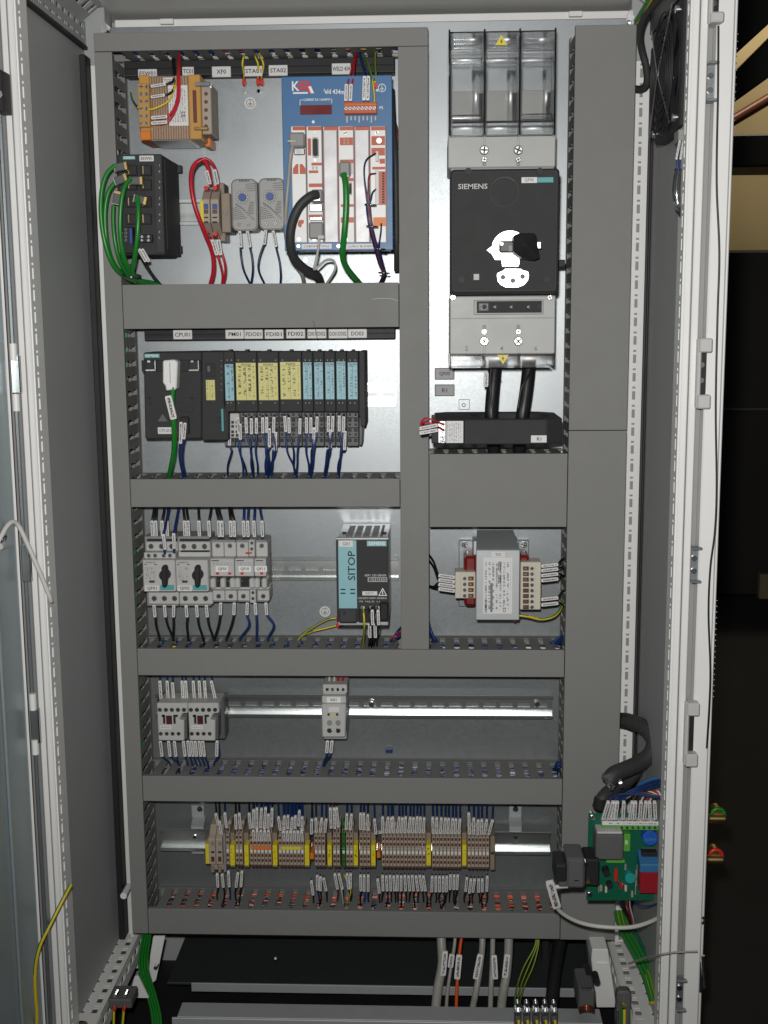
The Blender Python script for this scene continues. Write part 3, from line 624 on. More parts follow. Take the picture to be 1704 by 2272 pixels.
# wires packed in the ducts, seen through the slots
M('w_navy2', (0.006, 0.014, 0.05), 0.5)
def bundle(label, along, lo, hi, c0, c1, cols, n, ylo=0.014, yhi=0.066, r=0.0019):
    t = thing('wire_bundle', label, 'wires', ((lo+hi)/2 if along == 'X' else (c0+c1)/2, 0.05, (c0+c1)/2 if along == 'X' else lo))
    for i in range(n):
        ys, cs = random.uniform(ylo, yhi), random.uniform(c0, c1); pts = []; k = max(4, int((hi-lo)/0.045))
        for j in range(k+1):
            a = lo+(hi-lo)*j/k; y = min(yhi, max(ylo, ys+random.uniform(-0.010, 0.010))); c = min(c1, max(c0, cs+random.uniform(-0.004, 0.004)))
            pts.append(Vector((a, y, c)) if along == 'X' else Vector((c, y, a)))
        MB().tube(smooth_path(pts, 2), r*random.uniform(0.85, 1.2), 5, cap=False).build('wire', random.choice(cols), t, 0, 60)
bundle('blue, red and white wires behind the slots of the top duct', 'X', x1+0.01, x2, h1+0.0045, h1+0.012, ['w_blue', 'w_navy', 'w_red', 'w_white', 'w_white', 'w_red', 'w_yg'], 26)
bundle('green cables behind the slots of the left duct', 'Z', 0.70, 1.32, x1-0.010, x1-0.0062, ['w_green'], 6, 0.014, 0.034, 0.0032)
bundle('dark wires behind the upper slots of the left duct', 'Z', 1.36, 1.64, x1-0.012, x1-0.006, ['w_black', 'dkgrey', 'w_white'], 5)
bundle('green and black cables low in the left duct', 'Z', 0.44, 0.69, x1-0.011, x1-0.0062, ['w_green', 'w_black', 'w_green'], 5, 0.02, 0.05, 0.0028)
bundle('blue wires behind the slots below the PLC', 'X', x1+0.02, x2-0.004, h4-0.017, h4-0.007, ['w_blue', 'w_navy', 'w_blue', 'w_black'], 12, 0.014, 0.05)
bundle('blue, black and yellow-green wires below the circuit breakers', 'X', x1+0.02, x2-0.01, h6-0.017, h6-0.007, ['w_blue', 'w_blue', 'w_black', 'w_yg', 'w_navy'], 14)
bundle('blue and striped wires below the small transformer', 'X', x3+0.01, x4-0.004, h6-0.017, h6-0.007, ['w_blue', 'w_navy', 'w_blue', 'w_white', 'w_black'], 14)
bundle('dense blue wires below the contactors and rail', 'X', x1+0.05, x4-0.004, h8-0.017, h8-0.007, ['w_navy', 'w_blue', 'w_navy'], 36)
bundle('orange, grey and black wires below the terminal blocks', 'X', x1+0.008, x4-0.004, h10-0.017, h10-0.007, ['w_orange', 'w_orange', 'w_black', 'w_grey', 'w_navy', 'w_black'], 17)
bundle('black and white wires behind the slots beside the breaker', 'Z', 0.45, 1.62, x4+0.006, x4+0.012, ['w_black', 'w_grey', 'w_black', 'w_navy'], 7)
bundle('black heavy wires behind the slots below the ring transformer', 'X', x3+0.004, x4-0.004, h4R-0.02, h4R-0.008, ['w_black', 'w_black', 'w_grey'], 6, r=0.004)
# ================================================================ row 1: transformer, switch, relays, thermostats, welding controller
def marker_strip(label, u0, v0, u1, v1, Y, tags):
    t = thing_at('marker_strip', label, 'marker strip', (u0+u1)/2, v1, Y)
    B(t, 'strip', u0, v0, u1, v1, Y, YP-0.0005, 'black', 0.001)
    B(t, 'ridge', u0, (v0+v1)/2-1, u1, (v0+v1)/2+1, Y-0.0012, Y, 'black', 0.0004)
    B(t, 'ridge', u0, v1-4, u1, v1-2.5, Y-0.0012, Y, 'dkgrey', 0.0004)
    for s, a, b, c, d in tags:
        p = B(t, 'tag', a, c, b, d, Y-0.0045, Y-0.0022, 'label', 0.0006)
        T(p, s, (a+b)/2, (c+d)/2, 9.0, Y-0.0049, 'ink', wpx=min(b-a-5, len(s)*6.8))
marker_strip('black marker strip with white tags under the top duct', 276, 130, 876, 166, 0.055,
             [('ESW01', 306, 348, 153, 173), ('TC01', 404, 430, 148, 168), ('XF0', 470, 512, 147, 171), ('STA01', 542, 582, 146, 169), ('STA02', 596, 638, 144, 168), ('WELD 434', 736, 778, 140, 165)])
marker_strip('black marker strip with eight white tags above the PLC', 320, 728, 877, 754, 0.050,
             [('CPU01', 384, 426, 732, 753), ('PM01', 500, 541, 731, 752), ('FDO01', 542, 583, 731, 752), ('FDI01', 587, 629, 731, 752), ('FDI02', 635, 677, 730, 751), ('DI01/DI02', 682, 724, 730, 751), ('DO01/DO02', 729, 771, 730, 751), ('DO03', 772, 814, 730, 750)])
def din_rail(label, u0, u1, vc, Y=0.0725, tall=0.035, slots=True, base=None, uslot=None):
    """hat-profile rail: two flanges, recessed web with long slots"""
    xa_, xb_ = P(u0, vc, Y).x, P(u1, vc, Y).x; zc = P((u0+u1)/2, vc, Y).z; yb = base or YP-0.0006
    t = thing('mounting_rail', label, 'rail', ((xa_+xb_)/2, yb, zc-tall/2), 'hat-profile mounting rails')
    MB().box(xa_, xb_, Y, Y+0.001, zc+0.0125, zc+tall/2).build('upper_flange', 'rail', t, 0.0003)
    MB().box(xa_, xb_, Y, Y+0.001, zc-tall/2, zc-0.0125).build('lower_flange', 'rail', t, 0.0003)
    MB().prism_x([(Y+0.001, zc+0.0125), (yb, zc+0.0115), (yb, zc+0.0127), (Y+0.001, zc+0.0138)], xa_, xb_).build('upper_leg', 'rail', t)
    MB().prism_x([(Y+0.001, zc-0.0125), (yb, zc-0.0115), (yb, zc-0.0127), (Y+0.001, zc-0.0138)], xa_, xb_).build('lower_leg', 'rail', t)
    m = MB(); yw = yb-0.0011
    if slots:
        m.box(xa_, xb_, yw, yb, zc+0.0033, zc+0.0125); m.box(xa_, xb_, yw, yb, zc-0.0125, zc-0.0033)
        a = xa_
        x = xa_+0.006
        while x+0.018 < xb_: m.box(a, x, yw, yb, zc-0.0033, zc+0.0033); a = x+0.018; x += 0.025
        m.box(a, xb_, yw, yb, zc-0.0033, zc+0.0033)
    else: m.box(xa_, xb_, yw, yb, zc-0.0125, zc+0.0125)
    m.build('web', 'rail', t)
    return t
din_rail('short rail behind switch, relays and thermostats in the top compartment', 300, 640, 470, slots=False)
din_rail('rail behind the PLC modules, bare end showing at right', 330, 878, 877)
din_rail('rail behind circuit breakers and power supply', 325, 884, 1262)
rl4 = din_rail('long bare rail behind contactors and timer relay', 345, 1227, 1568, 0.066)
for u in (824, 1192): screw(rl4, u, 1563, 6, 0.071)
# ---- transformer
Yt = -0.005
t = thing_at('transformer', 'orange and brown laminated transformer at the top left', 'transformer', 380, 322, 0.07)
B(t, 'core', 332, 168, 420, 310, Yt, 0.072, 'lamin', 0.0006)
for u, v, a, b in ((338, 168, 330, 312), ):
    B(t, 'underside', 334, 309, 420, 312, Yt+0.002, 0.070, 'lamin_y', 0.0004)
B(t, 'coil_flange', 310, 166, 333, 309, Yt-0.002, 0.060, 'orange2', 0.001)
B(t, 'coil_flange', 419, 165, 446, 309, Yt-0.002, 0.060, 'orange2', 0.001)
B(t, 'flange_slot', 428, 200, 436, 272, Yt-0.003, Yt, 'w_brown', 0.0004)
B(t, 'foot', 311, 290, 334, 311, Yt-0.004, 0.055, 'orange', 0.001)
B(t, 'foot', 455, 306, 468, 326, 0.035, 0.070, 'orange', 0.001)
tb = B(t, 'terminal_block', 306, 184, 332, 282, Yt-0.010, 0.03, 'orange2', 0.001)
for i in range(6):
    for u in (313, 325): screw(tb, u, 192+i*16.3, 4.2, Yt-0.0125, True, 'terminal_screw')
tb = B(t, 'terminal_block', 446, 184, 469, 298, Yt+0.006, 0.05, 'beige', 0.001)
for i in range(5): CY(tb, 'terminal_hole', 457, 208+i*18, 4, Yt+0.0055, 0.004, 'w_brown')
B(tb, 'clamp', 432, 181, 466, 192, Yt-0.003, Yt+0.01, 'steel', 0.001); B(tb, 'clamp', 430, 281, 462, 289, Yt-0.003, Yt+0.01, 'brass', 0.001)
pl_ = B(t, 'rating_plate', 374, 189, 417, 279, Yt-0.0012, Yt, 'paper_text', 0.0002)
T(pl_, 'CE', 406, 254, 8, Yt-0.0018, 'ink', math.pi/2)
pl_ = B(t, 'name_tag', 362, 172, 384, 185, Yt-0.0012, Yt, 'label', 0.0002); T(pl_, 'TC01', 373, 178.5, 6.5, Yt-0.0018)
for k, (a, b, c) in enumerate((((383, 130, .04), (386, 170, 0), (368, 188)), ((386, 130, .04), (388, 185, 0), (366, 212)))):
    wire('black wire with marker dropping to the top-left transformer, %s one' % ('upper', 'lower')[k], 'black wires of the top-left transformer', [a, b, (c[0]+10, c[1]-4, -.014), (334, c[1]+4, -.017)], 2.6, 'w_black', [((c[0], c[1]-1, -.017), (335, c[1]+4, -.017), 6)])
for k, dv in enumerate((0, 12)):
    wire('red wire with marker dropping to the top-left transformer, %s one' % ('upper', 'lower')[k], 'red wires of the top-left transformer', [(398, 118, .03), (395+k*3, 170, -.005), (392+k*4, 225, -.012), (372, 258+dv, -.017), (334, 263+dv, -.017)], 2.8, 'w_red', [((371, 259+dv, -.018), (336, 262+dv, -.018), 7)])
wire('yellow-green wire from transformer terminals up to the top duct', None, [(397, 120, .03), (391, 180, -.005), (375, 222, -.012), (345, 240, -.016), (330, 243, -.016)], 2.2, 'w_yg')
wire('thin yellow wire looping out of the left duct to the transformer', None, [(290, 205, .04), (294, 222, .02), (306, 238, -.012)], 1.8, 'w_yg')
# ---- ethernet switch
Ys = -0.030
t = thing_at('network_switch', 'black network switch with green cables plugged in', 'network switch', 325, 560, 0.07)
B(t, 'front', 264, 342, 362, 566, Ys, 0.045, 'anthracite', 0.0015)
x_0, x_1, z_0, z_1 = RX(264, 342, 362, 562, Ys)
MB().prism([(x_0, z_0), (x_1, z_0), (x_1, z_1), (x_0, z_1)], 0.045, 0.074).build('rear', 'anthracite2', t, 0.001)
B(t, 'side_panel', 358, 350, 368, 556, Ys+0.012, 0.06, 'anthracite2', 0.002)
for v in (366, 545): B(t, 'mounting_ear', 375, v, 402, v+18, 0.066, 0.078, 'anthracite2', 0.001); 
B(t, 'label_column', 344, 344, 361, 560, Ys-0.0012, Ys, 'anthracite2', 0.0005)
bd = B(t, 'maker_badge', 272, 346, 300, 354, Ys-0.0012, Ys, 'teal', 0.0003); T(bd, 'SIEMENS', 286, 350, 5.5, Ys-0.0017, 'white', wpx=24)
lb = B(t, 'name_tag', 309, 345, 341, 358, Ys-0.0014, Ys, 'label', 0.0003); T(lb, 'ESW01', 325, 351.5, 6.5, Ys-0.0019)
for r, v in enumerate((366, 398, 436, 474)):
    for u in (278, 310):
        p = B(t, 'port', u, v, u+26, v+24, Ys-0.003, Ys, 'black', 0.0006); B(p, 'socket', u+8, v+3, u+24, v+21, Ys-0.0036, Ys-0.002, 'dark', 0.0002)
        B(p, 'shield', u+6, v+2, u+8.5, v+20, Ys-0.0042, Ys-0.002, 'brass', 0.0002); 
for i, (s, v) in enumerate((('1', 367), ('P', 381), ('2', 403), ('P', 417), ('3', 440), ('P', 454), ('4', 476), ('P', 490), ('F', 515), ('L', 527))): T(t, s, 354, v, 4.5, Ys-0.0018, 'ltgrey')
pw = B(t, 'power_connector', 272, 503, 296, 562, Ys-0.012, Ys, 'black', 0.001)
for i in range(4): screw(pw, 279, 509+i*8, 3.2, Ys-0.014, True, 'clamp_screw')
B(pw, 'blue_lever', 287, 506, 293, 540, Ys-0.0135, Ys-0.012, 'blue_dial', 0.0004)
cn = B(t, 'status_connector', 310, 520, 338, 538, Ys-0.006, Ys, 'black', 0.0008)
for a in (315, 329):
    for b in (525, 533): screw(cn, a, b, 2.8, Ys-0.0075, True, 'clamp_screw')
def netcable(label, pts, plug, rot, rpx=5.2):
    o = wire(label, None, pts, rpx, 'w_green', name='network_cable', cat='cable', n=10)
    c = P(*plug); L = PXW(27, plug[2]); w_ = PXW(17, plug[2]); m = MB().box(-L/2, L/2, -0.006, 0.006, -w_/2, w_/2)
    pr = put('plug', m.mesh('plug', 'dkgrey', 0.001), o, mat4=Matrix.Translation(c) @ Matrix.Rotation(rot, 4, 'Y'))
    m = MB().box(L*0.28, L*0.55, -0.0065, 0.0065, -w_*0.52, w_*0.52); put('plug_shield', m.mesh('plug_shield', 'brass', 0.0006), o, mat4=Matrix.Translation(c) @ Matrix.Rotation(rot, 4, 'Y'))
    m = MB().box(-L*0.53, -L*0.48, -0.0065, 0.0065, -w_*0.5, w_*0.5); put('plug_rim', m.mesh('plug_rim', 'ltgrey'), o, mat4=Matrix.Translation(c) @ Matrix.Rotation(rot, 4, 'Y'))
netcable('outermost green network cable curving from the top plug of the switch', [(256, 366, -.046), (236, 388, -.05), (225, 430, -.052), (225, 490, -.052), (236, 550, -.05), (256, 594, -.04), (290, 618, -.01), (340, 628, .02), (370, 640, .04)], (270, 371, -.042), -0.15)
netcable('green network cable from the second left plug of the switch', [(254, 406, -.044), (240, 428, -.047), (233, 470, -.048), (236, 530, -.047), (250, 580, -.04), (280, 615, -.015), (330, 632, .02), (350, 642, .04)], (270, 399, -.040), -0.35)
netcable('green network cable from the right plug in the second row of the switch', [(290, 396, -.050), (276, 416, -.056), (268, 460, -.058), (267, 520, -.056), (276, 575, -.046), (296, 612, -.02), (340, 636, .02)], (304, 402, -.044), 0.0)
netcable('green network cable leaving the lowest left plug of the switch', [(252, 456, -.043), (251, 490, -.044), (256, 540, -.044), (268, 585, -.036), (292, 616, -.012), (330, 640, .03)], (262, 440, -.040), -1.35, 4.6)
netcable('straightest green network cable hanging over the front of the switch', [(305, 436, -.052), (307, 470, -.056), (305, 520, -.056), (299, 570, -.048), (293, 605, -.03), (300, 625, .0)], (313, 444, -.044), 0.25)
m = MB().ring(P(292, 611, -.022), (0.25, -0.2, 1), 0.0125, 0.0014, 22, 6); m.build('cable_tie', 'tie_clear', None, 0, 60, label='clear cable tie round the green network cables', cat='cable tie')
for k in range(2): wire('thin black wire with marker below the network switch', 'black supply wires of the network switch', [(306+k*6, 560+k*4, -.03), (320+k*5, 585, -.02), (335+k*4, 608, 0), (352+k*6, 632, .03)], 1.8, 'w_black', [((308+k*7, 552, -.034), (324+k*7, 580, -.028), 7)])
# ---- relay terminals
Yr = 0.010
for i, (a, b) in enumerate(((448, 466), (467, 486))):
    t = thing_at('relay_terminal', 'beige relay terminal with red wires, %s of the pair' % ('left' if i == 0 else 'right'), 'relay', (a+b)/2, 520, 0.07, 'beige relay terminals')
    m = MB(); xs = RX(a, 400, b, 520, Yr)
    yz = [(0.07, 412), (0.035, 414), (Yr+.012, 424), (Yr, 442), (Yr, 494), (Yr+.012, 508), (0.035, 522), (0.07, 524)]
    MB().prism_x([(y, P((a+b)/2, v, Yr).z) for y, v in yz], xs[0], xs[1]-0.0004).build('body', 'beige', t, 0.0006)
    for v in (417, 518): CY(t, 'ferrule_funnel', (a+b)/2, v, 5, 0.012, 0.012, 'redlug', 10)
    for v0_, v1_, mm in ((452, 464, 'blue_dial'), (465, 474, 'w_brown'), (481, 484, 'dark'), (491, 495, 'dark')): B(t, 'marking', a+4, v0_, b-4, v1_, Yr-0.0006, Yr, mm, 0.0002)
B(None, 'end_plate', 443.5, 444, 452, 494, Yr-0.002, 0.05, 'yellow', 0.0006, label='yellow end plate on the left of the beige relay terminals', cat='end plate')
t = thing_at('end_bracket', 'brown end bracket with screw beside the left thermostat', 'bracket', 500, 520, 0.07)
B(t, 'body', 491, 428, 511, 516, 0.022, 0.07, 'beige2', 0.001); B(t, 'step', 486, 406, 499, 536, 0.034, 0.07, 'beige2', 0.001); screw(t, 501, 471, 5, 0.0205)
gr = 'red wires of the relay terminals'
wire('thick red wire looping up and over to the left relay terminal', None, [(467, 632, .03), (474, 600, .02), (471, 560, .01), (452, 510, -.01), (432, 455, -.02), (424, 405, -.02), (428, 372, -.015), (446, 355, -.01), (460, 366, -.005), (468, 410, .005)], 5, 'w_red', [((458, 378, -.006), (466, 408, .0), 8)])
wire('red wire arching to the right relay terminal', None, [(436, 362, -.013), (456, 352, -.012), (474, 366, -.008), (482, 390, 0), (484, 416, .008)], 3.2, 'w_red', [((476, 376, -.008), (483, 408, 0), 8)])
wire('red wire leaving the left relay terminal downwards', None, [(470, 524, .012), (478, 550, .012), (487, 580, .015), (494, 610, .025), (493, 632, .035)], 3, 'w_red', [((471, 532, .008), (482, 566, .008), 8)])
wire('red wire leaving the right relay terminal downwards', None, [(485, 524, .012), (489, 550, .012), (499, 585, .015), (500, 610, .025), (495, 632, .035)], 3, 'w_red', [((485, 532, .008), (490, 566, .008), 8)])
# ---- thermostats
def thermostat(u, v, label):
    Y = 0.030
    t = thing_at('thermostat', label, 'thermostat', u, v+58, 0.075, 'grey thermostats with blue dials')
    RB(t, 'case', u-29, v-58, u+29, v+58, Y, 0.073, 'thermo', 13, 0.0022)
    d = CY(t, 'dial_ring', u-5, v-17, 17, Y-0.0012, 0.002, 'thermo', 28); CY(d, 'dial_scale', u-5, v-17, 14, Y-0.0018, 0.001, 'midgrey', 28)
    CY(t, 'dial_knob', u-5, v-17, 8, Y-0.0045, 0.005, 'blue_dial', 22, 8.6)
    for k in range(12):
        a = k*math.pi/6; CY(d, 'scale_dot', u-5+11.5*math.cos(a), v-17+11.5*math.sin(a), 1.2, Y-0.0021, 0.0005, 'label', 6)
    for i in range(7): B(t, 'vent_slot', u-11+i*3.2, v-56, u-9.6+i*3.2, v-51, Y-0.0004, Y+0.002, 'dark', 0)
    for i in range(4): PG(t, 'vent_slot', [(u+2, v-46+i*5), (u+24, v-48+i*5), (u+25, v-46.6+i*5), (u+2, v-44.8+i*5)], Y-0.0004, Y+0.002, 'dkgrey')
    for i in range(8): PG(t, 'vent_slot', [(u+8+max(0, 4-i), v-6+i*3.6), (u+21, v-7+i*3.6), (u+21, v-5.6+i*3.6), (u+8+max(0, 4-i), v-4.4+i*3.6)], Y-0.0004, Y+0.002, 'dkgrey')
    for i in range(7): PG(t, 'vent_slot', [(u-26, v+8+i*4), (u-14+i*3.2, v+4+i*4), (u-14+i*3.2, v+5.4+i*4), (u-26, v+9.4+i*4)], Y-0.0004, Y+0.002, 'dkgrey')
    MB().tube(smooth_path([P(u-20, v-2, Y-0.0004), P(u-6, v+7, Y-0.0004), P(u+8, v+20, Y-0.0004), P(u+22, v+33, Y-0.0004)]), 0.0012, 6).build('case_rib', 'thermo', t, 0, 60)
    for a in (-12, 8): screw(t, u+a, v+43, 4, Y-0.002, False, 'case_screw')
    B(t, 'wire_entry', u-18, v+55, u+16, v+60, Y+0.004, Y+0.016, 'black', 0.0006)
thermostat(542, 454.5, 'grey thermostat with blue dial, next to the brown bracket')
thermostat(603, 452.5, 'grey thermostat with blue dial, next to the welding controller')
for s, (lab, pts, sl) in enumerate((('left wire under the thermostat beside the brown bracket', [(531, 512, .038), (533, 540, .032), (535, 570, .03), (541, 600, .033), (556, 632, .045)], ((532, 513, .031), (535, 549, .03))),
        ('right wire under the thermostat beside the brown bracket', [(550, 512, .038), (553, 540, .032), (559, 570, .03), (561, 600, .033), (557, 632, .045)], ((549, 513, .031), (555, 549, .03))),
        ('left wire under the thermostat beside the welding controller', [(590, 510, .038), (588, 535, .032), (576, 570, .03), (574, 600, .033), (588, 632, .045)], ((590, 511, .031), (586, 543, .03))),
        ('right wire under the thermostat beside the welding controller', [(608, 510, .038), (612, 545, .032), (620, 580, .03), (623, 610, .033), (622, 632, .045)], ((606, 512, .031), (613, 548, .03))))):
    wire('dark blue ' + lab, None, pts, 2.4, 'w_navy', [sl])
# ---- welding controller
Yw = -0.042
wc = thing_at('welding_controller', 'blue panel welding controller with six white plug-in modules', 'controller', 749, 560, 0.07)
B(wc, 'panel', 628, 168, 871, 556, Yw, Yw+0.003, 'blue_panel', 0.0008)
B(wc, 'housing', 640, 176, 862, 548, Yw+0.0032, 0.073, 'zinc', 0.001)
T(wc, 'K', 656, 191, 20, Yw-0.0006, 'white', wpx=16)
lg = PG(wc, 'logo', [(660, 189), (666, 180), (684, 180), (689, 188), (688, 196), (698, 207), (688, 208), (680, 200), (666, 200), (661, 196)], Yw-0.0009, Yw-0.0004, 'redlug')
T(lg, 'GR', 673, 190, 12, Yw-0.0013, 'blue_panel', wpx=20)
PG(lg, 'logo_stroke', [(684, 192), (690, 191), (697, 207), (690, 207)], Yw-0.0014, Yw-0.0009, 'white')
B(lg, 'logo_caption', 650, 204.5, 683, 208, Yw-0.0006, Yw, 'white', 0)
T(wc, 'Weld 434m', 736, 203, 10, Yw-0.0006, 'white', wpx=54, shear=0.12)
T(wc, 'CURRENT KA / ALARMS', 702, 221, 5.0, Yw-0.0006, 'white', wpx=56)
for a, b, c, d in ((665, 221, 672, 222.2), (732, 219, 736.5, 220.2), (665, 221, 666.2, 234), (735.5, 219, 736.7, 229)): B(wc, 'display_bracket', a, b, c, d, Yw-0.0006, Yw, 'white', 0)
B(wc, 'display', 666, 233, 736, 254, Yw-0.0012, Yw+0.001, 'display', 0.0003)
T(wc, 'P5', 846, 239, 6, Yw-0.0006, 'white')
c_ = CY(wc, 'earth_mark', 847.5, 195, 8.5, Yw-0.0005, 0.0005, 'white', 24); CY(c_, 'earth_field', 847.5, 195, 7.2, Yw-0.0009, 0.0005, 'blue_panel', 24)
for a, b, c, d in ((846.9, 188.5, 848.1, 196), (843, 195.5, 852, 196.6), (844.5, 198, 850.5, 199), (846, 200, 849, 201)): B(c_, 'earth_stroke', a, b, c, d, Yw-0.0013, Yw-0.0009, 'white', 0)
CY(wc, 'status_lamp', 695, 270.5, 3.2, Yw-0.002, 0.003, 'white', 10)
tc_ = B(wc, 'terminal_plug', 763, 226, 836, 252, Yw-0.012, Yw, 'mark_red', 0.0008); B(tc_, 'plug_ridge', 763, 231, 836, 234, Yw-0.0135, Yw-0.012, 'orange', 0.0004)
for i in range(8): screw(tc_, 767.5+i*9, 240.5-i*0.15, 3.6, Yw-0.014, True, 'plug_screw', rot=0.8)
for i in range(8):
    B(wc, 'pin_caption', 768.5+i*9, 258, 771.5+i*9, 258+(9 if i % 3 else 14), Yw-0.0005, Yw, 'ltgrey', 0)
cols_ = [(648, 679), (682, 715), (718, 750), (752, 785), (787, 820), (822, 856)]
mods = []
for i, (a, b) in enumerate(cols_):
    md = B(wc, 'module', a, 280, b, 538, Yw-0.003, Yw, 'panel_alu' if i in (2, 4) else 'white', 0.0006); mods.append(md)
    B(md, 'top_band', a+1, 281, b-1, 289, Yw-0.0036, Yw-0.003, 'mark_red', 0)
    if i in (2, 4):
        for q in (a+1.4, b-2.4): B(md, 'edge_line', q, 290, q+1, 536, Yw-0.0036, Yw-0.003, 'mark_red', 0)
    B(wc, 'module_gap', b+0.4, 280, b+2.4, 538, Yw-0.0012, Yw, 'w_brown', 0)
    if i in (0, 3, 1): CY(md, 'module_screw', a+15, 531, 4, Yw-0.005, 0.003, 'steel', 12)
    if i in (3, 5): screw(md, a+14, 295, 4.5, Yw-0.005, True, 'module_screw'); 
def mk(i, u0, v0, u1, v1, mat='mark_red', nm='marking', th=0.0006): return B(mods[i], nm, u0, v0, u1, v1, Yw-0.003-th, Yw-0.003, mat, 0)
PG(mods[0], 'marking', [(650, 386), (650, 374), (657, 364), (662, 364), (662, 386)], Yw-0.0036, Yw-0.003, 'mark_red')
PG(mods[0], 'marking', [(665, 386), (665, 364), (671, 364), (678, 374), (678, 386)], Yw-0.0036, Yw-0.003, 'mark_red')
PG(mods[0], 'marking', [(665, 488), (674, 488), (674, 495), (670, 497), (668, 505), (661, 502), (661, 492)], Yw-0.0036, Yw-0.003, 'mark_red')
mk(1, 683, 307, 690, 345); cs = RB(mods[1], 'socket', 692, 304, 707, 349, Yw-0.007, Yw-0.003, 'ltgrey', 5, 0.0006); RB(cs, 'socket_field', 694, 307, 705, 346, Yw-0.0085, Yw-0.007, 'dark', 4, 0.0003)
for v in (294, 355): CY(mods[1], 'hex_post', 699, v, 3.4, Yw-0.007, 0.004, 'steel', 6)
mk(1, 691, 361, 714, 367); mk(1, 685, 378, 706, 384); mk(1, 685, 407, 715, 415); mk(1, 685, 476, 715, 482); mk(1, 692, 369, 697, 376, 'ltgrey'); mk(1, 700, 369, 705, 376, 'ltgrey')
mk(3, 754, 305, 783, 322); 
for a in (762, 770):
    for b in (308, 315): mk(3, a, b, a+4, b+5, 'beige', 'lamp', 0.0009)
mk(3, 754, 354, 784, 362); mk(3, 772, 395, 784, 402); s_ = mk(3, 774, 404, 781, 433, 'ltgrey', 'socket', 0.002); B(s_, 'socket_field', 775, 407, 780, 430, Yw-0.0062, Yw-0.005, 'dark', 0)
mk(3, 756, 453, 785, 459); mk(3, 756, 482, 785, 494); mk(3, 774, 362, 782, 386, 'ltgrey', 'socket', 0.002)
k_ = mk(5, 824, 302, 854, 322); CY(k_, 'selector', 841, 312, 6, Yw-0.007, 0.004, 'steel', 12)
mk(5, 824, 328, 854, 345); mk(5, 842, 352, 854, 363); mk(5, 826, 370, 855, 376)
g_ = mk(5, 838, 380, 856, 454, 'mark_red', 'terminal_socket', 0.004)
for i in range(12): B(g_, 'pin', 848, 383+i*5.8, 853, 386.5+i*5.8, Yw-0.0076, Yw-0.006, 'dark', 0)
mk(5, 828, 482, 856, 502, 'orange')
pg_ = B(wc, 'plug_strip', 832, 378, 841, 454, Yw-0.010, Yw-0.003, 'label', 0.0006); B(wc, 'plug_strip', 833, 335, 840, 358, Yw-0.010, Yw-0.003, 'label', 0.0006)
B(wc, 'serial_label', 669, 541, 736, 552, Yw-0.0006, Yw, 'row_text', 0); B(wc, 'serial_label', 766, 541, 838, 552, Yw-0.0006, Yw, 'row_text', 0)
for u in (662, 751): CY(wc, 'panel_screw', u, 546, 4, Yw-0.002, 0.003, 'steel', 12)
# cables of the welding controller
def dplug(o, u0, v0, u1, v1, Y):
    p = B(o, 'plug_hood', u0, v0, u1, v1, Y, Yw-0.003, 'midgrey', 0.002); return p
o = wire('light grey cable hanging from the plug at the left of the welding controller', None, [(651, 318, Yw-.014), (645, 345, Yw-.016), (640, 400, -.05), (635, 460, -.045), (634, 520, -.035), (645, 570, -.02), (668, 605, .0), (676, 634, .03)], 4.6, 'w_grey', name='cable', cat='cable')
dplug(o, 641, 293, 676, 326, Yw-.018); B(o, 'plug_screw', 652, 328, 676, 344, Yw-.008, Yw-.003, 'steel', 0.001); B(o, 'plug_rim', 638, 311, 656, 315, Yw-.02, Yw-.012, 'ltgrey', 0.0005)
o = wire('thick black braided hose curving down from the welding controller', None, [(704, 432, Yw-.016), (688, 436, Yw-.022), (664, 458, -.066), (648, 495, -.064), (644, 535, -.058), (652, 572, -.045), (678, 598, -.025), (704, 612, 0.0), (713, 636, .03)], 10.2, 'hose', name='braided_hose', cat='hose', n=12)
dplug(o, 690, 420, 716, 450, Yw-.014); B(o, 'plug_collar', 694, 438, 712, 447, Yw-.016, Yw-.012, 'steel', 0.001)
B(o, 'plug_shell', 686, 452, 715, 470, Yw-.008, Yw-.003, 'steel', 0.001)
o = wire('thin white cable with a loop below the welding controller', None, [(708, 524, Yw-.02), (707, 545, -.055), (702, 575, -.045), (697, 597, -.035), (706, 592, -.03), (724, 577, -.02), (741, 580, -.01), (743, 600, 0.0), (722, 634, .03)], 2.9, 'w_white', name='cable', cat='cable')
dplug(o, 685, 492, 717, 530, Yw-.016); B(o, 'plug_screw', 686, 481, 716, 489, Yw-.007, Yw-.003, 'steel', 0.001); B(o, 'plug_rim', 705, 522, 719, 530, Yw-.022, Yw-.014, 'ltgrey', 0.0005)
o = wire('green network cable hanging straight down the welding controller', None, [(762, 385, Yw-.016), (767, 410, Yw-.02), (768, 460, -.062), (764, 520, -.058), (760, 565, -.045), (770, 595, -.025), (802, 634, .02)], 6.8, 'w_green', name='network_cable', cat='cable', n=10)
dplug(o, 752, 358, 777, 392, Yw-.016); B(o, 'plug_rim', 757, 388, 775, 393, Yw-.018, Yw-.012, 'ltgrey', 0.0005)
lm = thing_at('wire_loom', 'loom of blue, black and red wires down the right module of the welding controller', 'wires', 838, 634, .0)
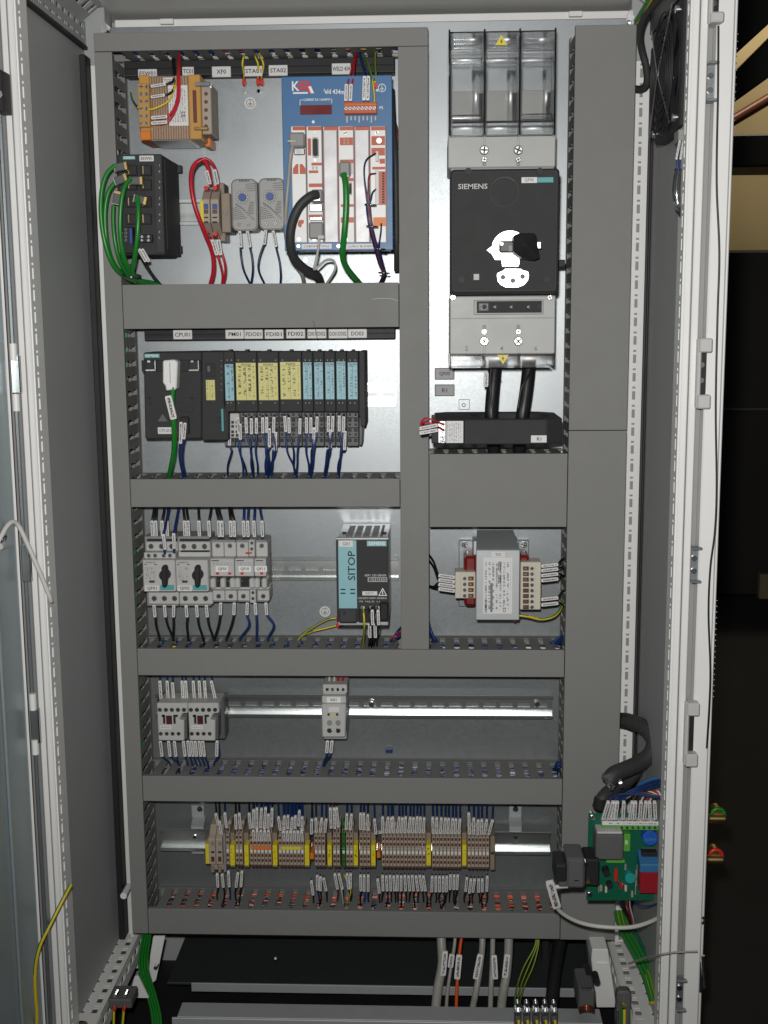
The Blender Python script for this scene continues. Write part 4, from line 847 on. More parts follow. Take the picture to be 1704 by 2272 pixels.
for i, (c, du, st) in enumerate((('w_navy', 0, 0), ('w_blue', 3, 0), ('w_black', 5, 1), ('w_red', 2, 1), ('w_navy', -2, 2), ('w_blue', 6, 2), ('w_black', 1, 0), ('w_brown', 4, 1), ('w_blue', 7, 3), ('w_navy', 9, 3))):
    start = [[(834, 340, Yw-.01), (812, 356, Yw-.02), (808, 390, Yw-.022)], [(834, 385, Yw-.01), (820, 388, Yw-.02), (817, 410, Yw-.022)], [(834, 420, Yw-.01), (826, 428, Yw-.02), (822, 445, Yw-.022)], [(846, 496, Yw-.01), (845, 515, Yw-.018), (842, 535, Yw-.02)]][st]
    path = start + [(815+du, 455, Yw-.022), (820+du, 500, Yw-.022)] if st < 3 else start
    path = path + [(833+du, 553, -.05), (842+du*.9, 585, -.03), (850+du*.5, 608, -.01), (838+du*.5, 636, .03)]
    wire('', None, path, 1.7, c, parent=lm, k=4)
for u, v in ((822, 455), (826, 503), (843, 553), (852, 606)): MB().ring(P(u, v, Yw-.022 if v < 560 else -.01), (0.1, 0, 1), 0.0068, 0.0012, 16, 6).build('cable_tie', 'tie_clear', lm, 0, 60)
for i, (u, s0, s1) in enumerate(((768, 187, 224), (778, 187, 224), (808, 169, 223), (816.5, 169, 223))):
    c = 'w_red' if i < 2 else 'w_blue'; q = (790+i*3, 110, .045)
    wire(('%s %s wire with long marker on the orange plug' % (('left', 'right')[i % 2], 'red' if i < 2 else 'blue')), None, [q, (q[0]-(6 if i < 2 else -6), 140, .0), (u+(4 if i < 2 else -1), s0-4, Yw-.005), (u, 215, Yw-.010), (u, 232, Yw-.010)], 2.1, c, [((u+1, s0, Yw-.012), (u-0.5, s1, Yw-.012), 7.5)])
wire('yellow-green wire plugged into the right end of the orange plug', None, [(803, 112, .045), (815, 140, .0), (825, 175, Yw-.006), (830, 210, Yw-.01), (830, 230, Yw-.01)], 2.2, 'w_yg')
o = wire('yellow-green wire bolted to the earth point of the welding controller', None, [(832, 108, .045), (831, 140, .01), (833, 165, -.03), (831, 182, Yw-.006)], 2.6, 'w_yg'); CY(o, 'lug_sleeve', 834, 190, 4.5, Yw-.007, 0.006, 'redlug', 10); CY(o, 'lug', 837, 200, 3, Yw-.004, 0.003, 'steel', 10)
wire('black loom hanging in the gap right of the welding controller', None, [(870, 200, .04), (873, 285, .01), (877, 350, -.005), (879, 450, -.005), (880, 540, .0), (880, 600, .02)], 6, 'hose', name='cable', cat='cable', n=9)
wire('brown cable beside the upper right edge of the welding controller', None, [(874, 268, .03), (880, 290, .02), (881, 330, .02)], 4, 'w_brown', name='cable', cat='cable')
# earth lugs and stickers
for i, (u, uv) in enumerate(((541, 538), (572, 566), (580, 572))):
    o = wire('yellow-green earth wire to a red lug, %s of three by tag STA01' % ('first', 'second', 'third')[i], None, [(545+i*11, 110, .05), (u-(3 if i == 0 else -4*(i-1)), 140, .045), (u, 172, .06)], 2.2, 'w_yg')
    CY(o, 'lug_sleeve', u, 182, 4.6, .064, 0.009, 'redlug', 10); B(o, 'lug_barrel', u-3.5, 172, u+3.5, 190, .066, .072, 'redlug', 0.001); CY(o, 'lug_ring', u-(0 if i == 0 else 5*(i-1.0)), 202, 4.5, .072, 0.004, 'steel', 12)
def earth_sticker(u, v, label):
    t = thing_at('earth_sticker', label, 'sticker', u, v+12, YP); Y = YP-0.0004
    CY(t, 'disc', u, v, 12.5, Y-0.0003, 0.0005, 'label', 28); CY(t, 'circle', u, v, 8.6, Y-0.0006, 0.0003, 'ink', 26); CY(t, 'field', u, v, 7.6, Y-0.0009, 0.0003, 'label', 26)
    for a, b, c, d in ((u-.6, v-7, u+.6, v+1), (u-5, v+.6, u+5, v+1.7), (u-3.4, v+2.8, u+3.4, v+3.8), (u-1.6, v+4.8, u+1.6, v+5.7)): B(t, 'stroke', a, b, c, d, Y-0.0012, Y-0.0009, 'ink', 0)
earth_sticker(555, 229, 'round white earth sticker between transformer and welding controller'); earth_sticker(721, 1357, 'round white earth sticker left of the power supply')
t = thing_at('bolt', 'plate bolt with washer in the top left corner', 'bolt', 283, 151, YP); CY(t, 'washer', 283, 151, 9.5, YP-.004, .004, 'steel', 22); CY(t, 'head', 283, 151, 5.5, YP-.011, .008, 'zinc', 12)
for u, v in ((678, 577), ): 
    t = thing_at('bolt', 'plate bolt just below the welding controller', 'bolt', u, v, YP); CY(t, 'washer', u, v, 5, YP-.003, .003, 'steel', 16); CY(t, 'head', u, v, 3.2, YP-.007, .005, 'steel', 10)
# ================================================================ row 2: PLC
Yc = -0.002
t = thing_at('plc_cpu', 'wide anthracite PLC processor with network sockets, left end of the row', 'plc', 385, 975, 0.07)
PG(t, 'body', [(318, 782), (447, 780), (447, 973), (322, 974)], Yc, 0.060, 'anthracite', 0.0015)
B(t, 'foot', 330, 800, 440, 960, 0.060, 0.0725, 'anthracite2', 0.001)
B(t, 'port_band', 314, 799, 446, 824, Yc-0.0012, Yc+0.002, 'black', 0.0006)
bd = B(t, 'maker_badge', 320, 785, 354, 794, Yc-0.0012, Yc, 'teal', 0.0002); T(bd, 'SIEMENS', 337, 789.5, 6, Yc-0.0017, 'white', wpx=30)
for u in (322, 372, 418):
    p = B(t, 'network_socket', u, 799, u+24, 824, Yc-0.0035, Yc, 'black', 0.0006); B(p, 'socket_field', u+4, 803, u+19, 820, Yc-0.0039, Yc-0.003, 'dark', 0)
    for a, b, c, d in ((u+5, 800, u+11, 804), (u+1, 820, u+23, 823), (u+21, 800, u+23, 822)): B(p, 'shield_edge', a, b, c, d, Yc-0.0042, Yc-0.0034, 'steel', 0)
for u in (330, 424): 
    for a, b, c, d in ((u, 882, u+4, 897), (u, 882, u+12, 884), (u, 896, u+12, 898)): B(t, 'vent_mark', a, b, c, d, Yc-0.0004, Yc, 'dark', 0)
B(t, 'card_slot', 392, 905, 427, 913, Yc-0.0006, Yc, 'dark', 0.0002)
PG(t, 'warning_mark', [(350, 935), (372, 935), (361, 918)], Yc-0.0004, Yc, 'dkgrey')
lb = B(t, 'name_tag', 350, 948, 381, 963, Yc-0.001, Yc, 'label', 0.0003); T(lb, 'CPU01', 366, 955.5, 7, Yc-0.0015, 'inkgrey')
B(t, 'supply_plug', 400, 925, 419, 963, Yc-0.006, Yc, 'black', 0.001)
t = thing_at('plc_module', 'anthracite interface module with small yellow label beside the processor', 'plc module', 476, 978, 0.07, 'PLC modules')
PG(t, 'body', [(447.6, 780), (497, 780), (497, 900), (507, 916), (507, 977), (450, 977), (447.6, 972)], Yc, 0.0725, 'anthracite', 0.0012)
sw = B(t, 'switch_window', 456, 806, 477, 836, Yc-0.0008, Yc, 'black', 0.0003); B(sw, 'switch', 460, 812, 466, 825, Yc-0.0018, Yc-0.0008, 'dkgrey', 0.0003)
B(t, 'label_strip', 457, 843, 477, 888, Yc-0.0012, Yc, 'yellow_text', 0.0003)
for i in range(6): CY(t, 'status_dot', 491, 800+i*13, 1.2, Yc-0.0006, 0.0006, 'midgrey', 6)
B(t, 'release_rib', 491, 907, 496, 957, Yc-0.002, Yc, 'teal', 0.0004); B(t, 'release_button', 482, 925, 490, 938, Yc-0.001, Yc, 'black', 0.0004)
TB = 0.026
def io_module(u0, u1, mat, code, label, lab=(805, 888)):
    t = thing_at('plc_module', label, 'plc module', (u0+u1)/2, 990, 0.07, 'PLC modules')
    B(t, 'front', u0+.5, 780, u1-.5, 914, Yc, 0.05, 'anthracite', 0.0009); B(t, 'latch', (u0+u1)/2-3, 775.5, (u0+u1)/2+4, 780, Yc+0.004, 0.02, 'anthracite2', 0.0004)
    s = B(t, 'label_strip', u0+2.5, lab[0], u1-3, lab[1], Yc-0.0012, Yc, mat, 0.0002)
    T(s, code, (u0+u1)/2, lab[0]+4.2, 4.4, Yc-0.0017, 'ink', wpx=min(u1-u0-8, len(code)*4.2)); B(s, 'divider', (u0+u1)/2-.4, lab[0]+8, (u0+u1)/2+.2, lab[1], Yc-0.0015, Yc-0.0012, 'inkgrey', 0); B(s, 'divider', u0+2.5, lab[0]+8, u1-3, lab[0]+8.6, Yc-0.0015, Yc-0.0012, 'inkgrey', 0)
    for u, v in ((u0+7, 799), (u1-8, 799), (u0+8, 894), (u1-9, 894)): CY(t, 'status_lamp', u, v, 1.1, Yc-0.0006, 0.0006, 'ltgrey', 6)
    b = B(t, 'terminal_base', u0+.5, 914, u1-.5, 990, TB, 0.0725, 'dkgrey', 0.0008)
    n = max(2, round((u1-u0)/12.3)); m = MB()
    for i in range(n):
        for j, v in enumerate((920, 932, 942, 954, 964, 977)):
            uc = u0+(i+.5)*(u1-u0)/n
            if j % 2: q = RX(uc-4, v-4, uc+4, v+4, TB); m.box(q[0], q[1], TB-0.0004, TB+0.003, q[2], q[3])
            else: m.cyl(P(uc, v, TB-0.0004), (0, 1, 0), PXW(3.2, TB), 0.003, 8)
    m.build('clamp_openings', 'dark', b)
    for v in (926, 948, 970): B(b, 'terminal_step', u0+.6, v, u1-.6, v+1.6, TB-0.0014, TB, 'anthracite2', 0.0003)
    return t
io_module(497, 521.5, 'cyan_text', 'PM-C1', 'narrow PLC power module with blue label, first after the interface module', (808, 889))
io_module(521.5, 571, 'yellow_text', 'FDO01', 'wide PLC module with yellow label under tag FDO01')
io_module(571, 619.5, 'yellow_text', 'FDI01', 'wide PLC module with yellow label under tag FDI01')
io_module(619.5, 670, 'yellow_text', 'FDI02', 'wide PLC module with yellow label under tag FDI02', (803, 886))
for i, (a, b, c) in enumerate(((670, 695, 'DI01'), (695, 719.5, 'DI02'), (719.5, 744.5, 'DO01'), (744.5, 769.5, 'DO02'), (769.5, 796, 'DO03'))):
    io_module(a, b, 'cyan_text', c, 'narrow PLC module with blue label, %s of five from the left' % ('first', 'second', 'third', 'fourth', 'fifth')[i], (804-(2 if i == 3 else 0), 886))
t = thing_at('plc_end_cover', 'plain anthracite cover closing the right end of the PLC row', 'end cover', 804, 950, 0.07)
PG(t, 'cover', [(796.5, 779), (809, 779), (811, 946), (800, 946), (799, 926), (796.5, 920)], Yc+0.004, 0.0725, 'anthracite2', 0.001)
PG(t, 'base', [(797, 925), (806, 925), (803, 988), (797, 988)], TB, 0.0725, 'dkgrey', 0.0008)
B(t, 'grey_block', 507, 917, 532, 972, 0.0, TB, 'ltgrey', 0.001) if False else None
t = thing_at('terminal_plug', 'light grey four-hole plug under the PLC power module', 'plug', 519, 972, TB)
B(t, 'body', 507.5, 917, 531.5, 972, 0.012, TB-0.0015, 'ltgrey', 0.001)
for u in (516, 526):
    for v in (937, 946, 958, 966): B(t, 'clamp_opening', u-3, v-3, u+3, v+3, 0.0115, 0.014, 'dark', 0)
# profibus-style plug and cable on the processor
o = wire('green network cable from the white plug down into the duct', None, [(384, 862, -.022), (382, 900, -.02), (386, 950, -.016), (386, 1000, -.005), (379, 1040, .012), (370, 1075, .04)], 6, 'w_green', [((373, 878, -.030), (386, 930, -.028), 15)], name='network_cable', cat='cable', n=10)
PG(o, 'plug', [(361, 800), (385, 798), (394, 802), (391, 864), (368, 867), (367, 856), (361, 850)], -0.026, -0.006, 'white', 0.0015)
B(o, 'plug_rib', 376, 804, 378, 850, -0.0275, -0.026, 'ltgrey', 0.0004); CY(o, 'plug_screw', 384, 861, 2, -0.027, 0.002, 'dark', 8)
for k in range(2):
    wire('blue wire with marker from the processor supply plug, %s of two' % ('left', 'right')[k], None, [(404+k*9, 934, -.004), (403+k*8, 965, -.004), (399+k*7, 990, .0), (399+k*6, 1020, .01), (408+k*5, 1062, .035)], 2.8, 'w_blue', [((402+k*9, 936+k*2, -.009), (401+k*7, 984-k*10, -.008), 7)])
plcw = [(510, 948, 505, 1050, 'w'), (528, 928, 546, 1045, 'w'), (533, 942, 540, 1050, ''), (546, 928, 560, 1048, ''), (558, 930, 562, 1050, ''), (569, 929, 572, 1045, ''), (583, 928, 590, 1052, ''), (592, 927, 594, 1052, ''), (598, 952, 598, 1050, ''), (608, 927, 600, 1050, ''), (612, 960, 603, 1050, ''), (632, 925, 655, 1052, ''), (641, 928, 654, 1050, ''), (666, 930, 658, 1050, ''), (680, 928, 686, 1052, ''), (690, 928, 690, 1052, ''), (704, 926, 692, 1050, ''), (697, 950, 689, 1050, ''), (729, 925, 722, 1052, ''), (739, 925, 724, 1050, ''), (734, 955, 720, 1052, ''), (753, 924, 750, 1052, ''), (763, 926, 752, 1050, ''), (766, 958, 751, 1052, '')]
plcw.sort()
for i, (u, v, ue, ve, _) in enumerate(plcw):
    dn = 0 if v < 945 else 1; Y0 = 0.016 if not dn else 0.020; sag = (ue-u)
    ln = 33 if not dn else 40
    su = u+sag*0.10
    wire('blue wire with white marker below the PLC terminals, %s from the left' % NTH[i], 'blue wires below the PLC modules', [(u-sag*.02, v-6, TB-.002), (u, v+6, Y0), (su, v+ln, Y0), (u+sag*.35+(6 if i % 3 == 0 else -3), 1000, Y0), (u+sag*.8, 1030, .025), (ue, ve, .040), (ue+2, ve+20, .05)], 2.3, 'w_blue' if i % 4 else 'w_navy', [((u, v-2, Y0-.003), (su, v+ln, Y0-.003), 6.6)])
# ================================================================ row 3: protection devices
def starter(uf, ut, ub, code, label, aux):
    """motor starter: terminals above and below, square face with rotary handle"""
    Y = -0.004; Yt_ = 0.022
    t = thing_at('motor_starter', label, 'motor starter', uf+36, 1341, 0.07, 'motor starters')
    B(t, 'body', ut, 1190, ut+71, 1345, Yt_+0.006, 0.0725, 'midgrey', 0.001)
    tp = B(t, 'upper_terminals', ut, 1202, ut+71, 1223, Yt_, 0.06, 'ltgrey', 0.0012)
    B(tp, 'wire_entries', ut+3, 1196, ut+68, 1201, Yt_+0.004, 0.05, 'dark', 0.0004)
    for i in range(3): screw(tp, ut+12+i*23, 1212.5, 6.0, Yt_-0.003, False, 'clamp_screw')
    if aux:
        ax = B(t, 'auxiliary_block', uf+2, 1226, uf+72, 1240, 0.008, 0.05, 'ltgrey', 0.001)
        for a in (13, 27, 46, 60): screw(ax, uf+a, 1233, 4.6, 0.006, False, 'clamp_screw')
    else:
        ax = B(t, 'label_bridge', ut, 1224, ut+71, 1236, 0.014, 0.05, 'ltgrey', 0.001); B(ax, 'bridge_slot', ut+5, 1223, ut+68, 1225, 0.0125, 0.02, 'dark', 0.0003)
    fc = B(t, 'face', uf, 1242.5, uf+72, 1313, Y, 0.05, 'ltgrey', 0.0014)
    T(fc, 'SIEMENS', uf+16, 1248, 4.2, Y-0.0005, 'inkgrey', wpx=25)
    for a, b in ((3, 8), (25, 31)): B(fc, 'print', uf+a, 1252, uf+b, 1253.5, Y-0.0004, Y, 'ink', 0)
    B(fc, 'print_field', uf+4, 1256, uf+30, 1292, Y-0.0003, Y, 'grey_text', 0)
    B(fc, 'window', uf+14, 1288, uf+26, 1293, Y-0.0005, Y, 'ink', 0)
    nt_ = B(fc, 'name_tag', uf+4, 1299, uf+36, 1312, Y-0.0007, Y, 'label', 0.0002); T(nt_, code, uf+20, 1305.5, 8, Y-0.0012, 'ink', wpx=22)
    B(fc, 'teal_field', uf+38, 1298, uf+69, 1309, Y-0.0005, Y, 'teal', 0)
    h = CY(t, 'handle_disc', uf+47, 1277, 12, Y-0.010, 0.010, 'black', 26, 12.5)
    PG(h, 'handle', [(uf+41, 1258), (uf+45, 1255), (uf+49, 1255), (uf+53, 1258), (uf+54, 1280), (uf+52, 1301), (uf+48, 1304), (uf+44, 1303), (uf+42, 1299), (uf+40, 1280)], Y-0.020, Y-0.010, 'black', 0.0015)
    lo = B(t, 'lower_terminals', ub, 1313.5, ub+68+(6 if not aux else 0), 1341, Yt_, 0.06, 'ltgrey', 0.0012)
    for i in range(3): screw(lo, ub+13+i*22.5, 1328, 6.0, Yt_-0.003, False, 'clamp_screw')
    return t
starter(317, 323, 329, 'QF01', 'motor starter with black rotary handle tagged QF01', True)
starter(390, 395.5, 398, 'QF02', 'motor starter with black rotary handle tagged QF02', False)
def mcb(poles, uf, ut, ub, code, label, aux=None):
    """miniature breaker: terminals, face with red flags, toggle levers"""
    Y = 0.012; Ys_ = 0.026; wd = 27.0; W = wd*poles + (16 if aux else 0)
    t = thing_at('circuit_breaker', label, 'circuit breaker', uf+W/2, 1334, 0.07, 'miniature circuit breakers')
    B(t, 'body', ut+.5, 1198, ut+W-.5, 1336, Ys_+0.004, 0.0725, 'midgrey', 0.001)
    for i in range(poles):
        a = B(t, 'upper_terminal', ut+.5+i*wd, 1203, ut+wd-.5+i*wd, 1235, Ys_, 0.06, 'ltgrey', 0.0008); screw(a, ut+13+i*wd, 1211, 5.4, Ys_-0.002, False, 'clamp_screw', me=SCREWS)
        b = B(t, 'lower_terminal', ub+.5+i*wd, 1310, ub+wd-.5+i*wd, 1333, Ys_, 0.06, 'ltgrey', 0.0008); screw(b, ub+13+i*wd, 1323, 5.4, Ys_-0.002, False, 'clamp_screw', me=SCREWS)
    if aux:
        for (u_, va, vb, nm) in ((ut+wd*poles, 1198, 1235, 'upper_contact'), (ub+wd*poles, 1308, 1338, 'lower_contact')):
            a = B(t, nm, u_+.5, va, u_+13.5, vb, Ys_-0.004, 0.06, 'ltgrey', 0.0008)
            for v in (va+7, va+20): screw(a, u_+7, v, 3.8, Ys_-0.006, False, 'clamp_screw')
        B(t, 'red_indicator', uf+24, 1226, uf+38, 1229, Ys_-0.006, Ys_-0.003, 'redlug', 0.0003)
    f = B(t, 'face', uf+.5, 1239.5, uf+W-.5, 1279, Y, 0.05, 'ltgrey', 0.001)
    B(f, 'print_line', uf+3, 1243, uf+20, 1245, Y-0.0004, Y, 'ink', 0); B(f, 'print_field', uf+3, 1247, uf+W-4, 1257, Y-0.0003, Y, 'grey_text', 0)
    nt_ = B(f, 'name_tag', uf+W/2-15+(2 if poles == 1 else 0), 1256, uf+W/2+13+(2 if poles == 1 else 0), 1269, Y-0.0007, Y, 'white', 0.0002); T(nt_, code, uf+W/2+(0 if poles == 2 else 1), 1262.5, 7.5, Y-0.0012, 'ink', wpx=19)
    for i in range(poles): B(f, 'red_flag', uf+13+i*wd, 1270, uf+20+i*wd, 1275, Y-0.0006, Y, 'redlug', 0.0002)
    B(t, 'toggle_recess', uf+.8, 1279, uf+W-.8, 1303, Y+0.006, 0.05, 'black', 0.0006)
    n = poles+1
    for i in range(n):
        u_ = uf+W*i/(n-1)-5 if poles > 1 or aux else uf+W*i-5
        u_ = max(uf, min(uf+W-11, u_))
        B(t, 'toggle_bridge', u_, 1284, u_+12, 1306, Y-0.006, 0.03, 'ltgrey', 0.0018)
    for i in range(poles): B(t, 'toggle', uf+8+i*wd, 1288, uf+20+i*wd, 1292, Y+0.001, 0.03, 'dkgrey', 0.0012)
    B(t, 'lower_lip', uf+2, 1303, uf+W+6, 1309, Y+0.004, 0.05, 'ltgrey', 0.0012)
    return t
mcb(2, 466, 470, 472, 'QF03', 'two-pole circuit breaker tagged QF03 beside the motor starters')
mcb(1, 520.5, 524.5, 527, 'QF10', 'circuit breaker with auxiliary contact tagged QF10', aux=True)
mcb(1, 564, 567.5, 571, 'QF11', 'single-pole circuit breaker tagged QF11 at the right end', None)
topw = [(338, 343, 'w_black'), (346, 348, 'w_black'), (360, 366, 'w_black'), (371, 374, 'w_black'), (361, 380, 'w_blue'), (393, 400, 'w_blue'), (410, 406, 'w_black'), (418, 413, 'w_black'), (442, 440, 'w_black'), (464, 470, 'w_black'), (486, 478, 'w_black'), (493, 484, 'w_black'), (512, 508, 'w_black'), (520, 512, 'w_black'), (541, 542, 'w_blue'), (550, 552, 'w_blue'), (564, 566, 'w_blue'), (582, 576, 'w_blue')]
for i, (u, ut, c) in enumerate(topw):
    same = [q for q in topw if q[2] == c]; k = sorted(q[0] for q in same).index(u); col = 'blue' if 'blue' in c else 'black'
    Y0 = 0.036 if i not in (4, 5) else 0.004
    va, vb = (1155, 1191) if i not in (4, 5) else ((1185, 1219) if i == 4 else (1183, 1217))
    if i == 5: u = 386
    if i == 4: u = 363
    wire('%s of the %s wires entering the breaker row from above, counted from the left' % (NTH[k], col), '%s wires above the breaker row' % ('blue' if 'blue' in c else 'black'), [(ut, 1106, .06), (ut+(u-ut)*.3, 1132, .045), (u, va+4, Y0), (u+(3 if i in (4,) else .5), vb+10, Y0+.004)], 3.0, c, [((u-.5, va, Y0-.004), (u+(4 if i == 4 else 1), vb, Y0-.004), 7.2)])
lowt = [(342, 355, 'w_black'), (365, 386, 'w_black'), (386, 384, 'w_black'), (413, 418, 'w_black'), (436, 452, 'w_black'), (458, 475, 'w_black'), (490, 476, 'w_black'), (520, 502, 'w_black'), (549, 533, 'w_blue'), (566, 570, 'w_blue'), (590, 596, 'w_blue')]
for i, (u, ue, c) in enumerate(lowt):
    top = 1341 if i < 6 else 1336; sg = ue-u; d = 3 if sg > 0 else -1
    wire('%s wire leaving the breaker row downwards, %s of the eleven from the left' % ('blue' if 'blue' in c else 'black', NTH[i]), '%s wires below the breaker row' % ('blue' if 'blue' in c else 'black'), [(u, top-4, .034), (u+1, top+10, .030), (u+d, top+28, .030), (u+(sg*.35 if c == 'w_black' else (18 if i == 10 else 4)), 1388, .032), (u+sg*.9, 1415, .042), (ue, 1430, .05), (ue, 1450, .055)], 3.0, c, [((u, top+1, .026), (u+d*.8, top+28, .026), 7)])
# ---- power supply
Yp = -0.048
t = thing_at('power_supply', 'black and turquoise power supply with vented metal top', 'power supply', 804, 1395, 0.07)
x_0, x_1, z_0, z_1 = RX(746.5, 1196, 862, 1380, Yp)
MB().box(x_0+0.0008, x_1-0.0008, Yp+0.004, 0.0725, z_0-0.006, z_1).build('metal_case', 'alu', t, 0.001)
B(t, 'front', 746.5, 1198.5, 861.5, 1380, Yp, Yp+0.0035, 'anthracite', 0.0008)
B(t, 'front_lip', 746, 1193.5, 862, 1197, Yp-0.001, Yp+0.006, 'alu', 0.0004)
st = B(t, 'turquoise_strip', 751, 1199, 791.5, 1350, Yp-0.0008, Yp, 'cyan', 0.0003)
lb = B(t, 'name_tag', 751.5, 1199, 783, 1213.5, Yp-0.0014, Yp-0.0008, 'label', 0.0002); T(lb, 'G01', 768, 1206.5, 7.5, Yp-0.0019, 'inkgrey')
T(st, 'SITOP', 780, 1255, 17, Yp-0.0013, 'ink', -math.pi/2, wpx=68)
for u in (755.5, 777): 
    for v in (1306.5, 1315): B(st, 'bar_mark', u, v, u+11, v+2.8, Yp-0.0012, Yp-0.0008, 'w_navy', 0)
bd = B(t, 'maker_badge', 814, 1200, 857.5, 1212, Yp-0.0008, Yp, 'cyan', 0.0002); T(bd, 'SIEMENS', 836, 1206, 7.2, Yp-0.0013, 'white', wpx=37)
T(t, '6EP1 333-3BA00', 833, 1276.5, 5.2, Yp-0.0005, 'ltgrey', wpx=49)
nb = B(t, 'number_box', 816, 1281, 859, 1291, Yp-0.0004, Yp, 'ltgrey', 0)
for i in range(5): B(nb, 'number_field', 818+i*8.2, 1282.5, 824.5+i*8.2, 1289.5, Yp-0.0008, Yp-0.0004, 'anthracite', 0); T(nb, str(i+1), 821.2+i*8.2, 1286, 4.5, Yp-0.0011, 'white')
ib = B(t, 'input_box', 804, 1312, 837, 1321, Yp-0.0004, Yp, 'label', 0); T(ib, 'INPUT', 820, 1316.5, 5, Yp-0.0008, 'inkgrey')
wt = PG(t, 'warning_triangle', [(839, 1322), (859, 1322), (849, 1304)], Yp-0.0005, Yp, 'white'); PG(wt, 'triangle_field', [(842, 1320), (856, 1320), (849, 1308)], Yp-0.0009, Yp-0.0005, 'anthracite'); B(wt, 'bolt_mark', 848, 1311, 850, 1319, Yp-0.0012, Yp-0.0009, 'white', 0)
T(t, '120/230V-500V 50/60Hz', 826, 1327, 4.6, Yp-0.0005, 'ltgrey', wpx=66); T(t, 'PE  N(L2)  L1', 820, 1335, 4.6, Yp-0.0005, 'ltgrey', wpx=46)
T(t, 'DC 24V', 851, 1358, 4.4, Yp-0.0005, 'ltgrey', wpx=18); T(t, '5A', 857, 1365, 4.4, Yp-0.0005, 'ltgrey')
T(t, '24V', 801, 1358, 4.2, Yp-0.0005, 'ltgrey'); T(t, '5A', 801, 1365, 4.2, Yp-0.0005, 'ltgrey')
B(t, 'lower_cover', 750, 1351, 794, 1384, Yp-0.004, Yp+0.02, 'anthracite2', 0.003); CY(t, 'cover_hole', 764, 1360, 4, Yp-0.0045, 0.002, 'dark')
B(t, 'terminal_cover', 842, 1338, 862, 1378, Yp-0.006, Yp+0.01, 'black', 0.002)
B(t, 'terminal_row', 796, 1352, 842, 1382, Yp-0.002, Yp+0.01, 'black', 0.001)
# vented top: four louvre bays with dark slots
zt = z_1+0.0003; yA, yB = Yp+0.018, 0.060
for k in range(5):
    xa_ = x_0+(x_1-x_0)*(0.17+0.165*k); wv = (x_1-x_0)*(0.12 if k < 4 else 0.05)
    for j in range(9 if k < 4 else 1):
        ya = yA+(yB-yA)*j/9; MB().box(xa_, xa_+wv, ya, ya+((yB-yA)/9*0.45 if k < 4 else yB-yA), zt-0.0006, zt+0.0003).build('vent_slot', 'dkgrey', t)
for xx in (x_0+0.008, x_1-0.007): MB().cyl((xx, Yp+0.045, zt), (0, 0, 1), 0.0032, 0.001, 12).build('top_screw', 'black', t)
# wires of the power supply
for i, (u, c, mk_) in enumerate(((806, 'w_yg', 0), (820, 'w_black', 1), (826, 'w_black', 1), (832, 'w_black', 1), (839, 'w_black', 1))):
    names = ('yellow-green', 'first black', 'second black', 'third black', 'fourth black')
    wire('%s wire hanging from the power supply terminals' % names[i], None, [(u-2, 1347, Yp-.004), (u+1, 1365, Yp-.012), (u+2, 1390, Yp-.008), (u+1-i, 1415, -.01), (u-2, 1438, .03), (u-2, 1452, .05)], 2.6, c, [((u, 1353+(i % 2)*30, Yp-.016+(i % 2)*.006), (u+1, 1386+(i % 2)*28, Yp-.013+(i % 2)*.008), 7)] if mk_ else [])
for u in (805, 822, 838): B(t, 'terminal_tag', u-4, 1346, u+4, 1351, Yp-.004, Yp, 'label', 0.0003)
for k in range(2):
    o = wire('yellow-green earth wire to the red lug, %s one left of the power supply' % ('upper', 'lower')[k], None, [(752+k*2, 1372+k*14, .045), (728-k*6, 1374+k*20, .045), (690, 1394+k*8, .045), (664, 1415, .05), (655, 1440, .058)], 2.2, 'w_yg'); CY(o, 'lug_sleeve', 752, 1373+k*14, 7, .040, .012, 'redlug', 12, 5); CY(o, 'lug', 760, 1376+k*12, 4, .05, .004, 'steel', 10)
# ================================================================ row 4: contactors and timer relay
def contactor(u, label):
    Y = 0.006; Yt_ = 0.026
    t = thing_at('contactor', label, 'contactor', u+34, 1646, 0.07, 'light grey contactors')
    B(t, 'base', u+2, 1550, u+82, 1640, 0.040, 0.0725, 'dkgrey', 0.0015)
    PG(t, 'front', [(u, 1560), (u+68.5, 1560), (u+68.5, 1583), (u+58, 1583), (u+50, 1597), (u+61, 1598), (u+61, 1644), (u+4, 1643)], Y, 0.055, 'ltgrey', 0.0012)
    B(t, 'upper_step', u+2, 1553, u+68, 1560, Yt_, 0.06, 'black', 0.0006)
    PG(t, 'recess', [(u+50, 1596), (u+58, 1584), (u+68, 1584), (u+68, 1640), (u+62, 1641), (u+62, 1598)], Y+0.012, 0.055, 'dkgrey', 0.0006)
    for i in range(5): screw(t, u+7+i*13.4, 1575, 4.9, Y-0.0025, False, 'clamp_screw', me=SCREWS)
    for i in range(4): screw(t, u+9+i*13.2, 1628, 4.6, Y-0.0025, False, 'clamp_screw', me=SCREWS)
    w_ = B(t, 'indicator_window', u+21, 1588, u+34, 1607, Y-0.0008, Y, 'dark', 0.0003); B(w_, 'red_carrier', u+23, 1592, u+31, 1604, Y-0.002, Y-0.0008, 'display', 0.0004)
    for a in (14, 37): B(t, 'side_slot', u+a, 1586, u+a+5, 1606, Y-0.0006, Y, 'dark', 0.0002)
    for a in (11, 41): B(t, 'side_notch', u+a, 1586, u+a+6, 1591, Y-0.0006, Y, 'dark', 0.0002)
    B(t, 'name_tag', u+8, 1610, u+33, 1618, Y-0.0006, Y, 'row_text', 0.0002)
    return t
contactor(347.5, 'light grey contactor at the left end of the long bare rail')
contactor(416.5, 'light grey contactor right of its twin on the long bare rail')
ctop = [(356, 1), (372, 1), (384, 2), (405, 1), (413, 1), (430, 1), (443, 1), (455, 1), (475, 3)]
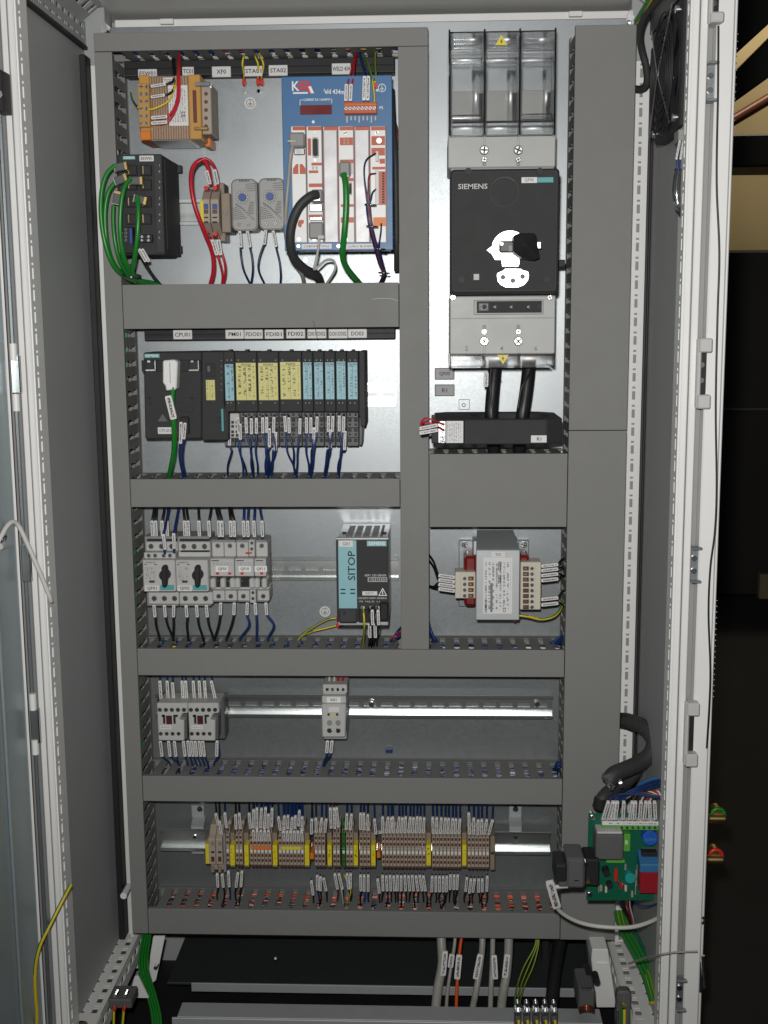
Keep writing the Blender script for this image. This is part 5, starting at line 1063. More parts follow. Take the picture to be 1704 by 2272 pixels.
for i, (u, s) in enumerate(ctop):
    dx = -6 if i == 8 else -1
    wire('blue wire with white marker above the contactors, %s from the left' % NTH[i], 'blue wires above the contactors', [(u+dx-1, 1478, .062), (u+dx, 1495, .05), (u, 1530, .034), (u+2, 1556, .034)], 2.2, 'w_blue', [((u+dx, 1510+(4 if s == 2 else 0), .036), (u+(4 if i == 8 else 2), 1555, .030), 6.8)])
clow = [(357, 1), (375, 1), (388, 1), (408, 1), (418, 1), (426, 1), (434, 1), (443, 1), (451, 1), (483, 1)]
for i, (u, s) in enumerate(clow):
    e = u+(20 if i < 2 else (8 if i < 5 else (10 if i < 9 else -8)))
    wire('blue wire with white marker below the contactors, %s from the left' % NTH[i], 'blue wires below the contactors', [(u, 1638, .034), (u+2, 1655, .032), (u+3, 1676, .032), (e, 1694, .040), (e+2, 1712, .05), (e+2, 1736, .055)], 2.2, 'w_blue', [((u-1, 1643, .029), (u+3 if i < 9 else u-2, 1678, .029), 6.8)])
Yk = -0.008
t = thing_at('timer_relay', 'slim grey timer relay tagged K01 standing alone on the rail', 'relay', 742, 1640, 0.07)
B(t, 'body', 717, 1522, 768, 1640, 0.012, 0.0725, 'ltgrey', 0.0012)
B(t, 'upper_terminals', 716, 1519, 770, 1538, 0.010, 0.05, 'ltgrey', 0.001)
for i in range(4): screw(t, 726+i*11.6, 1530, 4, 0.0085, False, 'clamp_screw')
B(t, 'tag_field', 714, 1545, 768, 1560, 0.0, 0.03, 'ltgrey', 0.001); nt_ = B(t, 'name_tag', 725, 1546.5, 756, 1559, -0.0008, 0.0, 'white', 0.0003); T(nt_, 'K01', 740, 1552.8, 7, -0.0013, 'ink')
fc = PG(t, 'face', [(713, 1563), (768, 1563), (766, 1636), (715, 1636)], Yk, 0.03, 'ltgrey', 0.0014)
B(fc, 'window', 729, 1569, 753, 1580, Yk-0.0008, Yk, 'label', 0.0003)
for u in (729, 748): CY(fc, 'indicator', u, 1585.5, 3, Yk-0.0008, 0.001, 'dark', 12)
PG(fc, 'yellow_mark', [(734, 1590), (743, 1590), (738.5, 1582)], Yk-0.0006, Yk, 'yellow')
for u in (731, 750): CY(fc, 'dial', u, 1604.5, 6.2, Yk-0.002, 0.003, 'midgrey', 18); screw(fc, u, 1621, 6, Yk-0.003, False, 'clamp_screw')
for i, (u, c) in enumerate(((730, 'w_white'), (741, 'w_white'), (750, 'w_red'), (760, 'w_red'))): wire('%s wire ending on top of the slim timer relay' % (('first white', 'second white', 'first red', 'second red')[i]), None, [(u+1, 1480, .05), (u+1, 1500, .035), (u, 1518, .024)], 2.8, c)
for k in range(2): wire('blue wire with marker below the timer relay, %s of two' % ('left', 'right')[k], None, [(726+k*10, 1634, .03), (727+k*9, 1660, .026), (725+k*8, 1676, .028), (718+k*4, 1694, .04), (716, 1720, .055)], 2.4, 'w_blue', [((727+k*10, 1643, .020), (725+k*9, 1670, .020), 7.5)])
# ================================================================ row 5: terminal blocks on the raised rail
din_rail('raised rail carrying the beige terminal blocks at the bottom', 355, 1222, 1868, 0.048, slots=False, base=0.0595)
for k, u in enumerate((437, 1144)):
    t = thing_at('rail_bracket', 'bent zinc bracket holding the raised rail at its %s end' % ('left', 'right')[k], 'bracket', u, 1840, YP, 'rail brackets')
    MB().box(P(u-14, 1810, .07).x, P(u+14, 1810, .07).x, 0.0765, 0.0795, P(u, 1812, .0795).z, P(u, 1786, .0795).z).build('foot', 'zinc_bright', t, 0.0006)
    xa_, xb_ = P(u-14, 1820, .06).x, P(u+14, 1820, .06).x
    zA, zB = P(u, 1812, .0765).z, P(u, 1834, .060).z
    MB().prism_x([(0.0765, zA), (0.0795, zA), (0.0628, zB), (0.0600, zB)], xa_, xb_).build('slope', 'zinc_bright', t)
    MB().box(xa_, xb_, 0.0600, 0.0628, P(u, 1895, .06).z, zB).build('rail_seat', 'zinc_bright', t, 0.0006)
    screw(t, u+(6 if k == 0 else 0), 1796, 6.5, 0.072); screw(t, u-(6 if k == 0 else 0), 1858, 5.5, 0.0565)
YT = 0.006                                     # front of the terminals
def tz(v): return P(770, v, YT).z
prof = [(0.047, tz(1838)), (0.030, tz(1838)), (0.026, tz(1844)), (0.016, tz(1845)), (0.013, tz(1853)), (YT, tz(1855)), (YT, tz(1880)), (YT+.0012, tz(1881)), (YT, tz(1882)), (YT, tz(1921)), (0.013, tz(1923)), (0.016, tz(1931)), (0.027, tz(1933)), (0.031, tz(1942)), (0.047, tz(1943))]
TW = PXW(8.1, YT)
m = MB().prism_x(prof, -TW*0.47, TW*0.47); TBODY = m.mesh('terminal_body', 'beige', 0.0004)
m = MB().prism_x(prof, -TW*0.47, TW*0.47); TBODYG = m.mesh('terminal_body', 'w_green', 0.0004)
m = MB(); hw = TW*0.30
for v, Y in ((1849, .013), (1860, YT), (1872, YT), (1900, YT), (1911, YT), (1927, .013)):
    z = tz(v); h_ = 0.0021; m.box(-hw, hw, Y-0.0003, Y+0.002, z-h_, z+h_)
THOLE = m.mesh('clamp_openings', 'w_brown')
m = MB(); z = tz(1890); m.box(-hw*1.1, hw*1.1, YT-0.0006, YT+0.001, z-0.0022, z+0.0022); TMARK = m.mesh('marker_field', 'label')
vT = 1890
def terminal(uc, label, group, body=None):
    x = P(uc, vT, YT).x
    t = thing('terminal_block', label, 'terminal', (x, 0.047, tz(1943)), group)
    put('body', body or TBODY, t, (x, 0, 0)); put('clamp_openings', THOLE, t, (x, 0, 0)); put('marker_field', TMARK, t, (x, 0, 0)); return t
def ytag(u0, u1, label):
    t = thing_at('end_stop', label, 'end stop', (u0+u1)/2, 1925, 0.045, 'end stops with yellow markers')
    B(t, 'body', u0-.3, 1848, u1+.3, 1925, 0.020, 0.047, 'beige2', 0.0008)
    B(t, 'yellow_marker', u0+.4, 1876, u1-.4, 1921, 0.0, 0.019, 'ytag', 0.0005); return t
nth = ('first', 'second', 'third', 'fourth', 'fifth', 'sixth', 'seventh', 'eighth', 'ninth')
groups = [(501.5, 1), (522.5, 2), (554, 6), (618, 7), (697.5, 3), (738.5, 2), (767.5, 2), (797.5, 3), (847, 12), (958.5, 8), (1037, 6)]
for gi, (u0_, n) in enumerate(groups):
    for k in range(n):
        terminal(u0_+4+k*8.15, 'beige spring terminal, %s in %s' % ('only one' if n == 1 else NTH[k]+' from left', ('the slot before the first yellow marker', 'the pair after the first yellow marker', 'the group of six with orange jumper', 'the group of seven with yellow jumper', 'the three after the small orange block', 'the pair left of the green terminal', 'the pair right of the green terminal', 'the three between close yellow markers', 'the long group of twelve', 'the group of eight', 'the rightmost group of six')[gi]), 'beige terminals, group %s' % ('ABCDEFGHIJK'[gi]))
for k, (a, b) in enumerate(((510, 521), (541.5, 552), (604.5, 615.5), (675.5, 686.5), (726, 736.5), (784, 794.5), (823, 833.5), (945.5, 956.5), (1025, 1035.5))):
    ytag(a, b, 'beige end stop with yellow marker, %s from the left in the terminal row' % nth[k])
terminal(762.5, 'green earth terminal between two pairs of beige terminals', None, TBODYG)
B(None, 'orange_block', 688, 1893, 696, 1907, YT-.002, 0.04, 'orange', 0.0006, label='small orange block left of the group of three terminals', cat='terminal')
B(None, 'orange_block', 836, 1892, 844, 1904, YT-.002, 0.04, 'orange', 0.0006, label='small orange block left of the long group of twelve terminals', cat='terminal')
B(None, 'end_plate', 455.5, 1873, 464, 1917, YT-.004, 0.045, 'yellow', 0.0006, label='yellow end plate at the far left of the terminal row', cat='end plate')
for k, u in enumerate((464.5, 480)):
    t = thing_at('relay_terminal', 'wide beige relay terminal at the left of the bottom row, %s of two' % ('left', 'right')[k], 'relay', u+7, 1940, 0.047, 'wide relay terminals in the bottom row')
    MB().prism_x([(0.047, tz(1838)), (0.022, tz(1842)), (YT+.004, tz(1856)), (YT-.004, tz(1862)), (YT-.004, tz(1918)), (0.014, tz(1922)), (0.016, tz(1940)), (0.047, tz(1942))], P(u, vT, YT).x, P(u+14.6, vT, YT).x).build('body', 'beige', t, 0.0006)
    for a, b, mm in ((1868, 1876, 'beige2'), (1889, 1893, 'dark'), (1901, 1912, 'w_brown'), (1924, 1936, 'beige2')): B(t, 'marking', u+4, a, u+11, b, YT-.0046 if a < 1920 else .012, YT+.01, mm, 0.0002)
B(None, 'end_cover', 495, 1850, 501, 1936, 0.012, 0.047, 'midgrey', 0.0008, label='grey end cover right of the wide relay terminals', cat='end cover')
t = thing_at('end_bracket', 'brown screw bracket closing the right end of the terminal row', 'bracket', 1092, 1930, 0.047)
B(t, 'body', 1087.5, 1856, 1098, 1931, 0.014, 0.047, 'beige2', 0.001); screw(t, 1093, 1893, 4, 0.012)
B(None, 'jumper_bar', 558, 1879, 600, 1886, YT-.003, YT+.006, 'orange', 0.0005, label='orange jumper bar across the group of six terminals', cat='jumper')
B(None, 'jumper_bar', 623, 1880, 668, 1886, YT-.003, YT+.006, 'yellow', 0.0005, label='yellow jumper bar across the group of seven terminals', cat='jumper')
# wires into the terminals
GN = ((495, 'far left relays'), (515, 'first single terminal'), (545, 'first pair'), (610, 'group of six with orange jumper'), (680, 'group of seven with yellow jumper'), (696, 'small orange block'), (731, 'first group of three'), (762, 'pair left of the green terminal'), (790, 'pair right of the green terminal'), (828, 'second group of three'), (846, 'second small orange block'), (950, 'long group of twelve'), (1030, 'group of eight'), (1200, 'rightmost group of six'))
def gname(u): return next(n for lim, n in GN if u < lim)
TWN = {}
def tw(u, v0, v1, du, up, col, Y=0.004, lab=None):
    key = (gname(u), up, v0 > 1835 and up); TWN[key] = TWN.get(key, -1)+1
    lab = '%s wire %s the %s, %s%s from left' % (col, ('above' if not key[2] else 'in upper openings of') if up else 'below', key[0], NTH[TWN[key]], '')
    if up:
        wire(lab or '%s wire with white marker entering the terminal row from above' % col, '%s wires above the terminals' % col, [(u+du*1.6+random.uniform(-4, 4), 1752, .062), (u+du*1.2, 1776, .045), (u+du*.8, v0+4, Y+.006), (u, v1+3, Y+.012)], 2.0, {'blue': 'w_blue', 'black': 'w_black', 'brown': 'w_brown'}[col], [((u+du, v0, Y), (u, v1, Y+.004), 6.4)])
    else:
        wire(lab or '%s wire with white marker leaving the terminal row downwards' % col, '%s wires below the terminals' % col, [(u, v0-5, Y+.012), (u+du*.2, v0+8, Y+.006), (u+du, v1, Y+.008), (u+du*1.2+random.uniform(-3, 3), v1+18, .025), (u+du*1.2+random.uniform(-5, 5), 2022, .045), (u+du, 2045, .055)], 2.0, {'blue': 'w_blue', 'black': 'w_black', 'brown': 'w_brown'}[col], [((u, v0, Y), (u+du, v1, Y+.004), 6.4)])
ups = [(485, 1805, 1830, -6, 'black'), (492, 1822, 1850, -5, 'black'), (503, 1803, 1836, -4, 'blue'), (524, 1807, 1839, -1, 'black'), (534, 1804, 1838, -3, 'black'), (556, 1804, 1838, -3, 'black')]
for k in range(6): ups.append((562+k*8.2, (1796, 1792, 1793, 1791, 1806, 1793)[k], (1836, 1840, 1836, 1838, 1837, 1834)[k], (1, 0, 2, 3, 1, 1)[k], 'blue'))
for k in range(5): ups.append((564+k*8.4, 1842, 1866, -2, 'blue'))
for k in range(7): ups.append((622+k*8.1, (1812, 1810, 1809, 1814, 1810, 1798, 1812)[k], (1842, 1840, 1838, 1840, 1838, 1832, 1842)[k], (-4, 1, 1, 2, 1, 2, 0)[k], 'blue'))
for k in range(6): ups.append((631+k*8.0, 1844, 1866, -2, 'blue'))
ups += [(691, 1817, 1850, 1, 'black'), (702, 1815, 1846, -1, 'blue'), (711, 1815, 1846, 3, 'blue'), (721, 1817, 1846, 3, 'blue'), (735, 1792, 1837, -2, 'brown'), (743, 1792, 1838, -2, 'brown'), (751, 1791, 1835, -4, 'brown'), (768, 1805, 1840, 2, 'blue'), (777, 1806, 1841, 3, 'blue'), (800, 1804, 1840, 0, 'blue'), (808, 1804, 1841, -1, 'blue'), (817, 1807, 1842, -1, 'blue'), (834, 1817, 1850, -3, 'blue')]
for k in range(12): ups.append((849+k*8.2, 1812+(k % 3), 1847, (0, 4, 3, -2, 4, 3, 2, 4, 3, 3, 2, 2)[k], 'blue'))
for k in range(8): ups.append((961+k*8.1, 1813+k*.6, 1849, (-1, 0, 2, 3, 2, 3, 2, 3)[k], 'blue'))
ups += [(1042, 1803, 1850, -2, 'blue'), (1051, 1815, 1850, 0, 'blue'), (1060, 1819, 1851, 1, 'blue'), (1068, 1818, 1850, 1, 'blue'), (1075, 1818, 1850, 5, 'blue'), (1084, 1819, 1851, 9, 'blue')]
ups.sort()
for u, a, b, d, c in ups: tw(u, a, b, d, True, c)
dns = [(482, 1938, 1968, 2, 'black'), (493, 1939, 1968, 3, 'black'), (507, 1932, 1967, 2, 'blue'), (528, 1936, 1968, -4, 'black'), (537, 1932, 1967, -2, 'black'), (691, 1954, 1985, 4, 'black'), (704, 1942, 1974, 1, 'blue'), (711, 1945, 1976, 0, 'black'), (718, 1948, 1976, 6, 'black'), (743, 1938, 1972, 6, 'brown'), (752, 1938, 1972, 8, 'black'), (770, 1938, 1972, 4, 'black'), (778, 1938, 1970, 0, 'black'), (800, 1941, 1976, 1, 'black'), (808, 1941, 1977, 0, 'blue'), (817, 1941, 1977, 0, 'black'), (838, 1950, 1981, 4, 'black')]
for k in range(12): dns.append((849+k*8.2, 1942+(1 if k % 2 else 0), 1976, (1, 2, 2, 2, 0, 0, 2, 3, 3, 5, 6, 5)[k], 'black'))
for k in range(8): dns.append((959+k*8.1, 1944-(k > 4)*3, 1978-(k > 4)*5, (-1, 0, 0, 0, -1, -1, -1, -2)[k], 'black'))
dns += [(1036, 1947, 1977, -3, 'black'), (1045, 1950, 1981, -4, 'black'), (1053, 1950, 1979, -4, 'black'), (1062, 1950, 1979, 0, 'black'), (1070, 1950, 1978, 0, 'black'), (1081, 1944, 1977, -1, 'black')]
dns.sort()
for u, a, b, d, c in dns: tw(u, a, b, d, False, c)
wire('thin white wire running down from the pair left of the green terminal', None, [(753, 1940, .01), (758, 1975, .008), (761, 2000, .02), (762, 2024, .04)], 1.7, 'w_white')
wire('thin yellow-green wire below the green terminal', None, [(763, 1940, .01), (778, 1975, .012), (772, 1998, .025), (768, 2020, .045)], 1.8, 'w_yg')
wire('bright blue wire dropping below the group of three terminals', None, [(809, 1975, .01), (811, 1995, .02), (806, 2012, .035), (802, 2030, .05)], 2.0, 'cap_blue')
B(None, 'blue_scrap', 856, 1664, 871, 1671, 0.070, 0.076, 'w_blue', 0.0006, label='small scrap of blue plastic lying on the duct below the long rail', cat='scrap')
# ================================================================ right column: main breaker
Yg, Yk_ = -0.040, -0.092
mb = thing_at('main_breaker', 'large grey main circuit breaker with black front and rotary knob', 'circuit breaker', 1115, 812, 0.07)
B(mb, 'body', 994, 298, 1233, 372, Yg, 0.073, 'breaker_grey', 0.0015)
B(mb, 'core', 1000, 360, 1228, 660, Yg+0.006, 0.073, 'breaker_grey', 0.0015)
B(mb, 'lower_body', 998, 656, 1232, 786, Yg, 0.073, 'breaker_grey', 0.0015)
B(mb, 'seam', 998, 705, 1232, 707, Yg-0.0004, Yg, 'midgrey', 0)
def slotpair(vs, vl, u, a, b):
    screw(mb, u, vl, 10, Yg-0.0045, False, 'cover_screw'); screw(mb, u, vs, 6.2, Yg-0.003, False, 'cover_screw')
    B(mb, 'screw_groove', u-4, min(vs, a), u+4, max(vs, a), Yg-0.0006, Yg, 'midgrey', 0.0002)
    for q in (u-2.6, u+2): B(mb, 'groove_line', q, min(vl, b), q+.8, max(vl, b), Yg-0.0005, Yg, 'midgrey', 0)
for u in (1074.5, 1150): slotpair(354, 333, u, 368, 304); slotpair(736, 757, u, 721, 784)
for s, u in (('2', 1035), ('4', 1113), ('6', 1189)): T(mb, s, u, 773, 10, Yg-0.0006, 'inkgrey')
bf = RB(mb, 'front_cover', 999, 374, 1240, 652, Yk_, Yg+0.008, 'anthracite', 9, 0.003)
RB(mb, 'cover_rim', 1003, 379, 1236, 646, Yk_-0.0006, Yk_, 'anthracite2', 9, 0.0003); 
RB(mb, 'front_field', 1006, 382, 1233, 642, Yk_-0.0012, Yk_-0.0004, 'anthracite', 8, 0.0004)
T(mb, 'SIEMENS', 1049, 413.5, 11, Yk_-0.0017, 'ltgrey', wpx=63)
MB().ring(P(1119, 426, Yk_-.0013), (0, 1, 0), PXW(31, Yk_), 0.0005, 48, 6).build('round_mark', 'dkgrey', mb, 0, 60)
lb = B(mb, 'name_tag', 1157, 393, 1192, 406, Yk_-0.002, Yk_-0.001, 'label', 0.0003); T(lb, 'QF00', 1174, 399.5, 7.5, Yk_-0.0025, 'inkgrey'); B(mb, 'teal_tag', 1192.5, 393, 1228, 405, Yk_-0.002, Yk_-0.001, 'teal', 0.0003)
for u, v in ((1039, 380), (1198, 380), (1024, 621), (1213, 620)): screw(mb, u, v, 7.5, Yk_-0.004, False, 'cover_screw', me=SCREWB)
B(mb, 'stamp', 1051, 608, 1063, 621, Yk_-0.0016, Yk_-0.0012, 'grey_text', 0)
# bright dial plate with pointer, handle and padlock plate
poly = [(1079, 555), (1092, 545)] + [(1132+42*math.cos(math.radians(a)), 553+42*math.sin(math.radians(a))) for a in range(198, 315, 8)] + [(1165, 530), (1165, 575), (1152, 569), (1153, 585), (1150, 592), (1114, 592), (1112, 577), (1098, 577), (1090, 563)]
dp_ = PG(mb, 'dial_plate', poly, Yk_-0.0035, Yk_-0.001, 'alu', 0.0004)
PG(mb, 'padlock_plate', [(1102, 612), (1103, 606), (1116, 600), (1120, 596), (1156, 596), (1160, 599), (1172, 602), (1174, 610), (1172, 622), (1164, 632), (1150, 638), (1122, 638), (1110, 632), (1104, 624)], Yk_-0.0035, Yk_-0.001, 'alu', 0.0004)
for u, v in ((1116, 615), (1138, 622.5), (1159.5, 613.5)): CY(mb, 'padlock_hole', u, v, 5.6, Yk_-0.0042, 0.001, 'dkgrey', 18)
hb = B(mb, 'handle_arm', 1108, 534, 1146, 560, Yk_-0.018, Yk_-0.0035, 'dkgrey', 0.002); B(hb, 'arm_slot', 1128, 544, 1137, 558, Yk_-0.0185, Yk_-0.017, 'midgrey', 0.0004); CY(hb, 'arm_pin', 1113, 541, 3.5, Yk_-0.020, 0.003, 'steel', 10)
kp = [(1139, 523), (1152, 517), (1184, 517), (1190, 521), (1193, 545), (1198, 572), (1186, 577), (1158, 572), (1140, 560)]
kx = [P(u, v, Yk_-.035) for u, v in kp]; kc = P(1166, 544, Yk_-.050); n = len(kx); kb = [Vector((p.x, Yk_-0.0035, p.z)) for p in kx]
m = MB().add([*kx, kc, *kb], [(i, (i+1) % n, n) for i in range(n)] + [((i+1) % n, i, n+1+i, n+1+(i+1) % n) for i in range(n)])
kn = m.build('rotary_knob', 'black', mb, 0.001); bm = bmesh.new(); bm.from_mesh(kn.data); bmesh.ops.recalc_face_normals(bm, faces=bm.faces); bm.to_mesh(kn.data); bm.free()
B(mb, 'knob_pin', 1191, 536, 1201, 552, Yk_-0.030, Yk_-0.020, 'steel', 0.0008)
dsl = B(mb, 'setting_slot', 1051, 665, 1206, 698, Yg-0.0025, Yg+0.002, 'plate_grey', 0.0008); B(dsl, 'slot_field', 1058, 668, 1202, 694, Yg-0.0032, Yg-0.0025, 'anthracite', 0.0003)
for u in (1098, 1134, 1172): T(dsl, '<', u, 681, 6, Yg-0.0037, 'ltgrey')
for u in (1075, 1196): screw(dsl, u, 681, 5, Yg-0.004, False, 'setting_screw', me=SCREWB)
B(dsl, 'scale_print', 1062, 672, 1084, 690, Yg-0.0036, Yg-0.0032, 'black_text', 0)
for u in (1005, 1220): screw(mb, u, 660, 6, Yg-0.003, False, 'cover_screw')
# clear terminal shrouds, three bays above and a low strip below
def shroud(u0, v0, u1, v1, Yf, Yb, bays, label):
    t = thing_at('terminal_shroud', label, 'cover', (u0+u1)/2, v1, Yb, 'clear terminal shrouds'); x_0, x_1, z_0, z_1 = RX(u0, v0, u1, v1, Yf); th = 0.0016; w_ = (x_1-x_0)/bays
    for i in range(bays):
        MB().box(x_0+w_*i+th, x_0+w_*(i+1)-th, Yf, Yf+th, z_0, z_1-0.004).build('front_pane', 'clear', t, 0.0006)
    for i in range(bays+1):
        xc = x_0+w_*i; MB().box(xc-th/2-.0003, xc+th/2+.0003, Yf-0.002, Yb, z_0, z_1).build('divider', 'clear', t, 0.0005)
    MB().box(x_0, x_1, Yf+0.002, Yb, z_1-0.0035, z_1-0.002).build('top_wall', 'clear', t, 0.0004)
    return t, (x_0, x_1, z_0, z_1, w_, th)
sh, (sx0, sx1, sz0, sz1, sw_, sth) = shroud(997, 64, 1231, 302, -0.052, 0.074, 3, 'tall clear plastic shroud with three bays above the main breaker')
for i in range(3):
    zz = sz1-0.012; m = MB()
    for r in range(3):
        for c in range(10): m.box(sx0+sw_*i+0.006+c*0.0026, sx0+sw_*i+0.0072+c*0.0026, -0.0535, -0.0522, zz-r*0.0052-0.004, zz-r*0.0052)
    m.build('knurl', 'clear', sh)
    MB().box(sx0+sw_*i+0.003, sx0+sw_*(i+1)-0.003, -0.054, -0.0515, sz1-0.040, sz1-0.034).build('cross_rib', 'clear', sh, 0.0008)
    if i != 1: MB().box(sx0+sw_*i+0.003, sx0+sw_*(i+1)-0.003, -0.056, -0.0515, sz0+0.022, sz0+0.026).build('cross_rib', 'clear', sh, 0.001)
    MB().box(sx0+sw_*i+0.004, sx0+sw_*(i+1)-0.004, 0.020, 0.0215, sz0+0.03, sz1-0.06).build('inner_wall', 'breaker_grey', sh, 0.0005)
    MB().box(sx0+sw_*(i+1)-0.0145, sx0+sw_*(i+1)-0.004, -0.0528, -0.0521, sz0+0.004, sz1-0.006).build('moulded_band', 'clear', sh, 0.0004)
def bulge(parent, u, v, wpx, hpx, Y, hx_, hz_, n=8):
    """convex field added to the shroud, bulged to catch the flash as glare"""
    c = P(u, v, Y); a, b = PXW(wpx/2, Y), PXW(hpx/2, Y); vs_ = []
    for j in range(n+1):
        for i in range(n+1):
            s, q = -1+2*i/n, -1+2*j/n; vs_.append((c.x+a*s, Y-hx_*(1-s*s)-hz_*(1-q*q), c.z+b*q))
    fs_ = [(j*(n+1)+i, j*(n+1)+i+1, (j+1)*(n+1)+i+1, (j+1)*(n+1)+i) for j in range(n) for i in range(n)]
    return MB().add(vs_, fs_).build('glare_bulge', 'clear_soft', parent, 0, 80)
for i, uc in enumerate((1036, 1113, 1192)):  # added bulges, shaped so the flash glares on each bay
    bulge(sh, uc+14, 86, 44, 34, -0.0545, 0.0028, 0.0042); bulge(sh, uc+2, 132, 70, 26, -0.0545, 0.002, 0.0032); bulge(sh, uc+20, 205, 24, 110, -0.0545, 0.0022, 0.010)
    bulge(sh, uc, 284, 70, 30, -0.0545, 0.003, 0.0036)
def hv(parent, u, v, r, Y, down=False):
    s = -1 if down else 1
    a = PG(parent, 'voltage_sign', [(u-r, v+r*.75*s), (u+r, v+r*.75*s), (u, v-r*s)], Y-.0006, Y, 'yellow'); 
    for pts in ([(u-r, v+r*.75*s), (u+r, v+r*.75*s), (u+r*.86, v+r*.66*s), (u-r*.86, v+r*.66*s)],): PG(a, 'sign_edge', pts, Y-.0009, Y-.0006, 'ink')
    PG(a, 'sign_bolt', [(u+1.5, v-r*.45*s), (u-3, v+r*.15*s), (u, v+r*.12*s), (u-2, v+r*.58*s), (u+3.2, v-r*.02*s), (u+.4, v)], Y-.0011, Y-.0006, 'ink')
hv(sh, 1112.5, 91, 14, -0.0625)
s2, (tx0, tx1, tz0, tz1, tw_, tth) = shroud(997, 784, 1229, 813, -0.040, 0.060, 3, 'low clear plastic shroud below the main breaker')
hv(s2, 1116, 796, 13, -0.0445, True)
for uc in (1035, 1113, 1191): bulge(s2, uc, 797, 72, 22, -0.0405, 0.0016, 0.001)
MB().box(tx0+.003, tx1-.003, -0.035, 0.05, tz0-0.002, tz0).build('lower_wall', 'clear', s2)
for u, s, v in ((986.5, 'QF00', 829.5), (986.5, 'R1', 866)):
    t = thing_at('name_plate', 'grey engraved plate reading %s on the back plate' % s, 'name plate', u, v+12, YP, 'grey name plates'); B(t, 'frame', u-22, v-13, u+22, v+13, YP-0.0025, YP-0.0004, 'dkgrey', 0.0006); B(t, 'field', u-20.5, v-11.5, u+20.5, v+11.5, YP-0.003, YP-0.0025, 'plate_grey', 0.0003); T(t, s, u, v, 9, YP-0.0034, 'ink')
t = thing_at('plate_tab', 'small pale plate with a hole below the grey name plates', 'plate', 1029, 908, YP); B(t, 'tab', 1018, 886, 1042, 909, YP-0.004, YP-0.0005, 'zinc', 0.0006); CY(t, 'hole', 1029, 899, 4.5, YP-0.0045, 0.001, 'dkgrey', 16); CY(t, 'hole_centre', 1029, 899, 2.8, YP-0.0048, 0.001, 'zinc', 12)
# two heavy cables into the ring transformer
for k, (a, b, c, d) in enumerate(((1098, 1093, 1090, 1096), (1173, 1167, 1158, 1152))):
    o = wire('heavy black cable, %s one between main breaker and ring transformer' % ('left', 'right')[k], None, [(a, 790, .02), (a, 815, .012), (b, 870, .004), (c, 930, .0), (d, 1000, .015), (d+2, 1030, .03)], 14.5, 'w_black', name='power_cable', cat='cable', n=16)
    if k == 0: sleeve(o, (1079, 826, -.012), (1078, 858, -.012), 10, .006); MB().ring(P(1096, 842, .006), (0, 0, 1), PXW(15, 0), 0.0009, 20, 6).build('cable_tie', 'w_black', o, 0, 60)
    wire('', None, [(a-8, 815, -.006), (b-6, 850, -.008), (c+2, 900, -.012), (c+6, 930, -.01)] if k == 0 else [(a+10, 815, -.002), (b+2, 840, -.010), (c-2, 865, -.012), (c-8, 905, -.012)], 2.2, 'w_black', parent=o)
# ring current transformer: slab with a round opening
tr_ = thing_at('ring_transformer', 'flat black ring current transformer with white tag R1', 'current transformer', 1100, 990, 0.0)
zt_ = P(1100, 931, -.07).z; zb_ = P(1100, 986, -.07).z; xa_, xb_ = P(957, 955, -.07).x, P(1251, 955, -.07).x
cxm = P(1131, 955, .0).x; cym = 0.0; R_ = PXW(86, 0.0)
out = [(xa_+.004, -0.070), (xb_-.022, -0.070), (xb_, -0.048), (xb_, 0.050), (xb_-.022, 0.070), (xa_+.020, 0.070), (xa_+.004, 0.055)]
# outline resampled against the circle so top and bottom can be stitched as quads
def ray_out(th):
    d = (math.cos(th), math.sin(th)); best = None
    for i in range(len(out)):
        (ax, ay), (bx_, by_) = out[i], out[(i+1) % len(out)]; ex, ey = bx_-ax, by_-ay; det = d[0]*-ey+ex*d[1]
        if abs(det) < 1e-9: continue
        tt = ((ax-cxm)*-ey+ex*(ay-cym))/det; s = (d[0]*(ay-cym)-d[1]*(ax-cxm))/det
        if tt > 0 and -1e-6 <= s <= 1+1e-6 and (best is None or tt < best): best = tt
    return cxm+d[0]*best, cym+d[1]*best
ths = sorted([2*math.pi*i/44 for i in range(44)] + [math.atan2(y-cym, x-cxm) % (2*math.pi) for x, y in out]); n = len(ths)
oo = [ray_out(a) for a in ths]; ii = [(cxm+R_*math.cos(a), cym+R_*math.sin(a)) for a in ths]
vs_ = [(x, y, zt_) for x, y in oo]+[(x, y, zt_) for x, y in ii]+[(x, y, zb_) for x, y in oo]+[(x, y, zb_) for x, y in ii]; fs_ = []
for i in range(n):
    j = (i+1) % n; fs_ += [(i, j, n+j, n+i), (2*n+j, 2*n+i, 3*n+i, 3*n+j), (j, i, 2*n+i, 2*n+j), (n+i, n+j, 3*n+j, 3*n+i)]
MB().add(vs_, fs_).build('core', 'anthracite', tr_, 0.0012)
cp = B(tr_, 'terminal_end', 957, 932, 1031, 984, -0.0725, 0.02, 'black', 0.001); B(cp, 'rating_plate', 990, 934, 1028, 983, -0.0745, -0.0725, 'paper_text', 0.0004); B(cp, 'terminals', 972, 934, 989, 983, -0.0738, -0.0725, 'steel', 0.0006)
for v in (941, 955, 970, 979): screw(cp, 982, v, 5, -0.0765, False, 'clamp_screw')
lb = B(tr_, 'name_tag', 1178, 966, 1213, 982, -0.0715, -0.070, 'label', 0.0003); T(lb, 'R1', 1196, 974, 8, -0.0722)
m = MB().ring(P(1131, 1, 0)*0+Vector((cxm, cym, zt_-0.004)), (0, 0, 1), R_*0.82, 0.001, 30)
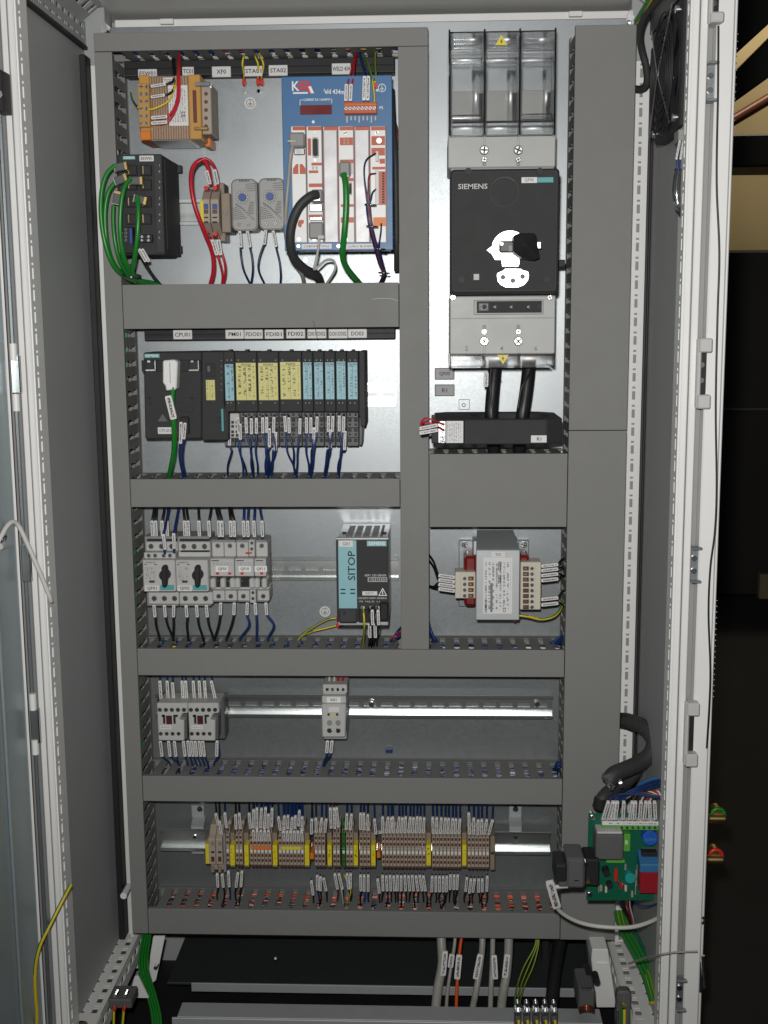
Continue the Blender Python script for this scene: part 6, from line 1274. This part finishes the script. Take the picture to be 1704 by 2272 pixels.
for k in range(2): wire('red wire with marker at the left end of the ring transformer, %s of two' % ('upper', 'lower')[k], None, [(985, 942+k*12, -.078), (966, 934+k*10, -.088), (944, 928+k*8, -.088), (934, 940+k*4, -.085), (938, 950+k*6, -.084)], 2.2, 'w_red', [((931, 951+k*10, -.088), (971, 943+k*11, -.088), 8)])
B(None, 'black_latch', 1239, 576, 1254, 593, -0.03, 0.03, 'black', 0.001, label='small black latch bridging breaker and right duct', cat='latch')
# ================================================================ small transformer T01
Y1 = -0.020
t = thing_at('control_transformer', 'small transformer with zinc bracket and white rating plate under the ring transformer', 'transformer', 1104, 1376, 0.075)
B(t, 'base_plate', 1018, 1199, 1173, 1346, 0.070, 0.0795, 'zinc', 0.0008)
for u, v in ((1031, 1209), (1163, 1209)): screw(t, u, v, 6.5, 0.066)
B(t, 'yoke', 1050, 1200, 1150, 1232, 0.03, 0.070, 'zinc_bright', 0.001)
x_0, x_1, z_0, z_1 = RX(1056, 1220, 1153, 1376, Y1); zt2 = P(1100, 1176, 0.06).z
MB().add([(x_0, Y1+.001, z_1-.001), (x_1, Y1+.001, z_1-.001), (x_1-.004, 0.060, zt2), (x_0+.004, 0.060, zt2), (x_0, Y1+.004, z_1-.004), (x_1, Y1+.004, z_1-.004), (x_1-.004, 0.063, zt2-.003), (x_0+.004, 0.063, zt2-.003)], [(0, 1, 2, 3), (7, 6, 5, 4), (4, 5, 1, 0), (5, 6, 2, 1), (6, 7, 3, 2), (7, 4, 0, 3)]).build('top_bracket', 'zinc_bright', t)
B(t, 'front_plate', 1056, 1220, 1153, 1376, Y1, Y1+0.003, 'zinc_bright', 0.001)
B(t, 'core', 1062, 1226, 1148, 1368, Y1+0.0032, 0.068, 'lamin', 0.001)
rp = B(t, 'rating_plate', 1072, 1237, 1137, 1362, Y1-0.0008, Y1, 'paper_text', 0.0002); T(rp, 'SIEMENS', 1078, 1345, 5.5, Y1-0.0014, 'ink', -math.pi/2, wpx=30); T(rp, 'CE', 1119, 1353, 7, Y1-0.0014, 'ink', -math.pi/2)
for v in (1246, 1275): 
    for du in (0, 4): B(rp, 'coil_symbol', 1106+du, v, 1108+du, v+20, Y1-0.0012, Y1-0.0008, 'ink', 0)
B(rp, 'barcode', 1088, 1294, 1093, 1358, Y1-0.0012, Y1-0.0008, 'inkgrey', 0)
tg = B(t, 'name_tag', 1090, 1224, 1121, 1237, Y1-0.0012, Y1, 'label', 0.0002); T(tg, 'T01', 1105, 1230.5, 7, Y1-0.0017, 'inkgrey')
B(t, 'coil', 1030, 1234, 1058, 1346, 0.012, 0.062, 'coil_red', 0.004); B(t, 'coil', 1150, 1232, 1174, 1352, 0.012, 0.062, 'coil_red', 0.004)
for n_, (u0, u1, v0, v1, k, lft) in enumerate(((1010, 1055, 1269, 1328, 4, True), (1154.5, 1200, 1247, 1353, 8, False))):
    tb = B(t, 'terminal_block', u0, v0, u1, v1, 0.0, 0.03, 'cream', 0.001); h_ = (v1-v0-8)/k
    for i in range(k):
        vv = v0+9+h_*(i+.45); 
        if lft: B(tb, 'clamp_cage', u1-16, vv-4.4, u1-4, vv+4.4, -0.0008, 0.002, 'w_brown', 0.0003); B(tb, 'clamp_tongue', u1-14, vv-2.5, u1-8, vv+2.5, -0.0012, 0.0, 'brass', 0.0003); screw(tb, u0+21, vv, 4.2, -0.0015, True, 'clamp_screw')
        else: B(tb, 'clamp_cage', u0+6, vv-4.6, u0+19, vv+4.6, -0.0008, 0.002, 'w_brown', 0.0003); B(tb, 'clamp_tongue', u0+8, vv-2.6, u0+15, vv+2.6, -0.0012, 0.0, 'steel', 0.0003); screw(tb, u0+26, vv, 4.2, -0.0015, True, 'clamp_screw')
    B(tb, 'numbered_edge', (u0 if lft else u1-13), v0+7, (u0+12 if lft else u1-1), v1-1, -0.0006, 0.001, 'cream', 0.0003)
lw = [(955, 1228, 1278), (955, 1240, 1288), (955, 1298, 1298), (955, 1300, 1308)]
for k, (u, v0, v1) in enumerate(lw): wire('black wire at the left terminals of the small transformer, %s from the top' % NTH[k], 'black wires left of the small transformer', [(950, v0, .05), (962, v0+(18 if k < 2 else 4), .03), (972, v1-4, .005), (985, v1, -.002), (1012, v1+4, .004)], 2.4, 'w_black', [((973, v1-2, -.006), (1009, v1+3, -.006), 8)])
for k, (v1, ve) in enumerate(((1256, 1238), (1266, 1264), (1277, 1285), (1288, 1278), (1330, 1310), (1342, 1350))): wire('black wire at the right terminals of the small transformer, %s from the top' % NTH[k], 'black wires right of the small transformer', [(1198, v1+1, .004), (1215, v1-1, -.004), (1236, v1-4, .002), (1246, (v1+ve)/2-6, .02), (1254, ve, .05)], 2.4, 'w_black', [((1201, v1, -.006), (1238, v1-4, -.004), 7.5)])
o = wire('yellow-green wire from the red lug under the small transformer', None, [(1150, 1365, .0), (1172, 1368, .0), (1200, 1374, .005), (1228, 1368, .01), (1243, 1352, .02), (1248, 1332, .04)], 3.0, 'w_yg'); MB().cyl(P(1150, 1364, 0), P(1139, 1372, 0)-P(1150, 1364, 0), PXW(7, 0), 0.010, 12, PXW(8.5, 0)).build('lug_sleeve', 'redlug', o, 0, 40)
for k in range(5): wire('blue wire fanning into the duct in the lower left of the transformer bay', 'blue wires in the corner below the small transformer', [(948, 1370+k*9, .05), (958+k*2, 1405+k*4, .035), (970-k*3, 1425, .045), (972-k*4, 1450, .06)], 3.2, 'w_blue')
for k in range(4): wire('blue wire fanning into the duct in the lower right of the transformer bay', 'blue wires in the right corner below the small transformer', [(1262, 1404+k*8, .05), (1240-k*4, 1414+k*4, .035), (1228-k*2, 1428, .045), (1226, 1450, .06)], 2.8, 'w_blue')
for k in range(3): wire('blue wire in the corner where long rail meets the right duct', 'blue wires in the right corner below the long rail', [(1258, 1686+k*9, .05), (1240, 1688+k*7, .035), (1232+k*2, 1704+k*4, .045), (1232, 1735, .06)], 3.0, 'w_blue')
for k in range(3): wire('%s wire in the corner right of the power supply' % ('upper blue', 'red', 'lower blue')[k], 'wires in the corner right of the power supply', [(892, 1390+k*10, .05), (880-k*3, 1404+k*8, .035), (872-k*2, 1424, .045), (872, 1450, .06)], 3.0, ('w_blue', 'w_red', 'w_blue')[k])
# ================================================================ circuit board at the lower right
Yb_ = -0.115
t = thing_at('circuit_board', 'green circuit board with screw terminals mounted at the lower right', 'circuit board', 1385, 1995, Yb_)
PG(t, 'board', [(1306, 1805), (1475, 1805), (1471, 1998), (1301, 1998)], Yb_, Yb_+0.0018, 'pcb', 0.0003)
PG(t, 'bracket', [(1312, 1815), (1480, 1815), (1480, 1990), (1312, 1990)], Yb_+0.012, Yb_+0.014, 'zinc', 0.0006)
MB().box(P(1462, 1900, Yb_).x, XR, Yb_+0.002, Yb_+0.016, P(1462, 1960, Yb_).z, P(1462, 1840, Yb_).z).build('bracket_arm', 'zinc', t, 0.0006)
for u, v in ((1315, 1814), (1309, 1985)): B(t, 'corner_pad', u-6, v-6, u+6, v+6, Yb_-0.0012, Yb_, 'steel', 0.0005); CY(t, 'standoff', u, v, 4, Yb_-0.0035, 0.018, 'steel', 8)
ts = B(t, 'terminal_strip', 1336, 1823, 1473, 1832, Yb_-0.013, Yb_, 'label', 0.0006); B(ts, 'strip_numbers', 1337, 1824, 1472, 1831, Yb_-0.0134, Yb_-0.013, 'row_text', 0)
tg_ = B(t, 'terminal_body', 1336, 1832, 1473, 1842, Yb_-0.011, Yb_, 'pcb_green', 0.0006)
for i in range(11): screw(tg_, 1342+i*12.4, 1837, 3.2, Yb_-0.013, True, 'clamp_screw')
rl = B(t, 'board_relay', 1322, 1854, 1383, 1908, Yb_-0.030, Yb_, 'dkgrey', 0.0012); RB(rl, 'relay_field', 1329, 1866, 1378, 1906, Yb_-0.0306, Yb_-0.03, 'dkgrey', 3, 0.0003); B(rl, 'relay_top', 1325, 1846, 1381, 1854, Yb_-0.024, Yb_, 'ltgrey', 0.0008)
B(t, 'bobbin', 1384, 1851, 1399, 1890, Yb_-0.012, Yb_, 'pcb_green', 0.0008); B(t, 'bobbin', 1345, 1908, 1387, 1916, Yb_-0.012, Yb_, 'pcb_green', 0.0008); B(t, 'bobbin_tape', 1387, 1865, 1393, 1874, Yb_-0.0128, Yb_-0.012, 'cream', 0.0003)
c_ = CY(t, 'blue_capacitor', 1443, 1861, 18, Yb_-0.016, 0.016, 'cap_blue', 24, bev=0.001); B(c_, 'capacitor_print', 1430, 1860, 1456, 1866, Yb_-0.0163, Yb_-0.016, 'film_blue', 0)
CY(t, 'teal_capacitor', 1399, 1950, 13, Yb_-0.010, 0.010, 'cap_teal', 22, bev=0.001)
x_0, x_1, z_0, z_1 = RX(1420, 1919, 1466, 1936, Yb_-.026)
MB().prism_x([(Yb_-.026, z_0), (Yb_-.026, z_1), (Yb_-.004, z_1+0.010), (Yb_, z_1+0.010), (Yb_, z_0)], x_0, x_1).build('blue_film_capacitor', 'film_blue', t, 0.0008)
B(t, 'red_film_capacitor', 1420, 1936.5, 1465, 1983, Yb_-0.024, Yb_, 'film_red', 0.001)
B(t, 'black_film_capacitor', 1424, 1892, 1468, 1903, Yb_-0.014, Yb_, 'black', 0.0008)
MB().cyl(P(1367, 1927, Yb_-.006), P(1366, 1957, Yb_-.006)-P(1367, 1927, Yb_-.006), PXW(4.2, Yb_), PXW(30, Yb_), 10).build('red_resistor', 'redlug', t, 0, 40)
CY(t, 'black_capacitor', 1346, 1938, 8.5, Yb_-0.014, 0.014, 'black', 18); CY(t, 'black_capacitor', 1353, 1966, 7, Yb_-0.010, 0.010, 'black', 18)
for i, (u, v, mm) in enumerate(((1388, 1925, 'midgrey'), (1379, 1966, 'red'), (1372, 1962, 'steel'), (1384, 1968, 'steel'), (1389, 1972, 'cream'), (1334, 1972, 'beige'), (1345, 1975, 'cream'), (1403, 1985, 'beige'))):
    B(t, 'resistor', u-2.5, v-7, u+2.5, v+7, Yb_-0.004, Yb_, mm, 0.0008)
for a, b, c, d in ((1329, 1905, 1330, 1980), (1423, 1882, 1464, 1883), (1413, 1900, 1414, 1965), (1410, 1930, 1411, 1985)): B(t, 'silk_line', a, b, c, d, Yb_-0.0002, Yb_, 'ltgrey', 0)
# fat connector at its left with the white cable
o = wire('white cable sweeping from the black connector below the circuit board', None, [(1260, 1966, -.15), (1232, 1968, -.15), (1222, 1972, -.148), (1228, 2000, -.14), (1246, 2025, -.13), (1285, 2046, -.12), (1335, 2056, -.12), (1400, 2057, -.13), (1450, 2042, -.145), (1480, 2022, -.165)], 5.2, 'w_white', name='cable', cat='cable', n=10)
sleeve(o, (1219, 1955, -.157), (1236, 2014, -.146), 20, .004)
t = thing_at('plug_connector', 'bulky black multi-pole connector plugged in left of the circuit board', 'connector', 1290, 1975, -.1)
B(t, 'hood', 1257, 1906, 1298, 1972, -0.160, -0.112, 'dkgrey', 0.003); B(t, 'rear_hood', 1231, 1917, 1258, 1958, -0.160, -0.12, 'black', 0.002); B(t, 'socket', 1298, 1908, 1330, 1966, -0.154, -0.113, 'dark', 0.002)
B(t, 'top_edge', 1258, 1904, 1296, 1907, -0.162, -0.12, 'dkgrey', 0.0008); CY(t, 'hood_screw', 1300, 1917, 5, -0.168, 0.01, 'steel', 12); B(t, 'hood_screw', 1300, 1957, 1310, 1963, -0.162, -0.15, 'brass', 0.001); B(t, 'hood_clip', 1274, 1952, 1284, 1954.5, -0.1695, -0.168, 'steel', 0.0003)
B(t, 'cable_clamp', 1240, 1955, 1258, 1968, -0.158, -0.14, 'dkgrey', 0.001); B(t, 'hood_rib', 1236, 1922, 1254, 1924, -0.1612, -0.16, 'steel', 0.0003)
# heavy black hoses with metal fittings above the board
h = wire('heavy black hose bending from the right duct round to the fitting', None, [(1375, 1598, .03), (1395, 1600, .0), (1430, 1615, -.03), (1450, 1642, -.05), (1446, 1668, -.06), (1424, 1690, -.07), (1390, 1706, -.085), (1362, 1718, -.095), (1350, 1736, -.10)], 17.5, 'hose', name='hose', cat='hose', n=20, k=9)
MB().cyl(P(1345, 1716, -.10), P(1362, 1748, -.10)-P(1345, 1716, -.10), PXW(13, -.1), PXW(36, -.1), 16, PXW(11, -.1)).build('crimp_sleeve', 'dkgrey', h, 0.001, 40)
MB().cyl(P(1372, 1738, -.10), Vector((1, 0, 0.25)), PXW(13, -.1), 0.005, 18).build('ring_lug', 'steel', h, 0.0006, 40)
MB().cyl(P(1352, 1742, -.105), Vector((0.1, -1, 0)), PXW(5, -.1), 0.012, 12).build('lug_bolt', 'steel', h, 0, 40)
h2_ = wire('second black hose stub ending in a cut face above the circuit board', None, [(1420, 1680, -.02), (1410, 1712, -.04), (1385, 1738, -.055), (1352, 1756, -.075), (1335, 1774, -.085), (1328, 1792, -.085)], 15, 'hose', name='hose', cat='hose', n=18, k=9)
MB().cyl(P(1333, 1770, -.0865), P(1329, 1800, -.0865)-P(1333, 1770, -.0865), PXW(15.6, -.086), PXW(26, -.086), 18).build('hose_sleeve', 'black', h2_, 0.001, 40)
bw = [(1340, 1796, 'w_blue', 10), (1352, 1796, 'w_blue', 8), (1360, 1796, 'w_blue', 3), (1367, 1796, 'w_blue', 3), (1384, 1796, 'w_blue', 0), (1399, 1796, 'w_brown', 4), (1409, 1796, 'w_black', 1), (1421, 1797, 'w_white', 1), (1431, 1797, 'w_red', 2), (1444, 1797, 'w_white', -3), (1456, 1797, 'w_black', -4)]
for i, (u, v, c, d) in enumerate(bw):
    nm_ = {'w_blue': 'blue', 'w_brown': 'brown', 'w_black': 'black', 'w_white': 'white', 'w_red': 'red'}[c]
    wire('%s wire with white marker rising from the circuit board terminals, %s from the left' % (nm_, ('first', 'second', 'third', 'fourth', 'fifth', 'sixth', 'seventh', 'eighth', 'ninth', 'tenth', 'eleventh')[i]), None, [(u-2, 1826, Yb_-.008), (u, 1818, Yb_-.010), (u+d, 1780, Yb_-.016), (u+d+18, 1764-i, -.145), (min(1470, u+70), 1762+i*1.4, -.155), (1492, 1772+i, -.175)], 2.4, c, [((u+d, 1778, Yb_-.022), (u-2, 1817, Yb_-.014), 8)])
for k in range(3): wire('blue wire arching over the circuit board to the right upright', 'blue wires arching over the circuit board', [(1360, 1792-k*3, -.11), (1385, 1770-k*4, -.115), (1420, 1755-k*5, -.12), (1460, 1745-k*7, -.14), (1500, 1752-k*6, -.17)], 2.6, 'w_blue')
wire('bright blue wire bundle crossing to the right upright above the board', None, [(1420, 1740, -.10), (1445, 1730, -.115), (1470, 1728, -.13), (1500, 1732, -.17)], 5, 'film_blue', name='cable', cat='cable')
for k, c in enumerate(('w_black', 'w_black', 'w_red', 'w_white')): wire('%s wire dropping out below the circuit board' % ('first black', 'second black', 'red', 'white')[k], None, [(1376+k*7, 1992, -.10), (1380+k*6, 2012, -.09), (1392+k*4, 2035, -.08), (1400+k*3, 2062, -.06)], 3.0 if k < 2 else 1.8, c)
wire('blue wire hanging in a loop under the circuit board', None, [(1408, 1996, -.11), (1420, 2008, -.12), (1442, 2010, -.13), (1475, 2000, -.16)], 2.0, 'w_blue')
t = thing_at('panel_screw', 'shiny screw head on the right inner wall beside the hose', 'screw', 1474, 1640, -.17); MB().cyl((XR-.004, -.165, P(1474, 1639, -.165).z), (1, 0, 0), .004, .004, 14).build('head', 'steel', t, 0, 40)
# lead of the fan
t = thing_at('fan_plug', 'grey plug with two blue leads hanging below the fan', 'plug', 1508, 370, -.19)
B(t, 'plug', 1505, 286, 1520, 312, -0.205, -0.18, 'midgrey', 0.001)
for k in range(2): wire('', None, [(1509+k*7, 308, -.2), (1504+k*9, 335, -.2), (1503+k*8, 360, -.2), (1505+k*5, 380, -.2)], 2.6, 'w_blue', [((1508+k*8, 312, -.205), (1500+k*9, 354, -.205), 4)], parent=t)
wire('translucent grey cable sleeve hanging on the right wall below the fan plug', None, [(1506, 375, -.2), (1502, 400, -.2), (1501, 430, -.2), (1506, 462, -.2), (1516, 476, -.21)], 9, 'tie_clear', name='cable_sleeve', cat='sleeve', n=10)
# black hose at the top right corner behind the fan
wire('black hose curling out of the top of the right duct', None, [(1405, 197, .04), (1424, 197, .03), (1435, 184, .02), (1434, 150, .01), (1424, 110, .0), (1420, 75, -.02), (1430, 38, -.05), (1455, 5, -.09), (1485, -30, -.12)], 7.5, 'hose', name='hose', cat='hose', n=14)
wire('yellow-green cable along the black hose at the top right corner', None, [(1412, 48, -.02), (1424, 28, -.05), (1440, 2, -.09), (1460, -30, -.12)], 6, 'w_yg', name='cable', cat='cable', n=10)
# ================================================================ bottom: cables through the floor
def drop(label, pts, r, mat, sl=None, name='cable', w=14):
    return wire(label, None, pts, r, mat, [sl] if sl else [], name=name, cat='cable', wpx=w, n=14)
drop('thick grey cable through the floor, leftmost of the bottom cables', [(978, 2065, .03), (980, 2100, .02), (981, 2140, .01), (972, 2190, -.01), (966, 2245, -.035), (962, 2300, -.06)], 11, 'w_grey', ((988, 2110, -.004), (983, 2164, -.008), 13))
drop('thin grey cable between the thick one and the orange one', [(1011, 2065, .03), (1008, 2100, .02), (1000, 2150, .01), (993, 2200, -.01), (990, 2245, -.035), (989, 2300, -.06)], 4, 'w_grey', ((1003, 2117, .004), (999, 2146, .002), 13))
drop('orange cable through the cabinet floor', [(1026, 2065, .03), (1020, 2110, .02), (1015, 2170, .005), (1012, 2245, -.03), (1012, 2300, -.06)], 4, 'w_orange', ((1019, 2118, .006), (1014, 2172, -.002), 14))
drop('middle grey cable with a slanted white tag', [(1069, 2065, .03), (1070, 2100, .02), (1063, 2160, .008), (1054, 2210, -.01), (1048, 2245, -.035), (1046, 2300, -.06)], 7.4, 'w_grey', ((1066, 2117, .004), (1055, 2172, -.004), 14))
drop('grey cable right of the slanted tag, second from the right', [(1093, 2065, .03), (1093, 2110, .02), (1090, 2180, .004), (1088, 2245, -.03), (1088, 2300, -.06)], 6, 'w_grey', ((1096, 2119, .006), (1099, 2172, -.002), 13))
drop('thick grey cable, rightmost of the bottom cables', [(1129, 2065, .03), (1128, 2110, .02), (1124, 2160, .008), (1116, 2205, -.01), (1112, 2245, -.035), (1110, 2300, -.06)], 10.5, 'w_grey', ((1126, 2117, .0), (1120, 2169, -.006), 14))
for k in range(3): wire('thin yellow-green wire bowing down to the earth clamps, %s of three' % ('left', 'middle', 'right')[k], None, [(1189+k*3, 2070, .04), (1186+k*4, 2100, .03), (1162+k*10, 2145, .015), (1148+k*8, 2185, -.01), (1142+k*6, 2225, -.06), (1147+k*12, 2250, -.11)], 1.9, 'w_yg')
for k in range(5):
    u = 1149+k*20.2
    t = thing_at('earth_clamp', 'shiny screw clamp on the earth bar, %s from the left' % nth[k], 'clamp', u, 2272, -.14, 'screw clamps on the earth bar')
    B(t, 'cage', u-8, 2244, u+8, 2276, -0.152, -0.137, 'steel', 0.0012); CY(t, 'screw_head', u, 2231, 5.6, -0.150, 0.010, 'steel', 14); B(t, 'screw_shaft', u-3.4, 2232, u+3.4, 2246, -0.148, -0.138, 'steel', 0.001); B(t, 'window', u-5, 2256, u+5, 2268, -0.1525, -0.150, 'dkgrey', 0.0004); B(t, 'bright_edge', u-5.5, 2246, u+5.5, 2251, -0.154, -0.15, 'steel', 0.0006)
    wire('yellow-green wire stub under %s earth clamp' % nth[k], 'wire stubs under the earth clamps', [(u+1, 2262, -.1515), (u+2, 2272, -.153), (u+3, 2290, -.155)], 4, 'w_yg')
t = thing_at('cable_clamp', 'large black and copper cable clamp right of the earth clamps', 'clamp', 1300, 2262, -.12)
B(t, 'block', 1284, 2196, 1320, 2248, -0.135, -0.08, 'dkgrey', 0.002); B(t, 'bright_rim', 1287, 2196, 1314, 2199, -0.137, -0.13, 'steel', 0.0005); CY(t, 'knob', 1324, 2178, 8, -0.10, 0.02, 'black', 16); CY(t, 'dark_cap', 1306, 2175, 14, -0.10, 0.03, 'black', 18)
m = MB(); 
for k in range(5): m.tube(smooth_path([P(1286, 2246-k*2.5, -.140), P(1302, 2240-k*2, -.146), P(1318, 2246-k*2.5, -.140)]), 0.0016, 6)
m.build('copper_strands', 'copper', t, 0, 60)
t = thing_at('sheet_riser', 'grey sheet-metal riser standing beside the copper clamp', 'foot', 1345, 2240, -.05)
PG(t, 'riser', [(1314, 2106), (1349, 2106), (1368, 2236), (1324, 2236), (1312, 2130)], -0.035, 0.03, 'paint', 0.001); B(t, 'lip', 1323, 2137, 1350, 2140, -0.037, -0.035, 'white', 0.0004)
t = thing_at('tension_clamp', 'tall shiny clamp with a green-striped wire at the lower right', 'clamp', 1383, 2272, -.15)
RB(t, 'shell', 1368, 2200, 1400, 2290, -0.160, -0.145, 'dkgrey', 10, 0.002); B(t, 'tongue', 1378, 2228, 1391, 2235, -0.166, -0.158, 'brass', 0.0006); B(t, 'pin', 1382, 2214, 1386, 2230, -0.164, -0.158, 'steel', 0.0006)
for u in (1370, 1400): B(t, 'side_rod', u-2.5, 2240, u+2.5, 2290, -0.166, -0.15, 'steel', 0.0008)
wire('yellow-green wire clamped in the tall shiny clamp', None, [(1383, 2238, -.164), (1383, 2255, -.166), (1382, 2300, -.168)], 6.5, 'w_yg', n=10)
for k in range(2):
    o = wire('yellow-green wire below the left end of the earth bar, %s of two' % ('left', 'right')[k], None, [(252+k*22, 2240, -.16), (252+k*21, 2256, -.162), (251+k*18, 2300, -.165)], 3.6, 'w_yg', n=9); CY(o, 'lug_sleeve', 252+k*22, 2241, 4, -.168, .01, 'redlug', 10); CY(o, 'bolt_head', 255+k*22, 2210, 5, -.165, .012, 'steel', 8)
t = thing_at('clamp_block', 'dark block with two bolts at the left end of the earth bar', 'clamp', 262, 2236, -.14); B(t, 'block', 240, 2218, 292, 2238, -0.155, -0.12, 'dkgrey', 0.0015)
for k in range(4): wire('green cable diving through the floor at lower left, %s from the left' % NTH[k], 'green cables at the lower left', [(318+k*5.5, 2060, .045), (316+k*5.5, 2085, .03), (309+k*6, 2130, .0), (312+k*6, 2160, -.02), (326+k*6, 2205, -.05), (337+k*6, 2250, -.08), (340+k*6, 2290, -.10)], 3.1, 'w_green', name='cable', cat='cable', n=9)
t = thing_at('floor_bracket', 'grey sheet bracket with a bolt behind the lower green cables', 'bracket', 345, 2160, 0); PG(t, 'sheet', [(340, 2078), (366, 2078), (346, 2175), (328, 2190), (333, 2120)], 0.0, 0.004, 'paint', 0.0005); CY(t, 'bolt', 345, 2148, 5, -.01, .012, 'steel', 10); PG(t, 'gusset', [(298, 2168), (306, 2165), (330, 2215), (286, 2214)], -.07, -.066, 'paint', 0.0005)
for k in range(3): wire('yellow-green cable slanting down the lower right corner, %s from the left' % NTH[k], 'yellow-green cables in the lower right corner', [(1366+k*8, 2022, .0), (1376+k*9, 2062, -.03), (1402+k*10, 2110, -.07), (1428+k*9, 2165, -.11), (1446+k*6, 2225, -.15)], 5.2, 'w_yg', name='cable', cat='cable', n=9)
wire('dark green cable beside the striped ones in the lower right corner', None, [(1392, 2030, -.01), (1412, 2070, -.04), (1438, 2130, -.08), (1456, 2190, -.12)], 4, 'pcb', name='cable', cat='cable', n=9)
MB().box(P(1200, 2140, .10).x, P(1216, 2140, .10).x, .085, .10, P(1200, 2300, .08).z, P(1200, 2070, .08).z).build('dark_rod', 'black', None, 0.001, label='dark upright rod behind the earth clamps', cat='rod')
MB().tube([P(1245, 2075, .06), P(1232, 2150, .02), P(1222, 2250, -.04)], 0.010, 12).build('dark_cable', 'w_black', None, 0, 50, label='thick black cable descending behind the copper clamp', cat='cable')
MB().box(P(425, 2186, .01).x, P(1275, 2186, .01).x, 0.0085, 0.0115, zfp-0.012, zfp+0.0012).build('floor_edge', 'zinc_bright', fp, 0.0004)
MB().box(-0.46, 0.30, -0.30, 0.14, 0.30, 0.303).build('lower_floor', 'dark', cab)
CY(None, 'paint_fleck', 611, 2127, 3, .03, .002, 'white', 8, label='tiny white fleck on the dark cabinet floor', cat='fleck')
# ================================================================ loose ends outside the frame members
o = wire('cream cable bent over the left upright and hanging inside', None, [(-14, 1222, -.30), (2, 1192, -.29), (14, 1170, -.28), (28, 1158, -.27), (42, 1168, -.262), (60, 1205, -.258), (85, 1262, -.254), (108, 1318, -.248), (113, 1334, -.244)], 5.6, 'w_white', name='cable', cat='cable', n=12)
o2 = MB().ring(P(8, 1198, -.292), (0.8, 0, -0.4), 0.006, 0.0009, 16).build('cable_tie', 'tie_clear', o, 0, 60)
B(o, 'sleeve_end', -8, 1206, 5, 1222, -0.30, -0.285, 'ltgrey', 0.002)
wire('yellow-green earth wire bowed in front of the left upright', None, [(157, 1963, -.245), (140, 1995, -.26), (112, 2050, -.275), (88, 2100, -.285), (78, 2150, -.285), (79, 2210, -.28), (82, 2248, -.275), (80, 2290, -.27)], 4.4, 'w_yg', n=12)
CY(None, 'hose_nozzle', 274, 1988, 8, -.0, .03, 'white', 14, label='white plastic plug sticking out beside the left duct', cat='plug')
wire('black cord wandering down the right upright', None, [(1594, 57, -.245), (1593, 200, -.245), (1590, 400, -.245), (1596, 560, -.245), (1592, 700, -.245), (1588, 900, -.245), (1590, 1080, -.245), (1586, 1180, -.245), (1576, 1260, -.245), (1572, 1360, -.245), (1576, 1480, -.244), (1574, 1560, -.243), (1568, 1660, -.240)], 2.2, 'w_black', name='cord', cat='cord', k=6)
wire('thin grey string pulled across the lower right upright', None, [(1395, 2138, -.15), (1430, 2126, -.20), (1465, 2118, -.25), (1500, 2113, -.25), (1548, 2111, -.25)], 2.2, 'w_grey', name='string', cat='string')
t = thing_at('hasp', 'hanging chrome latch on the outside of the lower right edge', 'latch', 1556, 2200, -.23)
MB().ring(P(1556, 2042, -.23), (0, 1, 0), 0.004, 0.0016, 14).build('ring', 'steel', t, 0, 60); MB().tube([P(1550, 2050, -.23), P(1548, 2115, -.23)], 0.0022, 8).build('upper_bar', 'steel', t, 0, 60)
for a, b, c, d in ((1560, 2120, 1564, 2192), (1551, 2135, 1555, 2200), (1544, 2160, 1547, 2185)): MB().tube([P(a, b, -.23), P(c, d, -.23)], 0.0024, 8).build('link', 'steel', t, 0, 60)
for k, (v, c) in enumerate(((1816, 'w_green'), (1907, 'redlug'))):
    t = thing_at('brass_fitting', 'brass hose fitting with a %s ring outside the right edge' % ('green', 'red')[k], 'fitting', 1590-k*5, v+10, -.05, 'brass fittings outside the right edge')
    u = 1590-k*5; a, b = P(u-20, v, -.066), P(u+19, v, -.066)
    MB().cyl(a, (1, 0, 0), PXW(10, -.05), (b-a).x, 18).build('barrel', 'brass', t, 0.001, 40); MB().ring(P(u+3, v-8, -.062), (0, 1, 0), PXW(15, -.05), 0.0026, 24, 8).build('colour_ring', c, t, 0, 60); MB().cyl(P(u+3, v-8, -.064), (0, 1, 0), PXW(13, -.05), 0.02, 20, PXW(15, -.05)).build('elbow', 'brass', t, 0.001, 40); MB().cyl(P(u-34, v, -.05), (1, 0, 0), PXW(8, -.05), PXW(14, -.05), 12).build('stem', 'dkgrey', t, 0, 40)
wire('pale hair lying across the duct below the welding controller', None, [(825, 664, -.001), (845, 662, -.001), (868, 663, -.001), (884, 668, -.001)], 0.7, 'hair', name='hair', cat='hair', n=4)
wire('brown hair standing up at the PLC marker strip', None, [(694, 712, -.001), (698, 722, -.002), (704, 752, .02)], 0.6, 'w_brown', name='hair', cat='hair', n=4)
